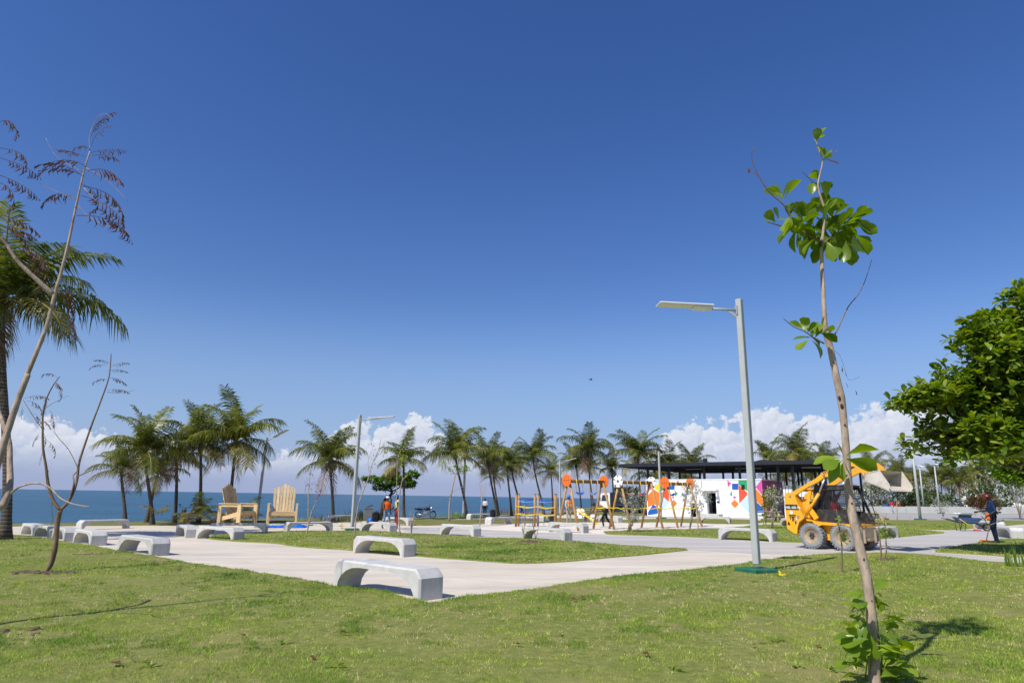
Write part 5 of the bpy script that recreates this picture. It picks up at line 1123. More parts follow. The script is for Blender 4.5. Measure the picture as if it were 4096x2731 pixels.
def seesaw():
    p = G(2345, 2098); t = thing('seesaw', 'tilted timber seesaw with white wheel discs behind the left swing', 'seesaw', (p.x, p.y, Z3(p)), 0); b = Vector((p.x, p.y, Z3(p)))
    Q = lambda x, y, dy=0: at(*f4([(x, y)])[0], p.y+dy)-b
    A, B = Q(850, 1105), Q(1110, 1270); A.z = max(A.z, .3); MB().beam(A, B+Vector((0, 0, .1)), .18, .2, .02).build('plank', M['timber'], t)
    for x, y in ((915, 1145), (1062, 1200)): c = Q(x, y, -.15); disc_part(t, c, Vector((-.4, -1, 0)), .33 if x < 1000 else .24, 'foot')
    MB().tube([Q(975, 1190)+Vector((0, 0, -.3)), Q(975, 1190)], .1, 10).build('pivot', M['grey_plastic'], t)
    for x, y in ((880, 1120), (1085, 1250)): q = Q(x, y); MB().tube([q+Vector((-.05, -.2, .2)), q+Vector((0, -.2, .3)), q+Vector((0, .2, .3)), q+Vector((-.05, .2, .2))], .02, 6).build('handle', M['chrome'], t)
    tp = MB(); tp.beam(Q(920, 1110, -.25), Q(1150, 1310, -.4), .006, .07); tp.beam(Q(880, 1120, -.25), Q(1100, 1250, -.35), .006, .07); tp.build('barrier_tape', M['yellow'], t)
seesaw()

# ------------------------------------------------------------------ mural building and pergola
WA = at(2589, 2060, 70.0); WB = at(3056, 2064, 62.6)
def building():
    o = Vector((WA.x, WA.y, min(Z3(WA), Z3(WB))-.1)); d = WB-WA; d.z = 0; L_ = d.length; ang = math.atan2(d.y, d.x); ux = d.normalized(); uy = Vector((-ux.y, ux.x, 0)); H = 3.75; D_ = 6.5
    t = thing('mural_building', 'low white flat building painted with a colourful geometric mural', 'building', o, ang)
    def uv(px, py):      # picture of the wall -> metres along and up the front face
        q = ray(*f5([(px, py)])[0]); c = Vector((0, 0, CH)); k = (o-c).dot(uy)/q.dot(uy); p = c+q*k-o; return p.dot(ux), p.z
    x0, x1 = uv(1278, 900)[0], uv(1395, 900)[0]; zt = uv(1330, 742)[1]; w0, w1 = uv(1050, 900)[0], uv(1158, 900)[0]; wt = uv(1100, 880)[1]; zb = uv(1330, 1020)[1]
    ss = uv(1755, 662); 
    wl = MB(); th = .2
    def seg(a, b, z0, z1): wl.box(((a+b)/2, th/2, (z0+z1)/2), (b-a, th, z1-z0))
    seg(0, w0, 0, H); seg(w0, w1, wt, H); seg(w1, x0, 0, H); seg(x0, x1, zt, H); seg(x1, L_, 0, H)
    wl.box((th/2, D_/2+th/2, H/2), (th, D_-th, H-.004)); wl.box((L_-th/2, D_/2+th/2, H/2), (th, D_-th, H-.004)); wl.box((L_/2, D_-th/2, H/2), (L_-2*th-.01, th, H-.006))
    wl.build('wall', M['white_wall'], t)
    MB().box((L_/2, D_/2, H+.03), (L_+.1, D_+.1, .1), None, .01).build('roof', M['white_wall'], t)
    MB().box(((x0+x1)/2, -.35, zt+.28), (x1-x0+.65, .72, .16), None, .015).build('door_canopy', M['white_wall'], t)
    for s in (x0-.3, x1+.28): MB().box((s, -.3, zt-.1), (.1, .55, .5), None, .01).build('canopy_bracket', M['white_wall'], t)
    dr_ = MB().box((x0+.06, .55, zt/2+zb/2), (.75, .04, zt-zb), R(86)).build('door', M['grey_plastic'], t); MB().ball((x0+.12, .85, 1.2), .04, 8, 6).build('handle', M['chrome'], dr_)
    MB().box(((x0+x1)/2, 1.6, zt/2), (x1-x0+1.6, .05, zt+.3)).build('dark_backing', M['steel_dark'], t)  # near-black sheets behind both openings, interior shade put in as colour
    MB().box(((w0+w1)/2, 1.2, wt/2+.2), (w1-w0+1.2, .05, wt+.5)).build('dark_backing', M['steel_dark'], t)
    MB().box((w1+.5, -.28, .95), (1.15, .5, 1.9), None, .01).build('porch_wall', M['white_wall'], t)
    MB().box(((x0+x1)/2, -.5, zb/2), (x1-x0+1.2, 1.0, zb), None, .01).build('door_step', M['bench'], t)
    bx = MB(); bx.box((ss[0], -.02, ss[1]), (.32, .06, .42), None, .006); bx.build('vent', M['black'], t); MB().box((uv(1420, 862)[0], -.03, uv(1420, 862)[1]), (.18, .06, .18), None, .01).build('socket_box', M['black'], t)
    shapes = [('mag', [(460, 562), (548, 660), (468, 742)]), ('cyan', [(462, 560), (632, 560), (632, 588), (548, 657)]), ('yel', [(632, 592), (634, 742), (556, 664)]), ('grn', [(650, 560), (752, 560), (752, 625), (655, 722)]),
      ('org', [(470, 780), (550, 690), (636, 744), (640, 930), (595, 890), (545, 900), (476, 936)]), ('vermil', [(656, 742), (756, 627), (760, 865), (660, 772)]), ('cyan', [(690, 802), (760, 870), (650, 992), (640, 962)]), ('royal', [(478, 1000), (545, 892), (626, 952), (602, 1022), (478, 1040)]),
      ('royal', [(760, 620), (832, 620), (832, 697), (760, 697)]), ('mag', [(888, 565), (888, 650), (838, 612)]), ('grn', [(840, 710), (880, 750), (840, 795)]), ('mag', [(815, 780), (832, 797), (815, 820), (798, 800)]), ('org', [(820, 828), (870, 882), (820, 935), (788, 880)]),
      ('mag', [(1542, 560), (1598, 612), (1548, 668)]), ('royal', [(1605, 615), (1690, 615), (1692, 698), (1608, 698)]), ('grn', [(1690, 557), (1805, 557), (1815, 720), (1692, 625)]), ('vermil', [(1692, 628), (1814, 738), (1810, 770), (1705, 885)]), ('grn', [(1575, 760), (1605, 710), (1608, 790)]), ('mag', [(1640, 780), (1665, 800), (1640, 822), (1615, 800)]), ('org', [(1640, 830), (1700, 888), (1645, 945), (1590, 885)]),
      ('yel', [(1808, 558), (1885, 558), (1908, 660), (1830, 740)]), ('cyan', [(1890, 557), (2024, 557), (1911, 660)]), ('mag', [(2026, 560), (2036, 770), (1920, 662)]), ('org', [(1912, 668), (2038, 785), (2048, 938), (1922, 846)]), ('cyan', [(1710, 890), (1820, 780), (1918, 860), (1908, 1000), (1830, 1005)]), ('royal', [(1922, 852), (2046, 944), (2048, 1006), (1930, 1008)])]
    for k, (c, poly) in enumerate(shapes):
        q = [(max(.01, min(L_-.01, u)), max(.05, min(H-.02, z))) for u, z in (uv(*p) for p in poly)]; MB().prism(q, -.006, .004).build('mural_panel', M[c], t)
    def sd_(yz, c, k):
        Mx = Matrix.Rotation(R(90), 4, 'Z'); Mx.translation = Vector((L_, 0, 0)); MB().prism(yz, -.006-.002*k, .004, Mx).build('mural_panel', M[c], t)
    for k, (c, yz) in enumerate([('mag', [(.02, .05), (D_-.02, .05), (D_-.02, H-.02), (.02, H-.02)]), ('org', [(.1, .2), (2.0, 1.9), (.1, 2.2)]), ('grn', [(2.2, 1.1), (3.2, 2.6), (3.2, .5)]), ('yel', [(3.2, 1.6), (4.7, 2.7), (3.2, 3.6), (1.7, 2.7)]), ('vermil', [(2.6, .4), (3.3, 1.5), (4.0, .4)]), ('grn', [(4.2, 1.0), (5.2, 2.4), (5.2, .6)]), ('royal', [(2.5, .1), (4.0, .1), (3.2, .9)])]): sd_(yz, c, k)
    # pergola over it
    zr = 4.95-o.z+.1; r = thing('pergola', 'long dark steel pergola roof standing over the mural building', 'pergola', o, ang)
    xl = uv(155, 400)[0]-.3; xr = uv(2900, 360)[0]; yf, yb = -.6, 17.5
    MB().box(((xl+xr)/2, (yf+yb)/2, zr+.05), (xr-xl-.3, yb-yf-.3, .06)).build('roof_sheet', M['steel_dark'], r)
    for y in (yf, yb): MB().box(((xl+xr)/2, y, zr-.12), (xr-xl, .14, .32), None, .01).build('edge_beam', M['steel_dark'], r)
    for x in (xl, xr): MB().box((x, (yf+yb)/2, zr-.12), (.14, yb-yf-.14, .32), None, .01).build('edge_beam', M['steel_dark'], r)
    nj = 22
    for k in range(1, nj): x = xl+(xr-xl)*k/nj; MB().box((x, (yf+yb)/2, zr-.1), (.07, yb-yf-.16, .24)).build('joist', M['steel_dark'], r)
    for k in range(1, 8): y = yf+(yb-yf)*k/8; MB().box(((xl+xr)/2, y, zr-.28), (xr-xl-.16, .07, .12)).build('purlin', M['steel_dark'], r)
    for x in (uv(430, 700)[0], 2.2, 6.0, 9.6, 13.2, L_-1.0, L_+2.6, L_+5.4):
        for y in (.9, 9.0, 16.2):
            z0 = H-o.z*0+.08 if (0 < x < L_ and 0 < y < D_) else 0
            MB().box((x, y, (z0+zr-.3)/2), (.2, .2, zr-.3-z0)).build('post', M['steel_dark'], r)
    for x, y in ((3.6, 4), (9.8, 4), (L_-3, 4), (L_+3.5, 4), (7, 11), (L_-6, 11)): MB().box((x, y, zr-.38), (1.7, .14, .08)).build('tube_light', M['white'], r)
    # striped wall building to the right
    q = uv(2165, 900)[0]+.6; k_ = (uv(2760, 900)[0]-q)/8.2; s = thing('striped_building', 'white building with black slanted stripes and a window band, right of the mural', 'building', o+ux*q+uy*1.0, ang); Ls, Hs = 8.2, 3.25; s.scale = (k_, 1, 1)
    MB().box((Ls/2, 2.0, .55), (Ls, 3.6, 1.1)).build('lower_wall', M['white_wall'], s); MB().box((Ls/2, 2.0, 2.75), (Ls, 3.6, 1.0)).build('upper_wall', M['white_wall'], s)
    for k in range(11):
        x = .35+k*.74
        for z0, z1 in ((.06, 1.08), (2.28, 3.22)): MB().beam((x, .195, z0), (x+.32, .195, z1), .09, .012, up=(0, 1, 0)).build('stripe', M['black'], s)
    MB().box((Ls/2, .45, 1.68), (Ls-.3, .05, 1.15)).build('window_band', M['glass'], s)
    for k in range(7): MB().box((.1+k*(Ls-.2)/6, .36, 1.68), (.12, .14, 1.16)).build('mullion', M['white_wall'], s)
    for k, (c, p) in enumerate([('cyan', [(4.9, 2.3), (6.3, 2.3), (5.6, 3.2), (4.7, 3.2)]), ('org', [(5.6, 2.3), (6.9, 2.3), (6.3, 2.9)]), ('royal', [(6.9, 2.35), (7.8, 2.35), (7.8, 3.1)])]): MB().prism(p, .17-.003*k, .198).build('mural_panel', M[c], s)
    # things in front of the building
    def front(px): return G(*f5([px])[0])
    for px, sx, lab in [((850, 1050), .5, 'brown paper sack before the mural, left of a pair'), ((920, 1050), .45, 'brown paper sack before the mural, right of a pair')]:
        p = front(px); b = MB(); b.box((0, 0, .42), (.9*sx+.3, .45, .8), None, .12); b.box((.05, 0, .86), (.5*sx+.2, .3, .2), R(12), .06); b.build('paper_sack', M['paper'], None, loc=(p.x, p.y-.4, Z3(p)), label=lab, category='sack', group='sacks by the mural')
    p = front((530, 1046)); b = MB()
    b.ball((0, 0, .55), (1.3, .6, .62), 14, 9); b.ball((.9, 0, .45), (.8, .5, .5), 12, 8); b.ball((-.5, .1, .9), (.6, .45, .7), 12, 8); b.build('covered_heap', M['black'], None, loc=(p.x, p.y-.8, Z3(p)), label='heap wrapped in black plastic before the left end of the mural', category='heap')
    p = front((1220, 1048)); b = MB(); b.box((0, 0, .5), (.9, .5, .95), R(8), .02); b.build('green_crate', M['crate_green'], None, loc=(p.x, p.y-.5, Z3(p)), label='grey green box standing left of the doorway', category='box')
    p = front((1615, 1052)); t2 = thing('yellow_bucket', 'yellow bucket beside the wheelbarrow at the mural', 'bucket', (p.x, p.y-.5, Z3(p)), 0); MB().lathe([(.15, 0), (.19, .42), (.2, .42), (.2, .45), (.17, .45), (.14, .05), (.001, .04)], 16).build('body', M['yel'], t2); MB().tube([(-.19, 0, .42), (-.12, -.1, .6), (.12, -.1, .6), (.19, 0, .42)], .008, 5).build('handle', M['chrome'], t2)
M['paper'] = paint('kraft_paper', (.42, .29, .17), .8, .2, 5); M['crate_green'] = paint('grey_green_box', (.16, .25, .24), .6, .15, 4)
building()
# picnic tables
def picnic(p, rz, label):
    t = thing('picnic_table', label, 'picnic table', (p.x, p.y, Z3(p)), rz, 'timber picnic tables')
    for k in range(4): MB().box((0, (k-1.5)*.2, .76), (2.3, .185, .045), None, .006).build('table_board', M['treated'], t)
    for s in (-1, 1):
        MB().box((0, s*.82, .46), (2.3, .28, .05), None, .006).build('seat_board', M['treated'], t)
        MB().box((s*.85, 0, .405), (.06, 1.86, .12), None, .005).build('cross_beam', M['treated'], t)
        MB().box((s*.85, 0, .69), (.06, .75, .1), None, .005).build('cross_beam', M['treated'], t)
        for q in (-1, 1): MB().beam((s*.91, q*.78, 0), (s*.91, q*.22, .73), .055, .13, .005, up=(1, 0, 0)).build('leg', M['treated'], t)
picnic(G(*f5([(2060, 1125)])[0]), R(-8), 'timber picnic table before the blue corner of the mural')
picnic(G(*f6([(1260, 985)])[0]), R(65), 'timber picnic table right behind the loader cab')
# low wall along the road, tower block, cars
def low_wall():
    a = r1+Vector((0, 1.35, 0)); b = r2+Vector((0, 1.35, 0)); d = (b-a).normalized(); a = a-d*34; b = b+d*45; L_ = (b-a).length; t = thing('low_wall', 'long low pale wall beyond the road at right', 'wall', (a.x, a.y, 0), math.atan2(d.y, d.x))
    n = 22
    for k in range(n):
        x = (k+.5)*L_/n; q = a+d*x; MB().box((x, .15, gz(q.x, q.y)+.42), (L_/n-.03, .28, .95), None, .015).build('wall_panel', M['grey_wall'], t)
        if k % 1 == 0: MB().tube([(x, .3, gz(q.x, q.y)+.8), (x, .3, gz(q.x, q.y)+3.4)], .03, 5).build('fence_post', M['grey_plastic'], t)
low_wall()
def tower():
    p = at(3975, 2020, 260); t = thing('tower_block', 'distant white stepped apartment block at right', 'building', (p.x, p.y, gz(p.x, p.y)), R(25))
    for k, (x, w, h) in enumerate([(-2, 9, 15.5), (6, 8, 11.5), (12.5, 6, 8)]):
        s = MB().box((x, k*.6, h/2), (w, 9, h), None, .05).build('block', M['white_wall'], t)
        for f in range(int(h//3)):
            for j in range(3): MB().box((x-w*.3+j*w*.3, k*.6-4.52, 1.8+f*3), (1.3, .1, 1.3)).build('window', M['glass'], s)
    p = at(3935, 2022, 200); t = thing('far_house', 'distant pinkish white house left of the tower block', 'building', (p.x, p.y, gz(p.x, p.y)), R(10))
    MB().box((0, 0, 3), (9, 6, 6), None, .05).build('wall', M['white_wall'], t); MB().box((0, 0, 6.3), (9.4, 6.4, .6), None, .05).build('roof', M['pinkroof'], t); MB().box((0, -3.05, 3.4), (9.2, .3, .5)).build('balcony', M['pinkroof'], t)
    for j in range(4):
        for z in (1.6, 4.8): MB().box((-3.4+j*2.2, -3.02, z), (1.1, .1, 1.4)).build('window', M['glass'], t)
M['pinkroof'] = paint('dusty_red_roof', (.50, .22, .2), .8, .15, 1)
tower()
def car(p, rz, mat, label, sc=1.0, name='parked_car', cat='car'):
    t = thing(name, label, cat, (p.x, p.y, gz(p.x, p.y)), rz, 'vehicles parked far beyond the low wall')
    b = MB(); b.prism([(-2.1, .35), (-2.1, .85), (-1.5, .95), (-.9, 1.42), (.6, 1.45), (1.2, .98), (2.0, .85), (2.1, .4)], -.8, .8); b.build('body', M[mat], t)
    w = MB(); w.prism([(-1.3, .98), (-.85, 1.36), (.55, 1.38), (1.05, 1.0)], -.81, .81); w.build('window', M['glass'], t)
    for x in (-1.3, 1.3):
        for y in (-.75, .75): MB().lathe([(.32, -.1), (.32, .1)], 14, Matrix.Translation((x, y, .32)) @ Matrix.Rotation(R(90), 4, 'X')).build('wheel', M['rubber'], t)
    t.scale = (sc,)*3
for i, (x, m_, lab) in enumerate([(3620, 'orange', 'tiny orange vehicle beyond the wall near the bucket'), (3745, 'white', 'tiny white car beyond the wall by the lamp poles'), (4055, 'white', 'tiny white car beyond the wall near the right edge'), (3580, 'blue_plastic', 'tiny blue car beyond the wall under the bucket'), (3990, 'grey_plastic', 'tiny grey car beyond the wall behind the brush cutter man')]): car(at(x, 2018, 140+i*4), R(10+i*40), m_, lab)
# ------------------------------------------------------------------ people
M['dark_red'] = paint('dark_red_paint', (.16, .012, .016), .4, .15, 4)
SK = {'dark': (.10, .052, .03), 'mid': (.20, .11, .065), 'deep': (.045, .024, .016)}
for k, c in SK.items(): M['skin_'+k] = paint('skin_'+k, c, .5, .1, 9, spec=.4)
def cloth(name, c, var=.2): M[name] = paint(name, c, .9, var, 7, spec=.1, bump=.3, bs=25)
for n_, c in {'brown_shirt': (.17, .075, .04), 'pale_shirt': (.55, .55, .40), 'grey_shirt': (.45, .44, .42), 'tan_shirt': (.28, .18, .10), 'jeans': (.16, .24, .36), 'red_trousers': (.32, .045, .05), 'camo': (.36, .31, .24), 'black_cloth': (.018, .018, .02), 'navy': (.015, .035, .09), 'navy_dark': (.012, .02, .04), 'red_shirt': (.58, .03, .04), 'white_shirt': (.62, .60, .58), 'light_jeans': (.32, .40, .52), 'hi_vis': (.62, .66, .24), 'orange_vest': (.85, .14, .02), 'boot': (.05, .035, .025), 'plaid': (.42, .03, .05)}.items(): cloth(n_, c)
STAND = dict(pelvis=(0, 0, .95), waist=(0, 0, 1.08), chest=(0, 0, 1.30), neck=(0, 0, 1.47), head=(0, -.02, 1.60), shL=(.175, 0, 1.405), shR=(-.175, 0, 1.405), elL=(.24, .02, 1.12), elR=(-.24, .02, 1.12), wrL=(.25, -.06, .87), wrR=(-.25, -.06, .87), hipL=(.09, 0, .92), hipR=(-.09, 0, .92), knL=(.10, -.02, .50), knR=(-.10, -.02, .50), anL=(.11, .02, .09), anR=(-.11, .02, .09), toL=(.13, -.16, .035), toR=(-.13, -.16, .035))
def person(label, loc, rz, pose=None, skin='skin_dark', shirt='grey_shirt', sleeve=None, forearm=None, trousers='jeans', shoe='boot', vest=None, stripes=None, gear=None, gearmat=None, scale=1.0, hat2=None, cat='person'):
    J = {k: Vector(v) for k, v in STAND.items()}
    for k, v in (pose or {}).items(): J[k] = Vector(v)
    sleeve = sleeve or shirt; forearm = forearm or skin
    B = []
    def cap(a, b, ra, rb, mat): B.append((Vector(a), Vector(b), ra, rb, mat))
    up_ = (J['chest']-J['pelvis']).normalized(); sd_ = (J['shL']-J['shR']).normalized(); fw = sd_.cross(up_)*-1
    for s in (-1, 1):
        o = sd_*s
        cap(J['pelvis']+o*.065, J['waist']+o*.055, .115, .105, trousers); cap(J['waist']+o*.06, J['chest']+o*.085, .107, .122, shirt); cap(J['chest']+o*.085, J['neck']+o*.055-up_*.075, .115, .075, shirt)
        L_ = 'L' if s > 0 else 'R'
        cap(J['neck']-up_*.07, J['sh'+L_], .07, .068, shirt); cap(J['sh'+L_], J['el'+L_], .062, .047, sleeve); cap(J['el'+L_], J['wr'+L_], .044, .031, forearm)
        hd = (J['wr'+L_]-J['el'+L_]).normalized(); cap(J['wr'+L_], J['wr'+L_]+hd*.075, .032, .034, skin)
        cap(J['hip'+L_], J['kn'+L_], .092, .062, trousers); cap(J['kn'+L_], J['an'+L_], .062, .045, trousers); cap(J['an'+L_]+Vector((0, 0, -.02)), J['to'+L_], .045, .036, shoe); cap(J['pelvis'], J['hip'+L_], .11, .1, trousers)
    cap(J['neck']-up_*.05, J['head']-up_*.06, .056, .054, skin)
    hu = (J['head']-J['neck']).normalized(); cap(J['head']+hu*.03, J['head']-hu*.045, .088, .07, skin)
    mb = MB()
    for a, b, ra, rb, m_ in B:
        n = 5; mb.tube([a.lerp(b, i/n) for i in range(n+1)], [ra+(rb-ra)*i/n for i in range(n+1)], 10, cap=True); mb.ball(a, ra, 10, 8); mb.ball(b, rb, 10, 8)
    me0 = mb.mesh('person_raw', M[skin]); ob = bpy.data.objects.new('person_raw', me0); col.objects.link(ob)
    md = ob.modifiers.new('r', 'REMESH'); md.mode = 'VOXEL'; md.voxel_size = .019; sm = ob.modifiers.new('s', 'SMOOTH'); sm.iterations = 3; sm.factor = .5
    dg = bpy.context.evaluated_depsgraph_get(); me = bpy.data.meshes.new_from_object(ob.evaluated_get(dg)); bpy.data.objects.remove(ob)
    mats = []; me.materials.clear()
    for _, _, _, _, m_ in B:
        if m_ not in mats: mats.append(m_)
    # hands and face added to the same mesh
    ad = MB()
    mats_all = mats + [x for x in ('black', skin) if x not in mats]
    ad.mi = mats_all.index(skin)
    for s in (-1, 1):
        L_ = 'L' if s > 0 else 'R'; hd = (J['wr'+L_]-J['el'+L_]).normalized(); sv = hd.cross(fw); sv = sv.normalized() if sv.length > .05 else sd_; pv = sv.cross(hd); w = J['wr'+L_]+hd*.085
        for k in range(4):
            q = w+sv*(k-1.5)*.017; l = (.07, .08, .075, .06)[k]; ad.tube([q, q+hd*l*.5+pv*.008, q+hd*l*.8+pv*.035], [.0095, .009, .007], 6)
        q = J['wr'+L_]+hd*.035; ad.tube([q, q+sv*.04+hd*.02, q+sv*.05+hd*.055], [.012, .011, .008], 6)
    hf = (fw-hu*fw.dot(hu)).normalized(); hx = hu.cross(hf)*-1; H_ = J['head']
    ad.tube([H_+hf*.082+hu*.02, H_+hf*.107-hu*.018, H_+hf*.085-hu*.025], [.008, .014, .01], 6)
    for s in (-1, 1): ad.ball(H_+hx*s*.09-hu*.0, (.016, .022, .032), 8, 6)
    ad.mi = mats_all.index('black')
    for s in (-1, 1): ad.ball(H_+hf*.083+hx*s*.032+hu*.022, .011, 8, 6)
    ad.tube([H_+hf*.079-hu*.055-hx*.022, H_+hf*.086-hu*.055, H_+hf*.079-hu*.055+hx*.022], .005, 5)
    bm = bmesh.new(); bm.from_mesh(me)
    A = np.array([b_[0] for b_ in B]); Bv = np.array([b_[1] for b_ in B]); Rr = np.array([(b_[2]+b_[3])/2 for b_ in B]); idx = [mats_all.index(b_[4]) for b_ in B]; dd = Bv-A; dl = (dd*dd).sum(1)+1e-9
    for f in bm.faces:
        c = np.array(f.calc_center_median()); t_ = np.clip(((c-A)*dd).sum(1)/dl, 0, 1); d_ = np.linalg.norm(A+dd*t_[:, None]-c, axis=1)-Rr; f.material_index = idx[int(np.argmin(d_))]; f.smooth = True
    me2 = ad.mesh('x', [M[k] for k in mats_all]); bm.from_mesh(me2); bm.to_mesh(me); bm.free()
    for k in mats_all: me.materials.append(M[k])
    t = thing('person', label, cat, loc, rz); t.scale = (scale,)*3
    put('body', me, t)
    if vest:
        v = MB()
        for s in (-1, 1): pass
        ring = []; N_ = 16; lv = [(J['waist']-up_*.04, .175, .128), (J['waist']+up_*.1, .185, .135), (J['chest'], .222, .15), (J['chest']+up_*.08, .215, .135), (J['neck']-up_*.035, .13, .09)]
        for c, a_, b_ in lv: ring.append([c+sd_*a_*math.cos(2*math.pi*k/N_)+fw*b_*math.sin(2*math.pi*k/N_) for k in range(N_)])
        v.add([p for rg in ring for p in rg], [(i*N_+k, i*N_+(k+1) % N_, (i+1)*N_+(k+1) % N_, (i+1)*N_+k) for i in range(len(lv)-1) for k in range(N_)], True); vo = v.build('vest', M[vest], t)
        if stripes:
            s2 = MB()
            for s in (-1, 1):
                for q in (1, -1): s2.beam(J['waist']+sd_*s*.085+fw*q*.138, J['neck']-up_*.06+sd_*s*.08+fw*q*.118, .05, .012, up=fw)
            s2.build('reflective_stripe', M[stripes], vo)
    if gear:
        g_ = MB(); Mh = Matrix((hx*-1, hf, hu)).transposed().to_4x4(); Mh.translation = H_+hu*.035
        if gear == 'helmet':
            g_.lathe([(.118, 0), (.125, .004), (.112, .03), (.105, .07), (.07, .115), (.001, .128)], 18, Mh); g_.add([Mh @ Vector(p) for p in ((-.09, .09, .012), (.09, .09, .012), (.06, .16, .0), (-.06, .16, .0), (-.09, .09, .022), (.09, .09, .022), (.06, .16, .01), (-.06, .16, .01))], [(0, 1, 2, 3), (4, 5, 6, 7), (2, 3, 7, 6), (0, 3, 7, 4), (1, 2, 6, 5)]); g_.tube([Mh @ Vector((0, -.09, .07)), Mh @ Vector((0, 0, .132)), Mh @ Vector((0, .09, .07))], .012, 6); g_.build('helmet', M[gearmat], t)
        elif gear == 'cap':
            g_.lathe([(.1, .0), (.102, .03), (.085, .075), (.001, .095)], 16, Mh); g_.add([Mh @ Vector(p) for p in ((-.07, .08, .01), (.07, .08, .01), (.05, .17, -.01), (-.05, .17, -.01))], [(0, 1, 2, 3)]); g_.build('cap', M[gearmat], t)
        else:
            g_.lathe([(.096, -.03), (.1, .02), (.085, .068), (.001, .092)], 16, Mh); g_.build('hair', M['black'], t)
    return t
def gl(x, y, f=None):
    p = G(x, y) if f is None else G(*f([(x, y)])[0]); return (p.x, p.y, gz(p.x, p.y))
walk = dict(knL=(.10, -.16, .52), anL=(.10, -.20, .10), toL=(.11, -.38, .05), knR=(-.10, .02, .50), anR=(-.10, .28, .14), toR=(-.11, .13, .03), elL=(.25, .12, 1.14), wrL=(.25, .02, .90), elR=(-.25, -.08, 1.13), wrR=(-.22, -.25, .95))
person('man in orange vest over brown shirt and jeans walking left of the helmeted worker', gl(1543, 2114), R(35), walk, 'skin_dark', 'brown_shirt', 'brown_shirt', 'brown_shirt', 'jeans', 'black_cloth', 'orange_vest', None, 'cap', 'white', 1.0)
person('worker in blue helmet, pale hi-vis shirt and red trousers facing the man in orange', gl(1584, 2116), R(-65), dict(elR=(-.30, -.05, 1.15), wrR=(-.20, -.22, 1.0), elL=(.28, -.02, 1.13), wrL=(.22, -.2, .98)), 'skin_deep', 'pale_shirt', 'navy_dark', 'navy_dark', 'red_trousers', 'boot', 'hi_vis', 'grey_shirt', 'helmet', 'blue_plastic', 1.03)
person('worker in blue helmet and orange vest standing under the left swing', gl(2275, 2098), R(25), dict(elR=(-.28, -.1, 1.13), wrR=(-.3, -.3, .98), elL=(.26, -.02, 1.1), wrL=(.28, -.2, .92)), 'skin_dark', 'grey_shirt', 'grey_shirt', 'grey_shirt', 'camo', 'boot', 'orange_vest', 'hi_vis', 'helmet', 'blue_plastic', 1.06)
bend = dict(pelvis=(0, .12, .88), waist=(0, .0, .98), chest=(0, -.28, 1.10), neck=(0, -.44, 1.14), head=(0, -.54, 1.20), shL=(.17, -.38, 1.08), shR=(-.17, -.38, 1.08), elL=(.2, -.55, .84), elR=(-.2, -.6, .84), wrL=(.1, -.75, .68), wrR=(-.1, -.8, .68), hipL=(.09, .12, .86), hipR=(-.09, .12, .86), knL=(.12, -.12, .48), knR=(-.12, .22, .48), anL=(.13, -.05, .09), anR=(-.13, .48, .10), toL=(.14, -.22, .035), toR=(-.13, .34, .03))
person('man in tan shirt and black trousers bending over at the left swing', gl(2415, 2108), R(-80), bend, 'skin_dark', 'tan_shirt', 'tan_shirt', None, 'black_cloth', 'grey_shirt', None, None, 'hair', None, 1.08)
person('tiny far person in white shirt standing at the sea edge near the leaning palms', gl(1939, 2066), R(160), None, 'skin_deep', 'white_shirt', None, None, 'black_cloth', 'boot', None, None, 'hair', None, 1.0)
person('man in red shirt and light jeans walking along the low wall', gl(3571, 2053), R(-75), walk, 'skin_dark', 'red_shirt', None, None, 'light_jeans', 'white_shirt', None, None, 'hair', None, 1.0)
CUT = gl(3987, 2173)
person('man in navy work clothes and dark red helmet using a brush cutter', CUT, R(-112), dict(elL=(.33, .02, 1.13), wrL=(.30, -.2, .98), elR=(-.32, -.06, 1.15), wrR=(-.42, -.32, 1.10), head=(-.01, -.06, 1.585), knL=(.13, -.03, .50), anL=(.17, .0, .09), toL=(.2, -.17, .035), anR=(-.16, .03, .09), knR=(-.13, -.03, .5), toR=(-.19, -.14, .035)), 'skin_deep', 'navy', 'navy', None, 'navy_dark', 'boot', None, None, 'helmet', 'dark_red', 1.03)
# ------------------------------------------------------------------ skid steer loader
M['dark_red'] = paint('dark_red_paint', (.16, .012, .016), .4, .15, 4)
M['loader_yellow'] = paint('loader_yellow', (.86, .40, .012), .38, .10, 2.5, dirt=(.42, .30, .17), dirt_amt=.45)
M['loader_black'] = paint('loader_black', (.025, .026, .028), .5, .25, 4, dirt=(.30, .26, .21), dirt_amt=.22)
M['tyre'] = paint('dusty_tyre', (.21, .225, .235), .9, .2, 5, dirt=(.42, .38, .33), dirt_amt=.5)
M['rim'] = paint('dusty_rim', (.38, .29, .19), .7, .25, 6, dirt=(.12, .09, .06), dirt_amt=.5)
M['dusty_plate'] = paint('dusty_front_plate', (.34, .27, .19), .8, .2, 4, dirt=(.46, .40, .32), dirt_amt=.5)
M['bucket'] = paint('dusty_bucket', (.58, .54, .48), .8, .15, 3.5, dirt=(.34, .29, .24), dirt_amt=.5)
def text_part(body, size, Mx, mat, parent, name='lettering', ext=.004):
    cu = bpy.data.curves.new('text', 'FONT'); cu.body = body; cu.size = size; cu.extrude = ext; cu.align_x = 'LEFT'; cu.offset = size*.014
    ob = bpy.data.objects.new('text', cu); col.objects.link(ob); dg = bpy.context.evaluated_depsgraph_get(); dg.update(); me = bpy.data.meshes.new_from_object(ob.evaluated_get(dg)); bpy.data.objects.remove(ob)
    me.transform(Mx); me.materials.clear(); me.materials.append(mat); return put(name, me, parent)
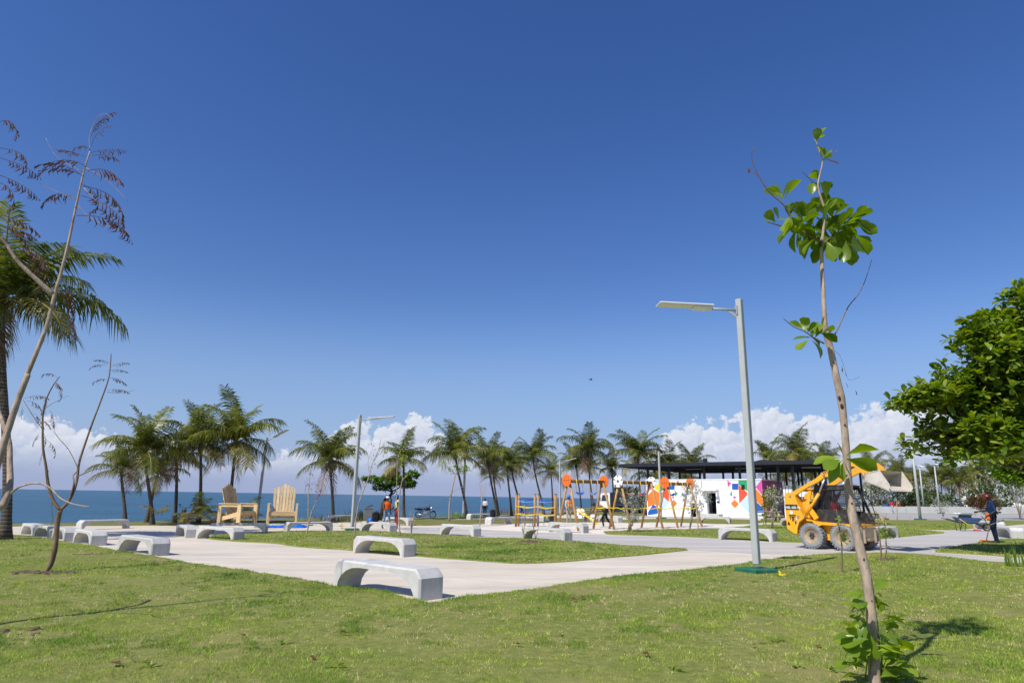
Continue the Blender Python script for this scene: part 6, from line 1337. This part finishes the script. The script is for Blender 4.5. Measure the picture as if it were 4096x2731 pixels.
def wheel(parent, c, r, w, hub='rim', lugs=26, tyre='tyre', out=-1):
    Mx = Matrix.Translation(c) @ Matrix.Rotation(R(90), 4, 'X')      # axle along Y
    ty = MB(); ty.lathe([(r*.60, -w*.46), (r*.80, -w*.5), (r*.93, -w*.46), (r*.965, -w*.36), (r*.965, w*.36), (r*.93, w*.46), (r*.80, w*.5), (r*.60, w*.46), (r*.57, 0), (r*.60, -w*.46)], 36, Mx, cap=False)
    for k in range(lugs):
        a = 2*math.pi*k/lugs
        for s in (-1, 1):
            aa = a+(math.pi/lugs if s > 0 else 0); q = Mx @ Matrix.Rotation(aa, 4, 'Z'); ty.box(q @ Vector((r*.965, 0, s*w*.27)), (r*.07, r*.13, w*.46), q.to_3x3())
    o = ty.build('wheel', M[tyre], parent)
    rm = MB(); rm.lathe([(.001, -w*.15), (r*.28, -w*.15), (r*.34, -w*.28), (r*.56, -w*.20), (r*.60, -w*.47), (r*.62, -w*.47), (r*.62, w*.47), (r*.60, w*.47), (r*.56, w*.20), (r*.34, w*.28), (r*.28, w*.15), (.001, w*.15)], 28, Mx); rm.build('rim', M[hub], o)
    nb = MB(); nb.lathe([(r*.17, -w*.34), (r*.17, w*.34)], 16, Mx)
    for k in range(6):
        a = 2*math.pi*k/6
        for s in (-1, 1): nb.ball(Mx @ Vector((r*.24*math.cos(a), r*.24*math.sin(a), s*w*.24)), r*.035, 6, 5)
    nb.build('hub', M['loader_black'], o)
    return o
def loader():
    p = Vector((10.72, 22.05, 0)); t = thing('skid_steer_loader', 'yellow and black skid steer loader with raised dusty bucket on the path', 'loader', (p.x, p.y, gz(p.x, p.y)), R(-53)); Yw = M['loader_yellow']; Bk = M['loader_black']
    for x in (-.5, .52):
        for y in (-.66, .66): wheel(t, Vector((x, y, .405)), .405, .27)
    ch = MB(); ch.prism([(-1.12, .42), (-.95, .30), (.82, .27), (.92, .36), (.92, .80), (-.6, .86), (-1.12, .62)], -.5, .5); ch.build('chassis', Yw, t)
    for s in (-1, 1):      # skirts over the wheels
        sk = MB(); y0, y1 = sorted((s*.50, s*.735)); sk.prism([(-.66, .92), (-.30, .86), (-.10, .83), (.95, .80), (.95, .74), (-.12, .76), (-.30, .70), (-.45, .86), (-.62, .87)], y0, y1); sk.build('fender', Yw, t)
        tw = MB(); y0, y1 = sorted((s*.46, s*.76)); tw.prism([(-1.33, .60), (-1.33, 1.66), (-1.25, 1.76), (-1.05, 1.77), (-.96, 1.66), (-.84, 1.30), (-.70, .95), (-.88, .82), (-.96, .62), (-.98, .46), (-1.05, .44)], y0, y1); tw.build('rear_tower', Yw, t)
        tr = MB(); y0, y1 = sorted((s*.758, s*.764)); tr.prism([(-1.325, 1.20), (-1.325, 1.38), (-.90, 1.38), (-.85, 1.20)], y0, y1); tr.build('name_plate', Bk, t)
        arm = MB(); y0, y1 = sorted((s*.60, s*.72)); arm.prism([(-1.14, 1.72), (-1.05, 1.79), (-.19, 2.23), (.05, 2.42), (.53, 2.63), (.98, 2.76), (1.18, 2.74), (1.36, 2.58), (1.46, 2.38), (1.46, 2.28), (1.34, 2.26), (1.22, 2.48), (1.06, 2.58), (.92, 2.58), (.56, 2.42), (.25, 2.27), (.12, 2.27), (-.15, 2.10), (-.5, 1.95), (-1.0, 1.66), (-1.12, 1.62)], y0, y1); arm.build('lift_arm', Yw, t)
        cy = MB(); cy.tube([(-.70, s*.66, 1.02), (-.17, s*.66, 1.74)], .052, 10); cy.ball((-.70, s*.66, 1.02), .065, 8, 6); c_ = cy.build('lift_cylinder', Yw, t); MB().tube([(-.17, s*.66, 1.74), (.06, s*.66, 2.20)], .03, 10).build('piston_rod', M['chrome'], c_)
        ln = MB(); ln.beam((-.34, s*.62, .93), (-.62, s*.62, 1.36), .08, .16, .01); ln.beam((-.62, s*.60, 1.36), (-.50, s*.60, 1.82), .06, .12, .01); ln.build('link', Yw, t)
        pn = MB()
        for x, z in ((-1.13, 1.66), (.08, 2.33), (-.42, 1.52), (-.70, 1.02), (1.4, 2.33), (-.9, 1.0)): pn.lathe([(.04, -.015), (.04, .015)], 12, Matrix.Translation((x, s*.772 if x < -.85 else s*.735, z)) @ Matrix.Rotation(R(90), 4, 'X'))
        pn.build('pivot_pins', M['rim'], t)
        # cab side
        lp = MB(); y0, y1 = sorted((s*.455, s*.475)); lp.prism([(-.34, .84), (-.44, 1.18), (-.30, 1.24), (.70, 1.20), (.84, 1.0), (.96, .80)], y0, y1); lp.build('cab_side_panel', Bk, t)
        fr = MB(); y = s*.465
        for a, b, w in (((-.40, 1.18), (-.40, 1.86), .12), ((-.40, 1.86), (-.28, 1.97), .1), ((.56, 1.97), (.66, 1.70), .07), ((.66, 1.70), (.97, .82), .06)): fr.beam((a[0], y, a[1]), (b[0], y, b[1]), .06, w, up=(0, 1, 0)) if False else fr.beam((a[0], y, a[1]), (b[0], y, b[1]), w, .06, up=(0, 1, 0))
        fr.prism([(-.44, 1.84), (-.40, 1.97), (.56, 1.97), (.60, 1.88)], *sorted((s*.44, s*.49))); fr.build('cab_pillars', Bk, t)
        g_ = MB()
        for k in range(17):
            x = -.32+k*.055; zt = min(1.88, 1.70+(.66-x)*2.0 if x > .56 else 1.88); zb = 1.22
            g_.beam((x, y, zb), (x, y, zt), .011, .008)
        for k in range(12):
            z = 1.24+k*.055; x1 = .66 if z < 1.7 else .66-(z-1.7)*.37; x1 = .84-(z-1.2)*.36 if z < 1.7 else x1
            g_.beam((-.36, y, z), (x1, y, z), .008, .011)
        g_.build('side_screen', Bk, t)
        hr = MB(); hr.tube([(.99, s*.44, .95), (1.04, s*.44, 1.1), (.93, s*.44, 1.5), (.82, s*.44, 1.72), (.72, s*.44, 1.72)], .014, 6); hr.build('grab_rail', Bk, t)
    MB().box((.09, 0, 1.99), (1.06, .98, .05), None, .012).build('cab_roof', Bk, t)
    MB().box((.60, 0, 2.005), (.16, 1.02, .02)).build('roof_visor', Bk, t)
    bk = MB(); bk.box((-.41, 0, 1.40), (.05, .88, .9)); bk.build('cab_back', Bk, t)
    st = MB(); st.box((-.05, 0, .92), (.5, .5, .14), None, .03); st.box((-.30, 0, 1.22), (.12, .48, .6), Matrix.Rotation(R(-10), 3, 'Y'), .03); st.build('seat', M['black'], t)
    eng = MB(); eng.box((-.95, 0, 1.02), (.66, .92, .95), None, .03); eng.box((-.8, 0, 1.52), (.5, .9, .08), None, .02); eng.build('engine_cover', Yw, t); MB().box((-1.34, 0, 1.08), (.05, .9, .95), None, .01).build('rear_door', Bk, t)
    fp = MB(); fp.box((.95, 0, .52), (.06, .96, .42), None, .01); fp.box((1.0, -.36, .45), (.08, .06, .4), None, .01); fp.box((1.0, .36, .45), (.08, .06, .4), None, .01); fp.tube([(1.06, -.3, .38), (1.1, -.3, .34), (1.1, -.22, .34), (1.06, -.22, .38)], .018, 6); fp.build('front_plate', M['dusty_plate'], t)
    MB().tube([(1.10, -.62, 2.63), (1.10, .62, 2.63)], .075, 12).build('cross_tube', Yw, t); MB().tube([(-.72, -.6, 1.86), (-.72, .6, 1.86)], .06, 12).build('cross_tube', Yw, t)
    hs = MB()
    for y in (-.3, -.2, .25): hs.tube(smooth_poly([Vector((.95, y, 2.66)), Vector((1.2, y, 2.62)), Vector((1.35, y*1.3, 2.48)), Vector((1.5, y*1.5, 2.36))], 3), .016, 6)
    hs.build('hose', M['bench'], t)
    for y in (-.42, .42): MB().tube([(1.14, y, 2.55), (1.52, y, 2.40)], [.04, .025], 8).build('tilt_cylinder', M['loader_yellow'], t)
    # bucket: shell with thickness, open to the front
    prof = [(1.84, 2.44), (1.44, 2.33), (1.36, 2.14), (2.04, 1.84)]; inn = [(1.83, 2.415), (1.46, 2.31), (1.39, 2.155), (2.04, 1.862)]; W_ = .79
    b = MB(); b.prism(prof+inn[::-1], -W_, W_)
    for s in (-1, 1): y0, y1 = sorted((s*W_, s*(W_-.03))); b.prism([(1.85, 2.45), (1.43, 2.34), (1.35, 2.13), (2.04, 1.835), (2.11, 1.93), (2.09, 2.02)], y0, y1)
    bo = b.build('bucket', M['bucket'], t); MB().box((2.05, 0, 1.842), (.1, 1.62, .022), Matrix.Rotation(R(23.5), 3, 'Y')).build('cutting_edge', M['bucket'], bo)
    MB().box((1.40, 0, 2.34), (.1, 1.1, .22), Matrix.Rotation(R(15), 3, 'Y'), .01).build('quick_coupler', M['bucket'], t)
    # lettering on both sides the way the near side shows it
    F = lambda x, z, deg, y: Matrix.Translation((x, y, z)) @ Matrix.Rotation(R(-deg), 4, 'Y') @ Matrix.Rotation(R(90), 4, 'X')
    text_part('HSL 650-7A', .105, F(-1.31, 1.245, 0, -.766), M['white'], t); text_part('HYUNDAI', .145, F(.08, 2.33, 24, -.722), M['black'], t)
    T_ = MB(); y = -.763
    T_.mi = 0
    for x0, x1, z0, z1 in ((-1.22, -.98, 1.02, 1.05), (-1.22, -.98, .97, 1.0), (-1.12, -1.09, .84, .97), (-1.08, -1.05, .84, .97), (-1.19, -1.155, .90, .96), (-1.02, -.985, .90, .96)): T_.box(((x0+x1)/2, y, (z0+z1)/2), (x1-x0, .006, z1-z0))
    T_.build('emblem', M['black'], t)
    T_ = MB(); T_.lathe([(.055, -.003), (.055, .003)], 14, Matrix.Translation((-1.13, y, 1.12)) @ Matrix.Rotation(R(90), 4, 'X')); T_.box((-.98, y, .93), (.05, .006, .09)); T_.build('sticker', M['white'], t); MB().box((-1.0, y, .80), (.045, .006, .1)).build('sticker', M['black'], t)
    MB().prism([(-1.30, .72), (-1.22, .80), (-1.20, .70), (-1.27, .84)], -.766, -.760).build('decal', M['dark_red'], t)
    # driver
    Mw = Matrix.Rotation(R(-53), 4, 'Z'); Mw.translation = Vector((p.x, p.y, gz(p.x, p.y))); loc = Mw @ Vector((-.02, 0, .10))
    sit = dict(pelvis=(0, 0, .93), waist=(0, .03, 1.05), chest=(0, .02, 1.26), neck=(0, 0, 1.42), head=(0, -.05, 1.54), shL=(.175, 0, 1.36), shR=(-.175, 0, 1.36), hipL=(.09, -.02, .92), hipR=(-.09, -.02, .92), knL=(.13, -.42, .98), knR=(-.13, -.42, .98), anL=(.13, -.55, .62), anR=(-.13, -.55, .62), toL=(.13, -.70, .57), toR=(-.13, -.70, .57), elL=(.27, -.12, 1.12), elR=(-.27, -.12, 1.12), wrL=(.22, -.40, 1.14), wrR=(-.22, -.40, 1.14))
    person('driver in red checked shirt sitting inside the loader cab', loc, R(-53+90), sit, 'skin_dark', 'plaid', 'plaid', None, 'navy_dark', 'boot', None, None, 'cap', 'dark_red', .97)
    lv = MB()
    for y in (-.24, .24): lv.tube([(.42, y, .9), (.40, y, 1.22)], .014, 6); lv.ball((.40, y, 1.24), .028, 8, 6)
    lv.build('control_levers', M['black'], t)
loader()
# ------------------------------------------------------------------ dump truck
def truck():
    p = G(2470, 2052); p = Vector((p.x, p.y, 0)); t = thing('dump_truck', 'white cab dump truck with dark tipper body parked behind the swings', 'truck', (p.x, p.y, gz(p.x, p.y)), R(150))
    c = MB(); c.prism([(2.0, .6), (2.0, 1.5), (1.85, 2.4), (1.6, 2.5), (.6, 2.5), (.6, .6)], -1.0, 1.0); cab = c.build('cab', M['white'], t)
    MB().prism([(2.012, 1.5), (1.875, 2.32), (1.86, 2.32), (1.99, 1.5)], -.88, .88).build('windscreen', M['glass'], cab)
    for s in (-1, 1): MB().prism([(.85, 1.5), (.85, 2.25), (1.6, 2.25), (1.8, 1.5)], *sorted((s*1.0, s*1.012))).build('side_window', M['glass'], cab); MB().box((1.95, s*1.15, 1.9), (.08, .12, .5), None, .02).build('mirror', M['black'], cab); MB().box((2.02, s*.7, .95), (.04, .3, .18), None, .01).build('headlight', M['chrome'], cab)
    MB().box((2.03, 0, .7), (.1, 2.0, .3), None, .02).build('bumper', M['steel_dark'], t); MB().box((-1.2, 0, .85), (4.2, .9, .25)).build('chassis', M['steel_dark'], t)
    b = MB(); b.prism([(-3.3, 1.05), (.4, 1.05), (.5, 2.6), (-3.5, 2.5)], -1.1, 1.1)
    for k in range(5): b.box((-3.0+k*.8, 0, 1.75), (.1, 2.3, 1.3))
    b.build('tipper_body', M['steel_dark'], t); l = MB()
    r = random.Random(2); v, tri = rosettes([(r.uniform(-3.0, .1), r.uniform(-.8, .8), 2.55+r.uniform(0, .5)) for _ in range(150)], .4, .14, 6, 5, .9, .3); foliage('green_waste', v, tri, M['far_leaf'], t)
    for x in (1.3, -1.4, -2.5):
        for y in (-.85, .85): wheel(t, Vector((x, y, .5)), .5, .3, 'rim', 0, 'rubber')
truck()
# ------------------------------------------------------------------ motorcycles
def motorcycle(loc, rz, label):
    t = thing('motorcycle', label, 'motorcycle', loc, rz, 'parked black motorcycles')
    for x in (-.62, .64):
        Mx = Matrix.Translation((x, 0, .3)) @ Matrix.Rotation(R(90), 4, 'X'); w = MB(); w.lathe([(.235, -.05), (.285, -.045), (.30, 0), (.285, .045), (.235, .05), (.225, 0), (.235, -.05)], 28, Mx, cap=False); o = w.build('wheel', M['rubber'], t)
        s = MB()
        for k in range(6): a = k*math.pi/3; s.beam(Mx @ Vector((0, 0, 0)), Mx @ Vector((.23*math.cos(a), .23*math.sin(a), 0)), .03, .025)
        s.lathe([(.06, -.06), (.06, .06)], 12, Mx); s.build('spokes', M['chrome'] if x > 0 else M['steel_dark'], o)
    MB().ball((.12, 0, .80), (.30, .14, .14), 14, 10).build('tank', M['black'], t); MB().box((-.42, 0, .79), (.62, .24, .1), Matrix.Rotation(R(6), 3, 'Y'), .04).build('seat', M['black'], t)
    fr = MB(); fr.tube([(.42, 0, .86), (.1, 0, .62), (-.3, 0, .62), (-.62, 0, .3)], .022, 8); fr.tube([(.40, 0, .80), (.22, 0, .32), (-.25, 0, .28), (-.3, 0, .62)], .022, 8); fr.build('frame', M['steel_dark'], t)
    MB().box((.02, 0, .45), (.34, .26, .30), None, .05).build('engine', M['chrome'], t)
    fk = MB()
    for y in (-.08, .08): fk.tube([(.64, y, .3), (.42, y, .95)], .022, 8)
    fk.build('fork', M['chrome'], t); hb = MB(); hb.tube([(.28, -.36, 1.02), (.38, -.18, 1.0), (.42, 0, .97), (.38, .18, 1.0), (.28, .36, 1.02)], .015, 6)
    for s in (-1, 1): hb.tube([(.34, s*.26, 1.0), (.36, s*.33, 1.16)], .008, 5); hb.ball((.36, s*.34, 1.19), (.02, .07, .045), 8, 6)
    hb.build('handlebar', M['black'], t); MB().ball((.52, 0, .88), (.1, .11, .11), 12, 8).build('headlight', M['chrome'], t)
    MB().tube([(.12, -.15, .32), (-.2, -.17, .26), (-.72, -.18, .34)], [.025, .03, .055], 8).build('exhaust', M['chrome'], t)
    MB().prism([(-.95, .70), (-.6, .66), (-.35, .60), (-.3, .74), (-.7, .82), (-.98, .84)], -.09, .09).build('tail', M['black'], t); MB().box((-.97, 0, .74), (.04, .12, .07), None, .01).build('tail_light', M['red'], t)
    MB().lathe([(.33, -.06), (.34, 0), (.33, .06)], 10, Matrix.Translation((.64, 0, .3)) @ Matrix.Rotation(R(90), 4, 'X') ).build('mudguard', M['black'], t) if False else MB().tube([(.64+.335*math.cos(a), 0, .3+.335*math.sin(a)) for a in (2.4, 2.0, 1.6, 1.2, .8)], .035, 6).build('mudguard', M['black'], t)
    st = MB(); st.tube([(-.1, .1, .3), (-.2, .3, .01)], .012, 5); st.build('side_stand', M['steel_dark'], t)
p = gl(1180, 1232, f3); motorcycle(p, R(8), 'black motorcycle parked at the cliff edge right of the two men')
p = gl(235, 1325, f2); motorcycle((p[0], p[1]+.9, p[2]), R(-60), 'black motorcycle half hidden by cut palm fronds under the left palms')
# ------------------------------------------------------------------ wheelbarrows and tools
M['barrow_blue'] = paint('blue_tray', (.03, .10, .26), .5, .2, 4, dirt=(.3, .26, .2), dirt_amt=.3); M['barrow_grey'] = paint('grey_tray', (.30, .31, .32), .5, .2, 4, dirt=(.4, .36, .3), dirt_amt=.4)
def barrow(loc, rz, mat, label):
    t = thing('wheelbarrow', label, 'wheelbarrow', loc, rz)
    tr = MB(); lo = [(-.38, -.24, .42), (.36, -.20, .40), (.36, .20, .40), (-.38, .24, .42)]; hi = [(-.62, -.36, .70), (.62, -.33, .68), (.62, .33, .68), (-.62, .36, .70)]; hi2 = [(x*.96, y*.94, z) for x, y, z in hi]; lo2 = [(x*.97, y*.93, z+.02) for x, y, z in lo]
    tr.add(lo+hi+hi2+lo2, [(0, 1, 2, 3)]+[(i, (i+1) % 4, 4+(i+1) % 4, 4+i) for i in range(4)]+[(4+i, 4+(i+1) % 4, 8+(i+1) % 4, 8+i) for i in range(4)]+[(8+i, 8+(i+1) % 4, 12+(i+1) % 4, 12+i) for i in range(4)]+[(12, 13, 14, 15)]); tr.build('tray', M[mat], t)
    for s in (-1, 1):
        MB().tube([(.85, s*.05, .2), (.4, s*.17, .38), (-.4, s*.25, .42), (-1.0, s*.30, .60), (-1.15, s*.30, .62)], .02, 7).build('handle', M['steel_dark'], t); MB().tube([(-.2, s*.24, .41), (-.3, s*.26, .01), (-.5, s*.26, .01), (-.52, s*.25, .42)], .016, 6).build('leg', M['steel_dark'], t)
    wheel(t, Vector((.85, 0, .2)), .2, .1, 'rim', 0, 'rubber')
    return t
p = gl(985, 1105, f7); barrow(p, R(-12), 'barrow_blue', 'blue wheelbarrow loaded with a generator behind the brush cutter man')
g_ = thing('generator', 'portable generator in a tube frame lying in the blue wheelbarrow', 'generator', (p[0]-.12, p[1], p[2]+.46), R(-12)); MB().box((0, 0, .2), (.5, .36, .28), None, .03).build('motor', M['steel_dark'], g_); MB().box((0, 0, .38), (.62, .34, .07), None, .02).build('fuel_tank', M['crate_green'], g_)
cg_ = MB()
for y in (-.22, .22): cg_.tube([(-.42, y, .02), (-.42, y, .44), (.42, y, .44), (.42, y, .02), (-.42, y, .02)], .016, 6)
cg_.build('tube_frame', M['chrome'], g_)
p = gl(1450, 1048, f5); barrow((p[0], p[1]-.6, p[2]), R(170), 'barrow_grey', 'grey wheelbarrow tipped up before the mural doorway').rotation_euler = (0, R(-14), R(170))
a = G(*f7([(1065, 1108)])[0]); b = at(*f7([(850, 955)])[0], a.y+.15); t = thing('rake', 'rake with yellow handle and red head leaning on the blue wheelbarrow', 'rake', (a.x, a.y, gz(a.x, a.y)), 0)
MB().tube([(0, 0, .03), b-Vector((a.x, a.y, gz(a.x, a.y)))], .016, 6).build('handle', M['yel'], t); rk = MB(); rk.box((0, 0, .05), (.46, .05, .05), R(10), .01)
for k in range(9): rk.box((-.2+k*.05, -.02, .02), (.012, .03, .06))
rk.build('head', M['red'], t)
def brush_cutter():
    c = Vector(CUT); hd = G(*f7([(1168, 1232)])[0]); hd.z = gz(hd.x, hd.y)
    t = thing('brush_cutter', 'brush cutter with orange motor held by the man in navy', 'brush cutter', hd, 0); Q = lambda x, y, Y: at(*f7([(x, y)])[0], Y)-hd
    A = Vector((0, 0, .09)); k1 = Q(1195, 1045, c.y-.35); k2 = Q(1345, 990, c.y+.0); MB().tube([A, k1], .017, 7).build('shaft', M['chrome'], t); MB().tube([k1, k2], .016, 7).build('shaft_sleeve', M['grey_plastic'], t)
    MB().tube([Q(1110, 948, c.y-.3), Q(1140, 975, c.y-.34), Q(1165, 1020, c.y-.35), k1, Q(1205, 1000, c.y-.33), Q(1190, 985, c.y-.3)], .015, 6).build('handlebar', M['steel_dark'], t)
    m_ = MB(); q = Q(1196, 955, c.y+.12); m_.box(q, (.17, .2, .26), R(20), .04); m_.build('motor', M['orange'], t); g2 = MB(); g2.lathe([(.10, 0), (.11, .03), (.05, .08), (.03, .1)], 14); g2.box((.02, .06, .07), (.42, .2, .03), R(10), .01); g2.build('cutting_head', M['loader_black'], t); MB().prism([(-.25, .02), (.2, .02), (.22, .10), (-.22, .12)], -.03, .05).build('guard', M['orange'], t)
    st = MB(); st.beam(Q(1235, 815, c.y-.2), Q(1250, 1010, c.y-.2), .05, .012); st.beam(Q(1215, 920, c.y-.2), Q(1320, 910, c.y-.2), .012, .05); st.build('harness', M['black'], t)
brush_cutter()
# ------------------------------------------------------------------ bags, helmet, litter
def backpack(loc, rz, label):
    t = thing('backpack', label, 'backpack', loc, rz, 'black backpacks on benches'); b = MB(); b.box((0, 0, .24), (.34, .2, .46), None, .07); b.build('main_bag', M['black_cloth'], t); MB().box((0, -.13, .17), (.26, .1, .26), None, .04).build('front_pocket', M['black_cloth'], t)
    for s in (-1, 1): MB().tube([(s*.1, .1, .42), (s*.12, .19, .3), (s*.12, .16, .1), (s*.11, .1, .05)], .018, 6).build('strap', M['black_cloth'], t)
    MB().tube([(-.05, .08, .46), (0, .08, .52), (.05, .08, .46)], .012, 6).build('grab_loop', M['black_cloth'], t)
pb = at(*f3([(660, 1275)])[0], G(1498, 2127).y+.42); backpack((pb.x, pb.y, gz(pb.x, pb.y)+.472), R(10), 'black backpack on the bench beside the blue helmet')
pb = at(*f3([(605, 1275)])[0], G(1498, 2127).y+.4); h_ = thing('safety_helmet', 'blue safety helmet lying on the bench left of the backpack', 'helmet', (pb.x, pb.y, gz(pb.x, pb.y)+.475), R(120)); MB().lathe([(.13, 0), (.15, .005), (.13, .04), (.125, .10), (.085, .165), (.001, .185)], 18).build('shell', M['blue_plastic'], h_); MB().box((0, .15, .01), (.16, .1, .012), None, .004).build('peak', M['blue_plastic'], h_)
pb = at(*f3([(1885, 1230)])[0], G(1960, 2099).y+.4); backpack((pb.x, pb.y, gz(pb.x, pb.y)+.472), R(-10), 'black backpack on the far bench left of the climbing frame')
def scrap(px, mat, label, s=.12, cat='litter', name='litter', n=6, seed_=0):
    r = random.Random(seed_); p = G(*px); mb = MB(); q = Vector((0, 0, .03)); pts = [q]
    for k in range(n): q = q+Vector((r.uniform(-1, 1), r.uniform(-.6, .6), r.uniform(-.4, .9)))*s; q.z = max(.02, q.z); pts.append(q)
    for a_, b_ in zip(pts, pts[1:]): mb.beam(a_, b_, .005, .035)
    mb.build(name, M[mat], None, loc=(p.x, p.y, gz(p.x, p.y)+.04), label=label, category=cat)
scrap((3142, 2312), 'yellow', 'crumpled yellow tape on the grass beside the near lamp base', .055, seed_=3)
scrap((1384, 2120), 'yellow', 'crumpled yellow tape beside the second lamp base', .2, seed_=4)
fl = leaf_mesh('fallen_leaf', 'leaf_red', .16, .09, .3, .25, 1.0, 5, .008)
rf = random.Random(31)
for k, (x, y) in enumerate([(2310, 2420), (2330, 2412), (1725, 2380) if False else (1215, 2387), (480, 2690), (1090, 2330), (905, 2310), (780, 2300), (520, 2245), (700, 2290), (3220, 2396), (3024, 2605), (2600, 2650), (3680, 2310), (1850, 2465), (300, 2252), (640, 2270), (2050, 2600), (1400, 2560), (3290, 2605), (950, 2560), (1240, 2650)]):
    p = G(x, y); o = put('fallen_leaf', fl, None, loc=(p.x, p.y, gz(p.x, p.y)+.065), label='dry brown fallen leaf lying on the front lawn', category='leaf', group='fallen leaves on the front lawn'); o.rotation_euler = (rf.uniform(-.4, .4), rf.uniform(-.5, .1), rf.random()*6.28); s = rf.uniform(.45, .9); o.scale = (s, s, s)
# soil mounds round tree feet
def mound(px, rx, ry, label, h=.1, seed_=0):
    p = G(*px); mb = MB(); vs = [(0, 0, h)]; n, m_ = 26, 6
    for j in range(1, m_+1):
        for i in range(n):
            a = 2*math.pi*i/n; u = j/m_; rr_ = u*(1+.3*mnoise.noise((math.cos(a)*1.6, math.sin(a)*1.6, seed_*3.3))); vs.append((rx*rr_*math.cos(a), ry*rr_*math.sin(a), h*(1-u*u)+.045*mnoise.noise((rx*u*math.cos(a)*7, ry*u*math.sin(a)*7, seed_))-(.05 if j == m_ else 0)+.04))
    fs = [(0, 1+i, 1+(i+1) % n) for i in range(n)]+[(1+(j-1)*n+i, 1+(j-1)*n+(i+1) % n, 1+j*n+(i+1) % n, 1+j*n+i) for j in range(1, m_) for i in range(n)]
    mb.add(vs, fs, True); mb.build('soil_mound', M['soil_dark'], None, loc=(p.x, p.y, gz(p.x, p.y)), kind='structure')
def clods(px, w, n, seed_):
    r = random.Random(seed_); p = G(*px); mb = MB()
    for k in range(n):
        q = Vector((r.gauss(0, w), r.gauss(0, w*.35), .03)); s_ = r.uniform(.02, .06); i0 = len(mb.v); mb.ball(q, (s_*r.uniform(.8, 1.6), s_, s_*r.uniform(.5, .9)), 7, 5)
        for j in range(i0, len(mb.v)): v = mb.v[j]; d = mnoise.noise((v[0]*30, v[1]*30, v[2]*30+seed_))*.014; mb.v[j] = (v[0]+d, v[1]-d, v[2]+d)
    mb.build('soil_clods', M['soil_dark'], None, loc=(p.x, p.y, gz(p.x, p.y)), kind='stuff', label='loose dark soil clods on the lawn', category='soil')
M['soil_dark'] = barkmat('dark_soil', (.05, .035, .025), (.17, .125, .085), scale=14, bump=.9)
mound((165, 2297), .8, .2, '', .02, 1); clods((-8, 2545), .3, 26, 2); clods((190, 2300), .45, 30, 5); mound((355, 2223), .55, .14, '', .01, 3); mound((2120, 2172), .5, .3, '', .06, 5); mound((3545, 2245), .3, .2, '', .04, 6)
def bird():
    p = at(2363, 1518, 60); t = thing('bird', 'tiny dark bird gliding in the clear sky', 'bird', p, R(30)); MB().ball((0, 0, 0), (.17, .055, .055), 10, 8).build('body', M['black'], t)
    for s in (-1, 1): MB().add([(.07, s*.03, .02), (-.07, s*.03, .02), (-.08, s*.22, .09), (.03, s*.24, .09), (-.09, s*.42, .04)], [(0, 1, 2, 3), (3, 2, 4)]).build('wing', M['black'], t)
bird()

# broad leaved weeds in the front lawn
wl_ = [leaf_mesh('leaf', 'leaf_bright', .13, .035, .3, .5, .9, 5), leaf_mesh('leaf', 'leaf_bright', .11, .05, .2, .3, 1.1, 5)]
def weed(px, n, s, seed_):
    r = random.Random(seed_); p = G(*px); t = thing('weed', 'small bright broad leaved weed in the front lawn', 'weed', (p.x, p.y, gz(p.x, p.y)+.04), 0, 'weeds in the front lawn')
    for k in range(n):
        o = put('leaf', r.choice(wl_), t, loc=(r.uniform(-.03, .03)*s, r.uniform(-.03, .03)*s, .01)); a = r.random()*6.28; orient(o, Vector((math.cos(a), math.sin(a), r.uniform(.2, 1.0))), r.uniform(-.4, .4)); q = s*.62*r.uniform(.6, 1.2); o.scale = (q, q, q)
for i, (x, y, n, s) in enumerate([(3100, 2580, 12, 1.3), (3040, 2590, 7, .9), (3190, 2690, 9, 1.1), (2700, 2700, 8, 1.2), (590, 2690, 10, 1.3), (560, 2668, 6, 1.0), (1000, 2610, 8, 1.1), (3945, 2368, 7, 1.0), (2895, 2313, 8, 1.2), (1550, 2520, 6, .8), (2240, 2560, 7, .9), (350, 2540, 6, .9), (1130, 2590, 9, 1.2), (1330, 2690, 8, 1.2), (2480, 2620, 6, .8), (3720, 2600, 7, .9), (218, 2330, 5, .8), (3330, 2700, 9, 1.2)]): weed((x, y), n, s, i)
